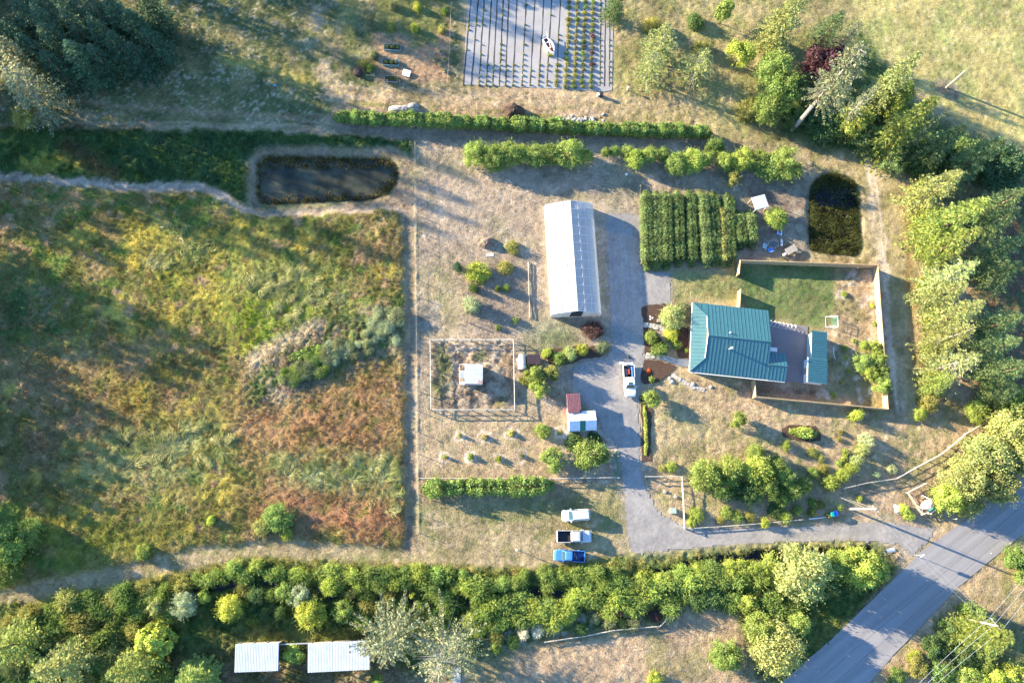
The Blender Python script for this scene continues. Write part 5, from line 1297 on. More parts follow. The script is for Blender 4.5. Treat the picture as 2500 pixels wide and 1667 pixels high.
fence_line('rail_fence', 'low timber edging between the weedy plot and the greenhouse', [(1290, 640), (1292, 720), (1294, 775)], .35, 3.0, 'rail', .3)
fence_line('wire_fence', 'white topped wire fence at the left of the crop rows', [(1564, 452), (1566, 540), (1567, 640)], 1.3, 2.4, 'wire', 1.2)
fence_line('rail_fence', 'old log fence at the edge of the dry bottom lawn', [(1650, 1478), (1640, 1498), (1628, 1512), (1612, 1528), (1500, 1538), (1430, 1552), (1330, 1567)], .7, 2.4, 'rail', .6)
# green gate
t = at_px('farm_gate', 'open green steel gate with white topped posts beside the drive', 'gate', 1506, 1100, 1.3, 0)
q = P(1511, 1164, 1.3) - P(1506, 1100, 1.3)
M_gate = mat('green_gate_paint', (.02, .20, .10), .5, .1)
for z in (.25, .55, .85, 1.25): MB().tube([(0, 0, z), (q.x, q.y, z)], .035, 6).build('bar', M_gate, t)
for f in (.0, .5, 1.0): MB().tube([(q.x * f, q.y * f, .2), (q.x * f, q.y * f, 1.28)], .035, 6).build('upright', M_gate, t)
for f in (-.03, 1.03): MB().tube([(q.x * f, q.y * f, -.1), (q.x * f, q.y * f, 1.4)], .09, 8).build('gate_post', M_whitep, t)
# ------------------------------------------------------------------ beds, walks
mb_ = [('curved dark mulch bed left of the soft pale shrub', [(1566, 752), (1580, 745), (1628, 741), (1640, 760), (1628, 790), (1570, 788)]),
       ('dark mulch bed holding two green shrubs left of the house', [(1570, 801), (1592, 801), (1618, 830), (1628, 868), (1600, 862), (1574, 864)]),
       ('pointed dark mulch bed with an orange plant beside the white pickup', [(1566, 905), (1574, 880), (1600, 878), (1650, 894), (1632, 914), (1604, 935), (1572, 938), (1562, 925)]),
       ('long narrow dark mulch strip right of the drive', [(1564, 968), (1580, 962), (1592, 985), (1592, 1010), (1588, 1050), (1590, 1124), (1567, 1126), (1566, 1040)]),
       ('oval dark mulch bed round the lime hedge', [(1908, 1048), (1925, 1037), (1990, 1040), (2004, 1056), (2004, 1076), (1960, 1078), (1912, 1066)]),
       ('dark mulch bed along the house front wall', [(1640, 800), (1680, 800), (1680, 872), (1655, 872)]),
       ('dark mulch bed behind the gravel yard shrubs', [(1330, 855), (1400, 845), (1480, 845), (1478, 868), (1420, 878), (1390, 890), (1340, 890)])]
for lb, pl in mb_: sheet('mulch_bed', pl, .09, M_mulch, 'garden bed', lb, thick=.12, rag=1.0, dens=8)
M_flag = mat('flagstone', (.42, .39, .35), .85, .18, 2.5, .02, 12)
def flag_walk(label, px, width, seed):
    r = random.Random(seed); w = [P(x, y) for x, y in px]
    t = thing('stone_walk', label, 'path', (w[0].x, w[0].y, 0)); o = w[0]
    for a, b in zip(w[:-1], w[1:]):
        L_ = (b - a).length; d = (b - a) / L_; n_ = Vector((-d.y, d.x, 0)); k = max(1, round(L_ / .62)); m = 2
        for i in range(k):
            for j in range(m):
                s0, s1 = L_ * i / k, L_ * (i + 1) / k; v0, v1 = width * (j / m - .5), width * ((j + 1) / m - .5)
                q = []
                for (s, v) in ((s0, v0), ((s0 + s1) / 2, v0 - .03), (s1, v0), (s1 + .04, (v0 + v1) / 2), (s1, v1), ((s0 + s1) / 2, v1 + .03), (s0, v1), (s0 - .03, (v0 + v1) / 2)):
                    cs, cv = (s0 + s1) / 2, (v0 + v1) / 2
                    s = cs + (s - cs) * .88 + r.uniform(-.06, .06); v = cv + (v - cv) * .88 + r.uniform(-.06, .06)
                    p = a - o + d * s + n_ * v; q.append((p.x, p.y, .08 + r.uniform(-.01, .01)))
                MB().slab(q, .08).build('flagstone', M_flag, t)
    return t
flag_walk('curved flagstone walk from the drive to the porch', [(1577, 868), (1598, 868), (1625, 874), (1658, 886)], 1.0, 3)
flag_walk('short flagstone walk by the lamp post', [(1572, 794), (1600, 797), (1630, 806)], 1.0, 4)
flag_walk('ragged stone edging below the house corner', [(1640, 915), (1662, 928), (1690, 945), (1720, 952)], .7, 5)
t = at_px('lamp_post', 'garden lamp post with three white globes in the mulch bed', 'lamp post', 1583, 783, 0, 0)
MB().tube([(0, 0, 0), (0, 0, 2.0)], .05, 8).build('post', M_black, t)
def ball(r, m, n=10):
    rings = [[(r * math.sin(math.pi * i / 6) * math.cos(2 * math.pi * k / n), r * math.sin(math.pi * i / 6) * math.sin(2 * math.pi * k / n), -r * math.cos(math.pi * i / 6)) for k in range(n)] for i in range(1, 6)]
    return MB().loft(rings).mesh('globe', m, True)
gm = ball(.15, M_whitep)
for a in range(3):
    c_, s_ = math.cos(a * 2.1), math.sin(a * 2.1); ob('globe', gm, t, (.25 * c_, .25 * s_, 2.05)); MB().tube([(0, 0, 1.85), (.25 * c_, .25 * s_, 1.92)], .025, 5).build('arm', M_black, t)
t = at_px('garden_bench', 'slatted wooden garden bench beside the lamp post walk', 'bench', 1604, 786, .4, -.05)
for k in range(4): MB().box(0, 1.9, k * .16, k * .16 + .11, .42, .46).build('seat_slat', M_oldwood, t)
for x in (.1, 1.8): MB().box(x - .04, x + .04, .02, .55, 0, .42).build('leg', M_oldwood, t)
# ------------------------------------------------------------------ lavender field
fab = sheet('ground_fabric', [(1146, -60), (1492, -60), (1498, 10), (1494, 221), (1478, 224), (1380, 218), (1250, 212), (1131, 207), (1136, 100)], .03, gravel_mat('grey_ground_fabric', (.27, .255, .25), (.40, .375, .36), 6, bump=.03), 'ground sheet', 'grey fabric sheet covering the lavender field', thick=.03)
tops = [1150, 1168, 1182, 1200, 1214, 1229, 1242, 1262, 1285, 1306, 1328, 1347, 1368, 1390, 1410, 1429, 1448, 1467, 1478, 1489]
bots = [1131, 1150, 1169, 1187, 1203, 1219, 1234, 1252, 1274, 1294, 1315, 1335, 1358, 1381, 1402, 1422, 1444, 1465, 1476, 1488]
rr_ = random.Random(3)
CARD = 'zero one two three four five six seven eight nine ten eleven twelve thirteen fourteen fifteen'.split()
for a, b in zip(tops, bots):
    mbx = MB(); prev = None
    for k in range(15):
        y = -40 + (212 + 40) * k / 14; x = a + (b - a) * (y / 212); w = rr_.uniform(.07, .15)
        p = P(x + rr_.uniform(-.6, .6), y); l, r_ = (p.x - w - fab.location.x, p.y - fab.location.y, .037), (p.x + w - fab.location.x, p.y - fab.location.y, .037)
        if prev: mbx.add([prev[0], prev[1], r_, l], [(0, 1, 2, 3)])
        prev = (l, r_)
    mbx.build('row_slit', M_soil, fab)
def lav(x, y, r, h, col, lb, grp): return shrub(x, y, r, h, col, lb, grp, 'tuft', 'lavender_plant', 'plant')
def rowx(i, y): return tops[i] + (bots[i] - tops[i]) * y / 212
for c, i in enumerate((13, 14, 15, 16)):
    y = 4; kk = 0
    while y < 214:
        kk += 1
        lav(rowx(i, y) + rr_.uniform(-1.5, 1.5), y + rr_.uniform(-1, 1), rr_.uniform(5.8, 7.6), rr_.uniform(.5, .7), rr_.choice(['olive', 'olive', 'grey', 'mid', 'plum'] if c == 3 else ['olive', 'grey', 'mid', 'olive']), 'lavender clump in the %s dense green row, %s from the top' % (ordn(c + 1), ordn(kk)), 'lavender clumps, dense row %d' % (c + 1)); y += 13.8
for i in (17, 19):
    y = 6; kk = 0
    while y < 212:
        if rr_.random() < .85: kk += 1; lav(rowx(i, y), y, rr_.uniform(2.5, 3.6), .3, rr_.choice(['silver', 'grey', 'olive']), 'tiny young plant in the %s thin row of the lavender field, %s from the top' % ('inner' if i == 17 else 'outermost', ordn(kk)), 'young plants, thin row %d' % i)
        y += 13
for i in range(2, 13):
    kk = 0
    for y in (158, 171, 184, 197, 207):
        if i == 12 or rr_.random() < .85: kk += 1; lav(rowx(i, y) + rr_.uniform(-1, 1), y + rr_.uniform(-1, 1), rr_.uniform(2.8, 4.4) if i < 12 else 6, .42, rr_.choice(['grey', 'silver', 'olive']) if i < 12 else 'olive', 'small lavender plant low in row %s, %s of its block from the top' % (CARD[i + 1], ordn(kk)), 'small lavender plants, row %d' % (i + 1))
for i in (0, 1, 2, 5, 8, 11, 12):
    y = 12; kk = 0
    while y < 150:
        if rr_.random() < .45: kk += 1; lav(rowx(i, y), y, rr_.uniform(2.2, 4.2), .4, rr_.choice(['mid', 'grey', 'olive']), 'scattered small plant in the upper part of lavender row %s, %s from the top' % (CARD[i + 1], ordn(kk)), 'scattered small plants, row %d' % (i + 1))
        y += 12
# boat on the field
bp = P(1341, 116, .5); q = P(1352, 133, .6) - P(1329, 96, .6)
bt = thing('sailing_dinghy', 'white sailing dinghy with a red brown cockpit standing on the lavender field', 'boat', (bp.x, bp.y, 0), math.atan2(q.y, q.x))
BL = q.length / 2
def hullring(s, z, t_=1.0):
    pts = []
    for k in range(13):
        x = -BL + 2 * BL * k / 12; f = (x + BL) / (2 * BL); w = .95 * (1 - max(0, (f - .35) / .65) ** 2.2) * (0.72 + .28 * min(1, f / .35)) * s
        pts.append((x * (1 if s > .9 else .94), w, z))
    return pts + [(x, -y, z_) for x, y, z_ in pts[-2::-1]]
hm = MB(); hm.loft([hullring(.35, .15), hullring(.75, .45), hullring(1.0, .95)], True, False); hm.build('hull', M_whitep, bt)
ck = MB(); ck.loft([hullring(1.0, .955), hullring(.5, 1.0)], False, False); ck.build('deck', M_whitep, bt)
fl = MB(); fl.loft([hullring(.5, 1.0), hullring(.45, .55)], False, True); fl.build('cockpit', mat('red_brown_cockpit', (.33, .10, .07), .7, .25, 4), bt)
for x in (-.9, .3): MB().box(x - .12, x + .12, -.42, .42, .80, .86).build('thwart', M_whitep, bt)
MB().tube([(.5, 0, .9), (-2.9, .9, 1.05)], .045, 6).build('boom', M_whitep, bt); MB().tube([(-2.9, .9, 1.05), (-3.9, -.3, 1.5)], .03, 6).build('spar', M_whitep, bt)
MB().box(-2.35, -2.25, -.15, .15, .3, 1.1).build('rudder', M_whitep, bt)
MB().box(-1.2, 1.2, -.05, .05, 0, .2).build('keel', M_oldwood, bt)
lav(1344, 135, 7, .5, 'lime', 'single lime green plant at the bow of the dinghy', None)
# ------------------------------------------------------------------ kitchen garden
M_teal_frame = mat('teal_bed_frame', (.16, .30, .30), .6, .15, 4)
for i, (x0, y0, x1, y1, lb) in enumerate([(937, 109, 978, 122, 'upper teal framed raised bed in the kitchen garden'), (934, 146, 974, 159, 'middle teal framed raised bed in the kitchen garden'), (906, 126, 914, 143, 'upper narrow raised bed at the left of the kitchen garden'), (906, 162, 914, 180, 'lower narrow raised bed at the left of the kitchen garden'), (938, 186, 971, 199, 'bottom raised bed in the kitchen garden')]):
    a, b = P(x0, y1, .4), P(x1, y0, .4); w, dd = b.x - a.x, b.y - a.y
    t = thing('raised_bed', lb, 'raised bed', (a.x, a.y, 0))
    for (bx) in ((0, w, 0, .06), (0, w, dd - .06, dd), (0, .06, .06, dd - .06), (w - .06, w, .06, dd - .06)): MB().box(*bx, 0, .42).build('board', M_teal_frame if i < 4 else M_oldwood, t)
    MB().box(.06, w - .06, .06, dd - .06, 0, .36).build('soil', M_soil, t)
    for k in range(3 if w > 1.5 else 2):
        f = (k + .7) / (3.2 if w > 1.5 else 2.2)
        o = ob('crop', TUFT[(i + k) % 4], t, ((w * f, dd / 2, .36) if w > dd else (w / 2, dd * f, .36)), k, (.42, .36, .4)); o.color = (*KC[('mid', 'bright', 'lime', 'grey')[(i + k) % 4]], 1)
t = at_px('cold_frame', 'tilted cold frame with white panels in the kitchen garden', 'cold frame', 992, 178, .5, math.radians(-16))
for k in range(3): MB().slab([(-.72 + k * .49, -.6, .32), (-.25 + k * .49, -.6, .32), (-.25 + k * .49, .6, .52), (-.72 + k * .49, .6, .52)], .03).build('panel', M_whitep, t)
MB().box(-.7, .7, -.58, .58, 0, .28).build('box_frame', M_oldwood, t)
t = at_px('compost_bin', 'round dark compost heap ring at the left of the kitchen garden', 'compost heap', 873, 176, .4, 0)
MB().loft([[(.8 * math.cos(a * .5236), .8 * math.sin(a * .5236), 0) for a in range(12)], [(.78 * math.cos(a * .5236), .78 * math.sin(a * .5236), .7) for a in range(12)], [(.4 * math.cos(a * .5236), .4 * math.sin(a * .5236), .85) for a in range(12)]]).build('heap', mat('dark_compost', (.06, .035, .03), .95, .4, 6, .05, 10), t)
t = at_px('timber_beam', 'orange timber beam lying left of the bottom raised bed', 'beam', 894, 183, .2, -.05); MB().box(0, 1.6, -.06, .06, .05, .2).build('beam', M_timber, t)
for i, (x, y) in enumerate([(1078, 127), (1062, 144), (1084, 146), (1074, 157), (1085, 172)]):
    t = at_px('wicker_ring', 'round wicker ring planter at the right of the kitchen garden, %s from the top' % ordn(i + 1), 'planter', x, y, .3, 0, 'round planters of the kitchen garden')
    MB().loft([[(.38 * math.cos(a * .5236), .38 * math.sin(a * .5236), 0) for a in range(12)], [(.42 * math.cos(a * .5236), .42 * math.sin(a * .5236), .35) for a in range(12)], [(.34 * math.cos(a * .5236), .34 * math.sin(a * .5236), .3) for a in range(12)]]).build('ring', M_oldwood, t)
    o = ob('crop', TUFT[i % 4], t, (0, 0, .25), i, (.36, .36, .35)); o.color = (*KC['lime'], 1)
for i, (x, y, r, c) in enumerate([(1018, 15, 13, 'yellow'), (1085, 26, 9, 'lime'), (1012, 66, 12, 'yellow'), (955, 62, 14, 'olive'), (960, 12, 14, 'grey'), (912, 132, 13, 'grey'), (905, 165, 11, 'mid'), (1078, 70, 10, 'olive'), (890, 155, 10, 'olive')]):
    shrub(x, y, r, 1.6, c, 'kitchen garden bush, ' + ('bright yellow one at the top', 'lime one near the top right', 'yellow one in the middle', 'olive one left of the yellow middle one', 'greyish one at the top left', 'greyish one over the upper narrow bed', 'green one over the lower narrow bed', 'olive one at the right fence', 'olive one above the compost heap')[i], kind='fine')
tag(sheet('mown_mat', [(668, 207), (674, 207), (674, 211), (668, 211)], .15, mat('blue_plastic', (.02, .22, .55), .5), 'cover', 'little blue cover lying in the hay meadow', thick=.1))
# ------------------------------------------------------------------ heaps and rocks along the track
def heap(name, label, x, y, rx, ry, h, m, seed, cat='heap'):
    p = P(x, y, h * .3); s = mpp(x, y); r = np.random.default_rng(seed); mb = MB(); rings = []
    n = 28
    ph = r.random(6) * 6.28
    for i, (f, z) in enumerate(((1.0, -.05), (.93, .22), (.8, .5), (.62, .75), (.4, .93), (.18, 1.0))):
        ring = []
        for k in range(n):
            a = 2 * math.pi * k / n; w = 1 + .12 * math.sin(2 * a + ph[0]) + .08 * math.sin(5 * a + ph[1]) + r.normal(0, .025)
            ring.append((rx * s * f * w * math.cos(a), ry * s * f * w * math.sin(a), h * z * (1 + r.normal(0, .05))))
        rings.append(ring)
    mb.loft(rings); o = mb.build(name, m, None, (p.x, p.y, 0)); return tag(o, label, cat)
heap('mulch_heap', 'dark brown mulch heap above the long hedge', 1254, 271, 29, 22, 2.0, mat('dark_mulch_heap', (.075, .045, .033), .95, .35, 4, .06, 9), 1)
heap('gravel_heap', 'low grey gravel heap above the left part of the long hedge', 984, 266, 34, 12, .7, mat('grey_gravel_heap', (.34, .32, .31), .95, .15, 5, .05, 9), 2)
heap('gravel_heap', 'small grey gravel heap right beside the larger grey one', 1008, 260, 14, 12, .8, mat('grey_gravel_heap', (.34, .32, .31), .95, .15, 5, .05, 9), 3)
heap('brush_pile', 'reddish brown stump and brush pile in the dry lot', 1188, 592, 20, 14, 1.1, mat('brush_brown', (.17, .105, .075), .95, .5, 3, .1, 6, col2=(.30, .22, .17)), 4, 'brush pile')
heap('burn_pile', 'low olive weed heap right of the brush pile', 1240, 602, 16, 9, .5, mat('weed_heap', (.16, .155, .085), .95, .4, 3, .1, 6), 5, 'weed heap')
rockm = []
for k in range(4):
    r = np.random.default_rng(40 + k); rings = []
    for f, z in ((.8, -.1), (1.0, .25), (.85, .6), (.4, .8)):
        rings.append([(f * math.cos(a * .785) * (1 + r.normal(0, .15)), f * math.sin(a * .785) * (1 + r.normal(0, .15)), z) for a in range(8)])
    rockm.append(MB().loft(rings).mesh('rock', mat('grey_stone', (.36, .345, .33), .9, .25, 3)))
def rock(x, y, s, lb, grp, i, name='rock'):
    p = P(x, y); o = ob(name, rockm[i % 4], None, (p.x, p.y, 0), rr_.uniform(0, 6.28), (s, s * rr_.uniform(.7, 1.1), s * rr_.uniform(.6, .9))); return tag(o, lb, 'rock', grp)
for i, rx_ in enumerate(sorted(rr_.random() for _ in range(46))): rock(1347 + 126 * rx_, 291 + rr_.gauss(0, 3.2), rr_.uniform(.16, .36), 'grey field stone in the loose line above the hedge, %s from the left' % ordn(i + 1), 'stones above the long hedge', i)
for i in range(11):
    a = i * .571; rock(1888 + 12.5 * math.cos(a), 596 + 9.5 * math.sin(a), rr_.uniform(.13, .2), 'pale stone in the ring of the fire circle, %s clockwise from its right side' % ordn(i + 1), 'stones of the fire circle', i)
tag(sheet('fire_pit_ash', [(1879, 590), (1888, 587), (1898, 590), (1900, 598), (1893, 604), (1880, 602)], .04, mat('ash', (.13, .14, .13), .95, .3, 4), 'fire pit', 'grey green ash bed inside the stone fire circle', thick=.04))
for i, (x, y) in enumerate([(2192, 1243), (2186, 1236)]): rock(x, y, (.8, .45)[i], ('large pinkish boulder left of the lime shrubs by the rail pen', 'smaller boulder beside the large pinkish one')[i], None, i, 'boulder')
for i, (x, y) in enumerate([(1635, 924), (1640, 932), (1692, 938), (1735, 945)]): rock(x, y, .4, 'pale boulder in the edging below the house, %s from the left' % ordn(i + 1), 'edging boulders', i, 'boulder')
# ------------------------------------------------------------------ fire circle chairs, cart
def chair(label, x, y, rz, m):
    t = at_px('garden_chair', label, 'chair', x, y, .4, rz)
    for k in range(4): MB().box(-.3 + k * .15, -.17 + k * .15, -.28, .30, .34, .38).build('seat_slat', m, t)
    for k in range(4): MB().slab([(-.3 + k * .15, .26, .36), (-.17 + k * .15, .26, .36), (-.17 + k * .15, .55, .98), (-.3 + k * .15, .55, .98)], .03).build('back_slat', m, t)
    for s in (-1, 1):
        MB().box(s * .38 - .07, s * .38 + .07, -.32, .38, .56, .60).build('armrest', m, t)
        for y_ in (-.26, .30): MB().box(s * .36 - .03, s * .36 + .03, y_ - .04, y_ + .04, -.02, .56).build('leg', m, t)
M_bluech = mat('blue_chair', (.10, .26, .68), .5, .08); M_palech = mat('pale_blue_chair', (.42, .60, .66), .5, .08)
chair('light blue garden chair above the fire circle', 1902.5, 569, math.radians(200) * -1, mat('soft_blue_chair', (.22, .38, .72), .5, .08))
chair('pale aqua garden chair left of the fire circle', 1868, 602, math.radians(60), M_palech)
chair('deep blue garden chair below the fire circle', 1880, 610, math.radians(200), M_bluech)
t = at_px('log_bench', 'narrow white slatted bench right of the fire circle', 'bench', 1908.5, 592, .4, math.radians(-8))
for x in (-.14, .06): MB().box(x, x + .1, -.6, .6, .36, .42).build('seat_slat', M_whitep, t)
for y in (-.5, .45): MB().box(-.14, .16, y, y + .06, 0, .36).build('leg', M_oldwood, t)
t = at_px('flat_cart', 'flat wooden deck cart with pale boards near the yard fence', 'cart', 1932, 609, .8, math.radians(29))
for k in range(6): MB().box(-1.05, 1.05, -.63 + k * .21, -.44 + k * .21, .70, .75).build('deck_board', M_oldwood, t)
for x in (-.6, .6):
    for y in (-.66, .66): MB().tube([(x, y - .05, .3), (x, y + .05, .3)], .3, 12).build('wheel', M_black, t)
MB().box(-1.0, 1.0, -.5, .5, .55, .68).build('frame', M_steel, t); MB().tube([(-1.05, 0, .55), (-1.7, -.1, .4)], .05, 6).build('drawbar', M_steel, t)
MB().box(-1.75, -1.25, -.35, .05, .3, .75).build('front_box', M_whitep, t)
# ------------------------------------------------------------------ yard things
t = at_px('hoop_rack', 'row of seven white hoops along the top of the patio', 'hoop rack', 1881, 788, .5, HA - .09)
for k in range(7):
    x = .1 + k * .72
    MB().tube([(x, .45, .02), (x + .05, .5, .45), (x + .12, .25, .75), (x + .05, -.25, .75), (x, -.4, .4), (x, -.42, .02)], .045, 5).build('hoop', M_whitep, t)
for y in (.45, -.42): MB().tube([(0, y, .03), (4.6, y, .03)], .03, 5).build('ground_rail', M_whitep, t)
t = at_px('patio_table', 'white rectangular table against the house on the patio', 'table', 1889, 853, .8, HA)
MB().box(-.62, .62, -.36, .36, .76, .80).build('table_top', M_whitep, t)
for x in (-.55, .55):
    for y in (-.3, .3): MB().box(x - .03, x + .03, y - .03, y + .03, .05, .76).build('leg', M_whitep, t)
t = at_px('football_goal', 'small white framed football goal with green net in the yard', 'football goal', 2038, 788, 0, math.radians(-4))
for s in (-1, 1):
    MB().tube([(0, s * .95, 0), (0, s * .95, 1.15)], .045, 6).build('goal_post', M_whitep, t); MB().tube([(0, s * .95, 1.15), (-1.65, s * .95, .05)], .05, 6).build('side_bar', M_whitep, t)
MB().tube([(0, -.95, 1.15), (0, .95, 1.15)], .05, 6).build('crossbar', M_whitep, t); MB().tube([(-1.65, -.95, .05), (-1.65, .95, .05)], .03, 6).build('ground_bar', M_steel, t)
nm = MB()
for k in range(9): nm.tube([(-.02, -.9 + k * .225, 1.1), (-.75, -.9 + k * .225, .35)], .016, 3, False)
for k in range(5): nm.tube([(-.1 - k * .15, -.9, 1.05 - k * .16), (-.1 - k * .15, .9, 1.05 - k * .16)], .016, 3, False)
nm.build('net', mat('green_net', (.03, .32, .22), .6), t)
t = at_px('curved_pipe', 'curved white plastic pipe lying in the dry yard', 'pipe', 2034, 846, 0, 0)
a = P(2034, 846); MB().tube([(P(x, y) - a + Vector((0, 0, .06))) for x, y in ((2034, 846), (2034, 856), (2036, 867), (2039, 877))], .07, 6).build('pipe', M_whitep, t)
# ------------------------------------------------------------------ bins, boxes, posts
for (x, y, m, lb) in ((2040.5, 1253.5, mat('blue_bin', (.005, .06, .75), .4, .06), 'bright blue wheelie bin beside the lower drive'), (2034, 1255, mat('teal_bin', (.01, .30, .32), .4, .06), 'teal wheelie bin half hidden behind the blue one')):
    t = at_px('wheelie_bin', lb, 'bin', x, y, .9, .1)
    MB().loft([rrect(-.26, .26, .26, .05, .06, 2), rrect(-.33, .33, .33, .05, .95, 2)]).build('body', m, t); l = MB().loft([rrect(-.36, .36, .36, .06, .97, 2), rrect(-.33, .33, .33, .06, 1.05, 2)]).build('lid', m, t)
    MB().tube([(-.3, .38, .98), (.3, .38, .98)], .03, 5).build('handle', m, t)
    for s in (-1, 1): MB().tube([(s * .2, .28, .1), (s * .28, .28, .1)], .1, 8).build('wheel', M_black, t)
t = at_px('utility_box', 'pale green utility box beside the drive bend', 'utility box', 1643, 1246, .5, 0)
MB().box(-.45, .45, -.42, .42, -.05, .75).build('cabinet', mat('pale_green_box', (.26, .34, .27), .6, .08), t); MB().box(-.48, .48, -.45, .45, .752, .82).build('lid', mat('pale_green_lid', (.34, .42, .34), .5, .08), t)
t = at_px('water_bin', 'black bin with a white lid at the lower right corner of the lavender field', 'bin', 1466, 232, .4, 0)
MB().tube([(.15, 0, 0), (.15, 0, .95)], .34, 12).build('barrel', M_black, t); MB().box(-.62, -.22, -.2, .3, 0, .6).build('white_tub', M_whitep, t)
def stake(name, label, x, y, h, m, r=.07):
    t = at_px(name, label, 'post', x, y, 0, 0); MB().tube([(0, 0, -.1), (0, 0, h)], r, 8).build('post', m, t); MB().box(-.16, .16, -.16, .16, h + .003, h + .26).build('top_box', m, t); return t
stake('bird_box_post', 'white topped post casting a long thin shadow left of the blue pickup', 1259, 1340, 1.7, M_whitep)
stake('hydrant_post', 'short white post right of the lavender field', 1531, 221, .9, M_whitep, .1)
stake('lot_post', 'little pale post in the dry lot near the crop rows', 1527, 430, .6, M_whitep, .06)
t = at_px('cooler_box', 'white cooler box beside the tailgate of the white pickup', 'cooler', 1518, 887, .4, 0); MB().loft([rrect(-.32, .32, .2, .04, 0, 2), rrect(-.34, .34, .22, .04, .4, 2)]).build('tub', M_whitep, t); MB().loft([rrect(-.36, .36, .24, .05, .403, 2), rrect(-.33, .33, .21, .05, .48, 2)]).build('lid', M_whitep, t)
t = at_px('tool_bag', 'small black bag lying on the drive above the white pickup', 'bag', 1536, 872, .1, .4); MB().loft([rrect(-.18, .18, .25, .08, .0, 3), rrect(-.2, .2, .28, .1, .15, 3), rrect(-.1, .1, .18, .06, .24, 3)]).build('bag', M_black, t); MB().tube([(0, -.15, .22), (0, 0, .36), (0, .15, .22)], .02, 5).build('handle', M_black, t)
t = at_px('white_sheet', 'pale sheet of board lying below the brush pile', 'board', 1196, 622, .05, .1); MB().box(-.7, .7, -.35, .35, .03, .08).build('board', M_conc, t)
for i, (x, y) in enumerate([(1624, 1200), (1650, 1212)]):
    t = at_px('tree_stump', 'pale sawn stump right of the drive, ' + ('left one', 'right one')[i], 'stump', x, y, .3, 0); MB().tube([(0, 0, -.05), (0, 0, .3)], [.3, .25], 9).build('stump', M_oldwood, t)
# cement mixer
t = at_px('cement_mixer', 'old cement mixer with white and red drum inside the rail pen', 'cement mixer', 2256, 1228, .7, math.radians(-50))
rings = []
for z, r in ((0, .75), (.35, 1.0), (.8, 1.05), (1.2, .85), (1.55, .62)): rings.append([(z * .75 - .2, r * math.cos(a * .5236), .95 + r * math.sin(a * .5236) * .85 + z * .3) for a in range(12)])
MB().loft(rings, True, False).build('drum', mat('white_red_drum', (.70, .66, .60), .55, .1, .9, col2=(.62, .20, .14)), t)
MB().loft([[(p[0] + .02, p[1] * 1.06, p[2]) for p in rings[-1]], [(p[0] + .14, p[1] * 1.06, p[2] + .03) for p in rings[-1]]], False, False).build('rim', mat('teal_rim', (.05, .35, .33), .5), t)
MB().loft([[(p[0] * .96, p[1] * .8, .95 + (p[2] - .95) * .8) for p in rings[-1]], [(p[0] - .5, p[1] * .8, p[2] - .1) for p in rings[-1]]], False, True).build('drum_mouth', M_black, t)
for s in (-1, 1):
    MB().tube([(-.8, s * 1.05, 0), (.2, s * 1.15, 1.3), (1.2, s * 1.05, 0)], .07, 6).build('frame_leg', M_whitep, t)
    MB().tube([(1.2, s * 1.05, .05), (1.9, s * .5, .9)], .05, 6).build('frame_arm', M_whitep, t)
MB().tube([(1.9, -.6, .9), (1.9, .6, .9)], .06, 6).build('cross_bar', M_whitep, t)
for s in (-1, 1): MB().tube([(-.8, s * 1.15, .35), (-.8, s * 1.3, .35)], .35, 12).build('wheel', M_black, t)
# ------------------------------------------------------------------ poles, signs, wires
def pole(label, x, y, h, r, arms, rz=0):
    t = at_px('utility_pole', label, 'utility pole', x, y, 0, rz)
    MB().tube([(0, 0, -.3), (0, 0, h * .5), (0, 0, h)], [r, r * .85, r * .7], 9).build('pole', M_oldwood, t)
    for (z, L_, yo) in arms:
        a = MB().box(-L_ / 2, L_ / 2, -.06 + yo, .06 + yo, z - .07, z + .07).build('crossarm', M_oldwood, t)
        for k in range(3):
            x_ = -L_ / 2 + .12 + k * (L_ - .24) / 2; MB().tube([(x_, yo, z + .08), (x_, yo, z + .28)], .05, 6).build('insulator', M_whitep, a)
    return t
pole('leaning pale utility pole with guy wires by the blue bin', 2074, 1242, 8.7, .20, [(8.2, 1.3, .1)], math.radians(-45))
pole('utility pole with a long crossarm at the bottom right', 2344, 1507, 9.2, .19, [(8.8, 2.6, .1)], math.radians(-52))
pole('lone weathered wooden pole in the golden field', 2310, 215, 5.8, .24, [])
def wire(name, label, pts, r=.02, grp=None):
    o = Vector(pts[0]); n = []
    for (a, b) in zip(pts[:-1], pts[1:]):
        a, b = Vector(a), Vector(b)
        for k in range(8):
            f = k / 8; p = a + (b - a) * f; p.z -= .6 * 4 * f * (1 - f) * min(1, (b - a).length / 30); n.append(p - o)
    n.append(Vector(pts[-1]) - o)
    return tag(MB().tube(n, r, 4, False).build(name, M_steel, None, o), label, 'wire', grp)
def W(x, y, z): p = P(x, y, z); return (p.x, p.y, z)
for i, dx in enumerate((-14, 0, 16)): wire('power_line', 'power line over the bottom right bushes, %s of the three' % ('left', 'middle', 'right')[i], [W(2230 + dx, 1700 + dx * .3, 8.6), W(2428 + dx, 1524 + dx, 8.9), W(2620 + dx, 1310 + dx * .6, 8.8)], .018)
wire('power_line', 'thin wire crossing the road between the two utility poles', [W(2140, 1244, 8.3), W(2430, 1522, 8.9)], .014)
wire('power_line', 'second thin wire crossing the road between the two utility poles', [W(2134, 1252, 8.2), W(2420, 1530, 8.8)], .014)
wire('guy_wire', 'upper pale guy wire from the leaning pole to the ground', [W(2138, 1240, 8.2), W(2046, 1212, .1)], .02)
wire('guy_wire', 'lower pale guy wire from the leaning pole to the ground', [W(2114, 1240, 5.5), W(2048, 1213, .1)], .02)
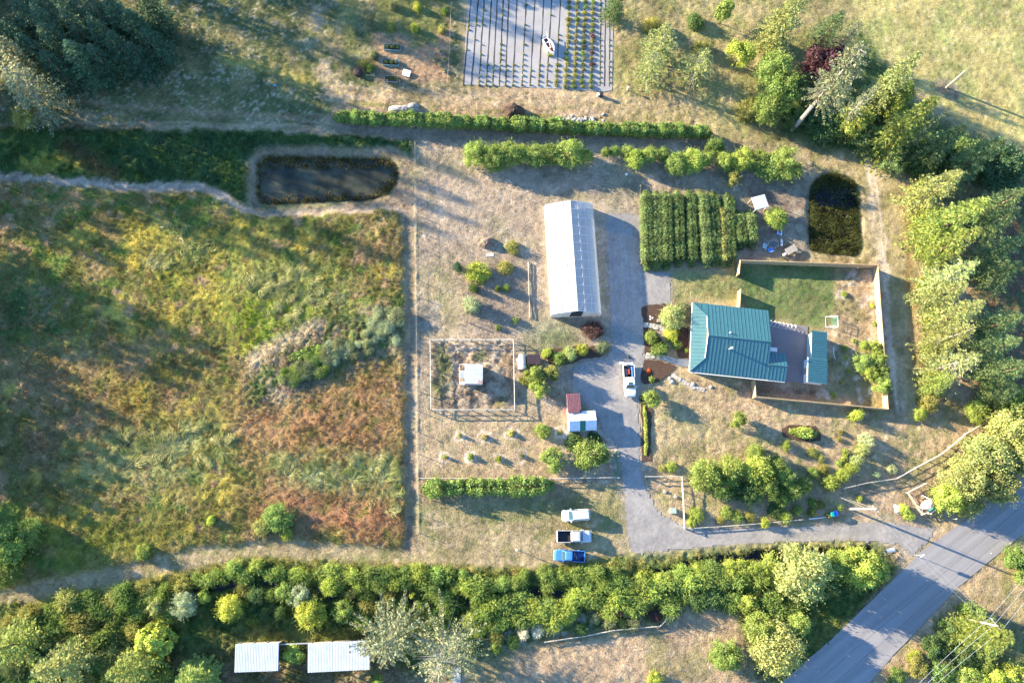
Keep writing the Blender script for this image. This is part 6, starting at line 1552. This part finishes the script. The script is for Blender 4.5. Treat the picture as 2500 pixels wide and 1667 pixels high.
t = at_px('street_sign', 'street sign post at the drive mouth casting an arrow shaped shadow', 'sign', 2232, 1354, 0, math.radians(35)); MB().tube([(0, 0, -.1), (0, 0, 2.6)], .05, 6).build('post', M_steel, t); MB().box(-.35, .35, -.02, .02, 2.05, 2.6).build('sign_plate', mat('sign_back', (.55, .55, .50), .5, .1), t)
t = at_px('marker_post', 'thin marker post with a small paddle at the road edge by the pen', 'post', 2315, 1266, 0, math.radians(35)); MB().tube([(0, 0, -.1), (0, 0, 2.2)], .03, 6).build('post', M_steel, t); MB().box(-.10, .10, -.015, .015, 2.0, 2.35).build('paddle', M_whitep, t)
for i, (x, y) in enumerate([(2248, 1356), (2419, 1350)]): tag(sheet('road_marker', [(x - 2, y - .8), (x + 2, y - .8), (x + 2, y + 1), (x - 2, y + 1)], .052, M_whitep, 'road marker', ('small white paint dash on the left road edge', 'small white paint dash near the right road edge')[i]))
t = at_px('culvert_pipe', 'grey culvert pipe end in the bank beside the road', 'culvert', 2176, 1343, 0, math.radians(10)); MB().tube([(-.9, 0, -.2), (.6, 0, -.15)], .42, 12, False).build('pipe', M_steel, t); MB().box(-1.8, -1.0, -.5, .5, -.5, .05).build('timber_block', M_oldwood, t)
t = at_px('fallen_branch', 'pale fallen log on the verge above the lower drive', 'log', 1975, 1266, .1, math.radians(3)); MB().tube([(0, 0, .12), (1.5, .02, .14), (3.2, .15, .1)], [.12, .1, .06], 7).build('log', M_whitep, t)
t = at_px('wood_crate', 'grey box half hidden in the bushes at the bottom left', 'box', 322, 1607, .5, .05); MB().box(-.7, .7, -.35, .35, -.1, .55).build('crate', M_steel, t); MB().box(-.72, .72, -.37, .37, .553, .6).build('lid', M_oldwood, t)
# ------------------------------------------------------------------ crop rows
rows = [(1577, 1581, 466, 656, 'crop', 2.0), (1601, 1604, 468, 656, 'cropl', 1.8), (1625, 1628, 468, 655, 'crop', 2.0), (1653, 1658, 468, 648, 'crop', 1.9), (1684, 1690, 466, 648, 'crop', 1.8), (1712, 1726, 466, 650, 'cropl', 2.1), (1740, 1747, 468, 648, 'crop', 1.7), (1759, 1766, 500, 650, 'olive', 1.7), (1776, 1782, 472, 648, 'crop', 1.7), (1802, 1810, 515, 606, 'crop', 1.8), (1828, 1837, 515, 604, 'cropl', 1.9)]
nmz = ['leftmost pale green crop row', 'second crop row with yellow plants', 'third crop row', 'fourth crop row', 'fifth crop row', 'sixth, brightest lime crop row', 'seventh crop row', 'narrow yellow crop row', 'dark crop row right of the yellow one', 'short crop row in the right hand block', 'short bright crop row at the right edge of the block']
for i, (xt, xb, y0, y1, c, h) in enumerate(rows):
    hedge('crop_row', [(xt, y0), ((xt + xb) / 2, (y0 + y1) / 2), (xb, y1)], 2.05 if i != 7 else .9, h, 1100, .17, c, nmz[i] + ' of the tall crop plot', 'crop row', 60 + i, .13, up=1.0, group='crop rows')
# ------------------------------------------------------------------ vehicles (built facing +x)
def paint_mat(name, c): return mat(name, c, .28, .03, 1, spec=.6, coat=.6)
M_tyre = mat('tyre', (.02, .02, .02), .85, .2, 6); M_rim = mat('alloy_rim', (.5, .5, .52), .35, .08, 4, metal=.7)
M_lamp = mat('clear_lamp', (.75, .75, .72), .15, .05); M_tail = mat('red_lamp', (.45, .02, .02), .25, .1); M_carglass = mat('car_glass', (.03, .07, .085), .05, .1, 1, spec=.9)
M_bedliner = mat('bed_liner', (.018, .020, .028), .8, .3, 6)
def wheels(t, xs, hw, r=.37):
    for x in xs:
        for s in (-1, 1):
            w = MB().tube([(x, s * (hw - .22), r), (x, s * (hw - .01), r)], r, 14).build('wheel', M_tyre, t)
            MB().tube([(x, s * (hw - .012), r), (x, s * (hw + .012), r)], r * .6, 10).build('rim', M_rim, w)
def quadp(t, name, pts, m, th=.012): return MB().slab(pts, th).build(name, m, t)
def vehicle(name, label, cat, x, y, z, heading, paint, L_, W_, kind, sunroof=False, bedcol=None):
    t = at_px(name, label, cat, x, y, z, heading)
    h = L_ / 2; w = W_ / 2
    if kind == 'pickup':
        xc0, xc1 = -h * .19, h * .50                  # cab base
        bx = -h * .21
        MB().loft([rrect(bx, h - .05, w - .06, .25, .38, 4), rrect(bx, h, w, .3, .6, 4), rrect(bx, h - .03, w, .34, .85, 4), rrect(bx, h - .14, w - .05, .40, 1.03, 4), rrect(bx + .05, h - .35, w - .16, .4, 1.10, 4)]).build('body', paint, t, smooth=False)
        MB().loft([rrect(xc0, xc1, w - .08, .18, 1.08, 4), rrect(xc0 + .06, xc1 - .42, w - .20, .20, 1.62, 4), rrect(xc0 + .12, xc1 - .60, w - .27, .20, 1.74, 4), rrect(xc0 + .35, xc1 - .85, w - .45, .2, 1.765, 4)]).build('cab', paint, t)
        z0, z1 = 1.14, 1.62
        quadp(t, 'windscreen', [(xc1 - .03, -w + .20, z0), (xc1 - .03, w - .20, z0), (xc1 - .46, w - .30, z1 + .06), (xc1 - .46, -w + .30, z1 + .06)], M_carglass)
        quadp(t, 'rear_window', [(xc0 - .012, w - .28, 1.2), (xc0 - .012, -w + .28, 1.2), (xc0 + .055, -w + .34, 1.58), (xc0 + .055, w - .34, 1.58)], M_carglass)
        for s in (-1, 1):
            for (a0, a1, b0, b1) in ((xc0 + .12, xc0 + .68, xc0 + .18, xc0 + .68), (xc0 + .74, xc1 - .16, xc0 + .74, xc1 - .52)):
                q = [(a0, s * (w - .068), 1.16), (a1, s * (w - .068), 1.16), (b1, s * (w - .188), 1.60), (b0, s * (w - .188), 1.60)]
                quadp(t, 'side_window', q if s < 0 else q[::-1], M_carglass)
            MB().box(xc1 - .35, xc1 - .15, s * (w + .02) - .02, s * (w + .02) + .16 if s > 0 else s * (w + .02) + .02, 1.05, 1.22).build('mirror', paint, t) if s > 0 else MB().box(xc1 - .35, xc1 - .15, -w - .18, -w - .0, 1.05, 1.22).build('mirror', paint, t)
            MB().box(-h, bx - .01, s * w - .09 if s > 0 else -w, w if s > 0 else -w + .09, .45, 1.06).build('bed_side', paint, t)
            MB().box(h - .12, h + .005, s * (w - .42), s * (w - .42) + s * .3 if s > 0 else s * (w - .42), .70, .86).build('headlight', M_lamp, t) if s > 0 else MB().box(h - .12, h + .005, -w + .12, -w + .42, .70, .86).build('headlight', M_lamp, t)
            MB().box(-h - .008, -h + .05, s * w - .10 if s > 0 else -w + .004, w - .004 if s > 0 else -w + .10, .6, 1.0).build('tail_light', M_tail, t)
        MB().box(-h + .06, bx - .02, -w + .1, w - .1, .50, .56).build('bed_floor', bedcol or M_bedliner, t)
        for (b_) in ((-h + .06, bx - .02, w - .115, w - .093), (-h + .06, bx - .02, -w + .093, -w + .115), (bx - .05, bx - .015, -w + .12, w - .12)): MB().box(*b_, .56, 1.03).build('bed_liner', M_bedliner, t)
        tg = MB().box(-h, -h + .07, -w + .1, w - .1, .5, 1.04) if not sunroof else MB().box(-h - .48, -h + .04, -w + .1, w - .1, .56, .62)
        tg.build('tailgate', paint, t)
        MB().box(-h - .12, -h - .01, -w + .1, w - .1, .40, .54).build('rear_bumper', M_steel, t); MB().box(h - .02, h + .08, -w + .15, w - .15, .42, .60).build('front_bumper', M_steel, t)
        if sunroof: MB().box(xc0 + .95, xc0 + 1.35, -.36, .36, 1.755, 1.772).build('sunroof', M_carglass, t)
        wheels(t, (-h * .62, h * .62), w)
    else:
        MB().loft([rrect(-h + .06, h - .08, w - .06, .3, .32, 4), rrect(-h, h, w, .38, .55, 4), rrect(-h + .02, h - .03, w, .42, .80, 4), rrect(-h + .06, h - .22, w - .05, .45, .98, 4), rrect(-h + .1, h - .5, w - .15, .4, 1.04, 4)]).build('body', paint, t)
        xc0, xc1 = -h + .10, h * .52
        MB().loft([rrect(xc0, xc1, w - .09, .22, 1.02, 4), rrect(xc0 + .22, xc1 - .60, w - .22, .22, 1.50, 4), rrect(xc0 + .32, xc1 - .80, w - .28, .22, 1.62, 4), rrect(xc0 + .6, xc1 - 1.05, w - .45, .2, 1.65, 4)]).build('cabin', paint, t)
        quadp(t, 'windscreen', [(xc1 - .02, -w + .22, 1.07), (xc1 - .02, w - .22, 1.07), (xc1 - .62, w - .32, 1.54), (xc1 - .62, -w + .32, 1.54)], M_carglass)
        quadp(t, 'rear_window', [(xc0 + .02, w - .3, 1.10), (xc0 + .02, -w + .3, 1.10), (xc0 + .26, -w + .36, 1.56), (xc0 + .26, w - .36, 1.56)], M_carglass)
        for s in (-1, 1):
            for (a0, a1, b0, b1) in ((xc0 + .25, xc0 + .95, xc0 + .42, xc0 + .95), (xc0 + 1.0, xc0 + 1.85, xc0 + 1.0, xc0 + 1.85), (xc0 + 1.9, xc1 - .2, xc0 + 1.9, xc1 - .70)):
                q = [(a0, s * (w - .085), 1.08), (a1, s * (w - .085), 1.08), (b1, s * (w - .205), 1.48), (b0, s * (w - .205), 1.48)]
                quadp(t, 'side_window', q if s < 0 else q[::-1], M_carglass)
            y0, y1 = sorted((s * w, s * (w + .2))); MB().box(xc1 - .45, xc1 - .25, y0, y1, .98, 1.14).build('mirror', paint, t)
            y0, y1 = sorted((s * (w - .30), s * (w - .62))); MB().box(h - .14, h - .01, y0, y1, .66, .80).build('headlight', M_lamp, t)
            y0, y1 = sorted((s * (w - .02), s * (w - .3))); MB().box(-h - .01, -h + .12, y0 + .02, y1 - .08, .75, .95).build('tail_light', M_tail, t)
            MB().tube([(xc0 + .45, s * (w - .33), 1.68), (xc1 - .95, s * (w - .33), 1.68)], .025, 5).build('roof_rail', M_rim, t)
        wheels(t, (-h * .60, h * .60), w, .35)
    return t
def hd(x0, y0, x1, y1): a = P(x0, y0, 1); b = P(x1, y1, 1); return math.atan2(b.y - a.y, b.x - a.x)
vehicle('suv', 'white estate car, uppermost of the three parked on the grass', 'car', 1406.5, 1257, .9, hd(1442, 1255, 1371, 1259), paint_mat('white_car_paint', (.80, .80, .79)), 4.75, 1.86, 'suv')
vehicle('pickup_truck', 'silver pickup with an empty dark bed, middle of three parked on the grass', 'pickup', 1402, 1309, .9, hd(1360, 1309, 1444, 1309), paint_mat('silver_car_paint', (.50, .50, .53)), 5.6, 1.92, 'pickup')
bt_ = vehicle('pickup_truck', 'blue pickup, lowest of the three parked on the grass', 'pickup', 1390, 1356, .9, hd(1428, 1358, 1352, 1354), paint_mat('blue_car_paint', (.06, .22, .60)), 5.05, 1.80, 'pickup', bedcol=mat('blue_bed', (.02, .06, .20), .6, .15))
wp = vehicle('pickup_truck', 'white pickup with a loaded bed and open tailgate on the gravel drive', 'pickup', 1537, 929, .9, hd(1534, 884, 1540, 966), paint_mat('white_pickup_paint', (.80, .80, .79)), 5.5, 1.95, 'pickup', sunroof=True)
# the white pickup's load: things of their own on the bed
def onbed(v, lx, ly, lz): return v.matrix_basis @ Vector((lx, ly, lz))
bpy.context.view_layer.update()
p = onbed(wp, -1.6, .05, .57); t = thing('red_crate', 'long red orange fuel can in the bed of the white pickup', 'can', p, wp.rotation_euler.z); MB().loft([rrect(-.45, .45, .14, .05, 0, 2), rrect(-.43, .43, .12, .05, .3, 2)]).build('can', mat('red_orange_can', (.60, .09, .04), .5), t); MB().tube([(-.2, 0, .3), (0, 0, .4), (.2, 0, .3)], .025, 5).build('handle', M_black, t)
p = onbed(wp, -1.4, -.5, .57); t = thing('brown_sack', 'purplish brown sack in the bed of the white pickup', 'sack', p, wp.rotation_euler.z); MB().loft([rrect(-.7, .6, .26, .12, 0, 3), rrect(-.75, .65, .3, .14, .2, 3), rrect(-.6, .5, .2, .1, .34, 3)]).build('sack', mat('plum_sack', (.17, .10, .12), .8, .3, 4), t)
p = onbed(wp, -1.5, .62, .57); t = thing('blue_tarp', 'folded blue tarp along the side of the white pickup bed', 'tarp', p, wp.rotation_euler.z); MB().loft([rrect(-.95, .95, .17, .06, 0, 2), rrect(-.9, .92, .16, .06, .42, 2), rrect(-.8, .8, .1, .05, .5, 2)]).build('fold', mat('blue_tarp', (.02, .12, .38), .55, .15, 4), t)
p = onbed(wp, -2.95, -.3, .63); t = thing('white_bucket', 'white bucket on the open tailgate of the white pickup', 'bucket', p); MB().tube([(0, 0, 0), (0, 0, .38)], [.17, .2], 10).build('tub', M_whitep, t); MB().tube([(-.2, 0, .37), (0, 0, .5), (.2, 0, .37)], .012, 4).build('handle', M_steel, t)
p = onbed(bt_, -1.0, .0, .57); t = thing('rope_coil', 'tan strap coil in the bed of the blue pickup', 'strap', p, .4); MB().tube([(0, -.55, .05), (.12, -.2, .09), (-.08, .1, .06), (.1, .45, .08), (0, .6, .05)], .07, 5).build('coil', mat('tan_strap', (.45, .34, .24), .8), t)
p = onbed(bt_, -2.1, .45, .57); t = thing('spare_tyre', 'small black spare tyre in the bed of the blue pickup', 'tyre', p); MB().loft([[(r_ * math.cos(a * .5236), r_ * math.sin(a * .5236), z_) for a in range(12)] for r_, z_ in ((.16, .02), (.27, .0), (.27, .18), (.16, .16), (.16, .02))], False, False).build('tyre', M_tyre, t)
# ------------------------------------------------------------------ grasses: uncountable, one object per kind
M_grass = leaf_mat('grass_blades', .30, obj_color=False)
LEAN = 3.0 * field(6, 71)                                     # smooth lean direction of lodged grass
def sample(a, x, y):
    i = np.clip(((x - GX0) / GS).round().astype(int), 0, nx - 1); j = np.clip(((y - GY0) / GS).round().astype(int), 0, ny - 1)
    return a[j, i]
def blades(name, label, x, y, z, h, wdt, col, nb, spread, lodged, r, amp=.22):
    """nb blades round each point; returns one mesh object"""
    k = len(x)
    X = np.repeat(x, nb) + r.normal(0, 1, k * nb) * np.repeat(spread, nb); Y = np.repeat(y, nb) + r.normal(0, 1, k * nb) * np.repeat(spread, nb)
    Z = np.repeat(z, nb); H_ = np.repeat(h, nb) * (.6 + .7 * r.random(k * nb)); W_ = np.repeat(wdt, nb) * (.7 + .6 * r.random(k * nb))
    la = np.repeat(sample(LEAN, x, y), nb); lo_ = np.repeat(lodged, nb)
    a = r.random(k * nb) * 6.283; q = r.random(k * nb) * .55
    dx = np.cos(a) * q + np.cos(la) * lo_; dy = np.sin(a) * q + np.sin(la) * lo_
    th = r.random(k * nb) * 6.283; bx, by = np.cos(th) * W_, np.sin(th) * W_
    v = np.empty((k * nb, 3, 3)); v[:, 0] = np.stack([X - bx, Y - by, Z - .03], 1); v[:, 1] = np.stack([X + bx, Y + by, Z - .03], 1)
    v[:, 2] = np.stack([X + dx * H_, Y + dy * H_, Z + H_ * np.sqrt(np.clip(1 - .6 * np.minimum(lo_, 1.2) ** 2, .12, 1))], 1)
    c = np.repeat(col, nb, 0) * tints(k * nb, r, amp, .06)
    me = np_mesh(name, v.reshape(-1, 3), np.arange(k * nb * 3).reshape(-1, 3), M_grass, np.repeat(c, 3, 0), 3)
    return tag(ob(name, me), label, None, kind='stuff')
gr = np.random.default_rng(99)
def scatter(n, cond):
    x = gr.uniform(GX0 + 1, GX1 - 1, n); y = gr.uniform(GY0 + 1, GY1 - 1, n)
    px, py = proj(x, y, 0.0)
    m = (px > -60) & (px < 2560) & (py > -60) & (py < 1730)
    x, y = x[m], y[m]
    k = cond(sample(AMP, x, y), sample(FLAT, x, y), sample(DEP, x, y), sample(FINE, x, y))
    return x[k], y[k]
x, y = scatter(260000, lambda a, f, d, m: ((a > .11) | (m > .6) & (a > .03)) & (f < .3) & (d > -.4))
if len(x) > 62000: x, y = x[:62000], y[:62000]
am = sample(AMP, x, y)
lod = np.clip(.55 + .45 * sample(field(5, 72), x, y), 0, 1.1)
blades('meadow_grass', 'tall uncut meadow grass and weeds', x, y, sample(WZ, x, y), .12 + am * 2.0, np.full(len(x), .045), np.clip(sample(GCOL, x, y) * 1.45, 0, .7), 6, np.full(len(x), .16), lod, gr, .12)
x, y = scatter(400000, lambda a, f, d, m: (a <= .11) & (m < .6) & (a > .02) & (f < .2) & (d > -.3))
if len(x) > 120000: x, y = x[:120000], y[:120000]
am = sample(AMP, x, y)
blades('short_grass', 'short dry summer grass', x, y, sample(WZ, x, y), .06 + am * 1.6, np.full(len(x), .035), np.clip(sample(GCOL, x, y) * 1.2, 0, .75), 4, np.full(len(x), .16), np.full(len(x), .25), gr, .14)
# pond weeds and reeds
def in_px(poly, n):
    xs = [p[0] for p in poly]; ys = [p[1] for p in poly]; qx = gr.uniform(min(xs), max(xs), n); qy = gr.uniform(min(ys), max(ys), n); k = inpoly(qx, qy, poly); return qx[k], qy[k]
def edge_d(poly, qx, qy): return dist_line(poly + [poly[0]], qx, qy)
def ptsw(qx, qy):
    w = np.array([P(a, b, -.4)[:2] for a, b in zip(qx, qy)]); return w[:, 0], w[:, 1]
qx, qy = in_px(grow(POND1, 1.04), 5200); dd = edge_d(POND1, qx, qy)
k = (gr.random(len(qx)) < np.exp(-dd / 4.5)) | ((qy < 412) & (gr.random(len(qx)) < .34)) | ((qx > 925) & (qy > 445) & (gr.random(len(qx)) < .4)); wx, wy = ptsw(qx[k], qy[k])
blades('pond_reeds', 'yellow brown reeds and weed fringing the left pond', wx, wy, np.full(len(wx), -.42), np.full(len(wx), .42), np.full(len(wx), .06), np.tile(C(.15, .13, .035), (len(wx), 1)), 7, np.full(len(wx), .16), np.full(len(wx), .2), gr, .4)
qx, qy = in_px(grow(POND2, 1.04), 5200); dd = edge_d(POND2, qx, qy)
k = (gr.random(len(qx)) < np.exp(-dd / 6)) | ((qy > 505) & (gr.random(len(qx)) < .42)) | ((qy < 455) & (gr.random(len(qx)) < .6) | (gr.random(len(qx)) < .12)); wx, wy = ptsw(qx[k], qy[k])
blades('pond_reeds', 'tangled reeds and weed choking the right pond', wx, wy, np.full(len(wx), -.42), np.full(len(wx), .5), np.full(len(wx), .06), np.tile(C(.095, .105, .035), (len(wx), 1)), 7, np.full(len(wx), .2), np.full(len(wx), .3), gr, .45)


# grass laid flat by wind, in pale swirls
lx, ly = [], []
for (cx_, cy_, r_) in ((700, 1135, 38), (790, 1152, 45), (880, 1140, 45), (945, 1140, 38), (962, 1195, 28), (960, 1240, 22), (300, 1092, 66), (370, 1105, 55), (430, 1062, 38), (485, 1050, 34), (545, 1075, 30), (520, 1120, 40), (640, 690, 55), (720, 700, 66), (800, 730, 45), (690, 760, 50), (430, 560, 38), (480, 610, 40), (390, 640, 36)):
    n_ = int(r_ * r_ * .26); a_ = gr.random(n_) * 6.283; q_ = r_ * np.sqrt(gr.random(n_)) * gr.uniform(.6, 1.15, n_)
    for u_, w_ in zip(cx_ + q_ * np.cos(a_), cy_ + .75 * q_ * np.sin(a_)):
        if u_ < 984: p_ = P(u_, w_, .42); lx.append(p_.x); ly.append(p_.y)
lx = np.array(lx); ly = np.array(ly); keep = sample(field(1.4, 81), lx, ly) > -.25; lx, ly = lx[keep], ly[keep]
lcol = mixn(C(.42, .40, .17), C(.24, .28, .09), field(2.0, 82), -.8, .8)
blades('lodged_grass', 'pale swirls of meadow grass laid flat by the wind', lx, ly, sample(WZ, lx, ly) + .06, np.full(len(lx), .75), np.full(len(lx), .05), sample(lcol, lx, ly), 3, np.full(len(lx), .12), np.full(len(lx), 1.15), gr, .18)
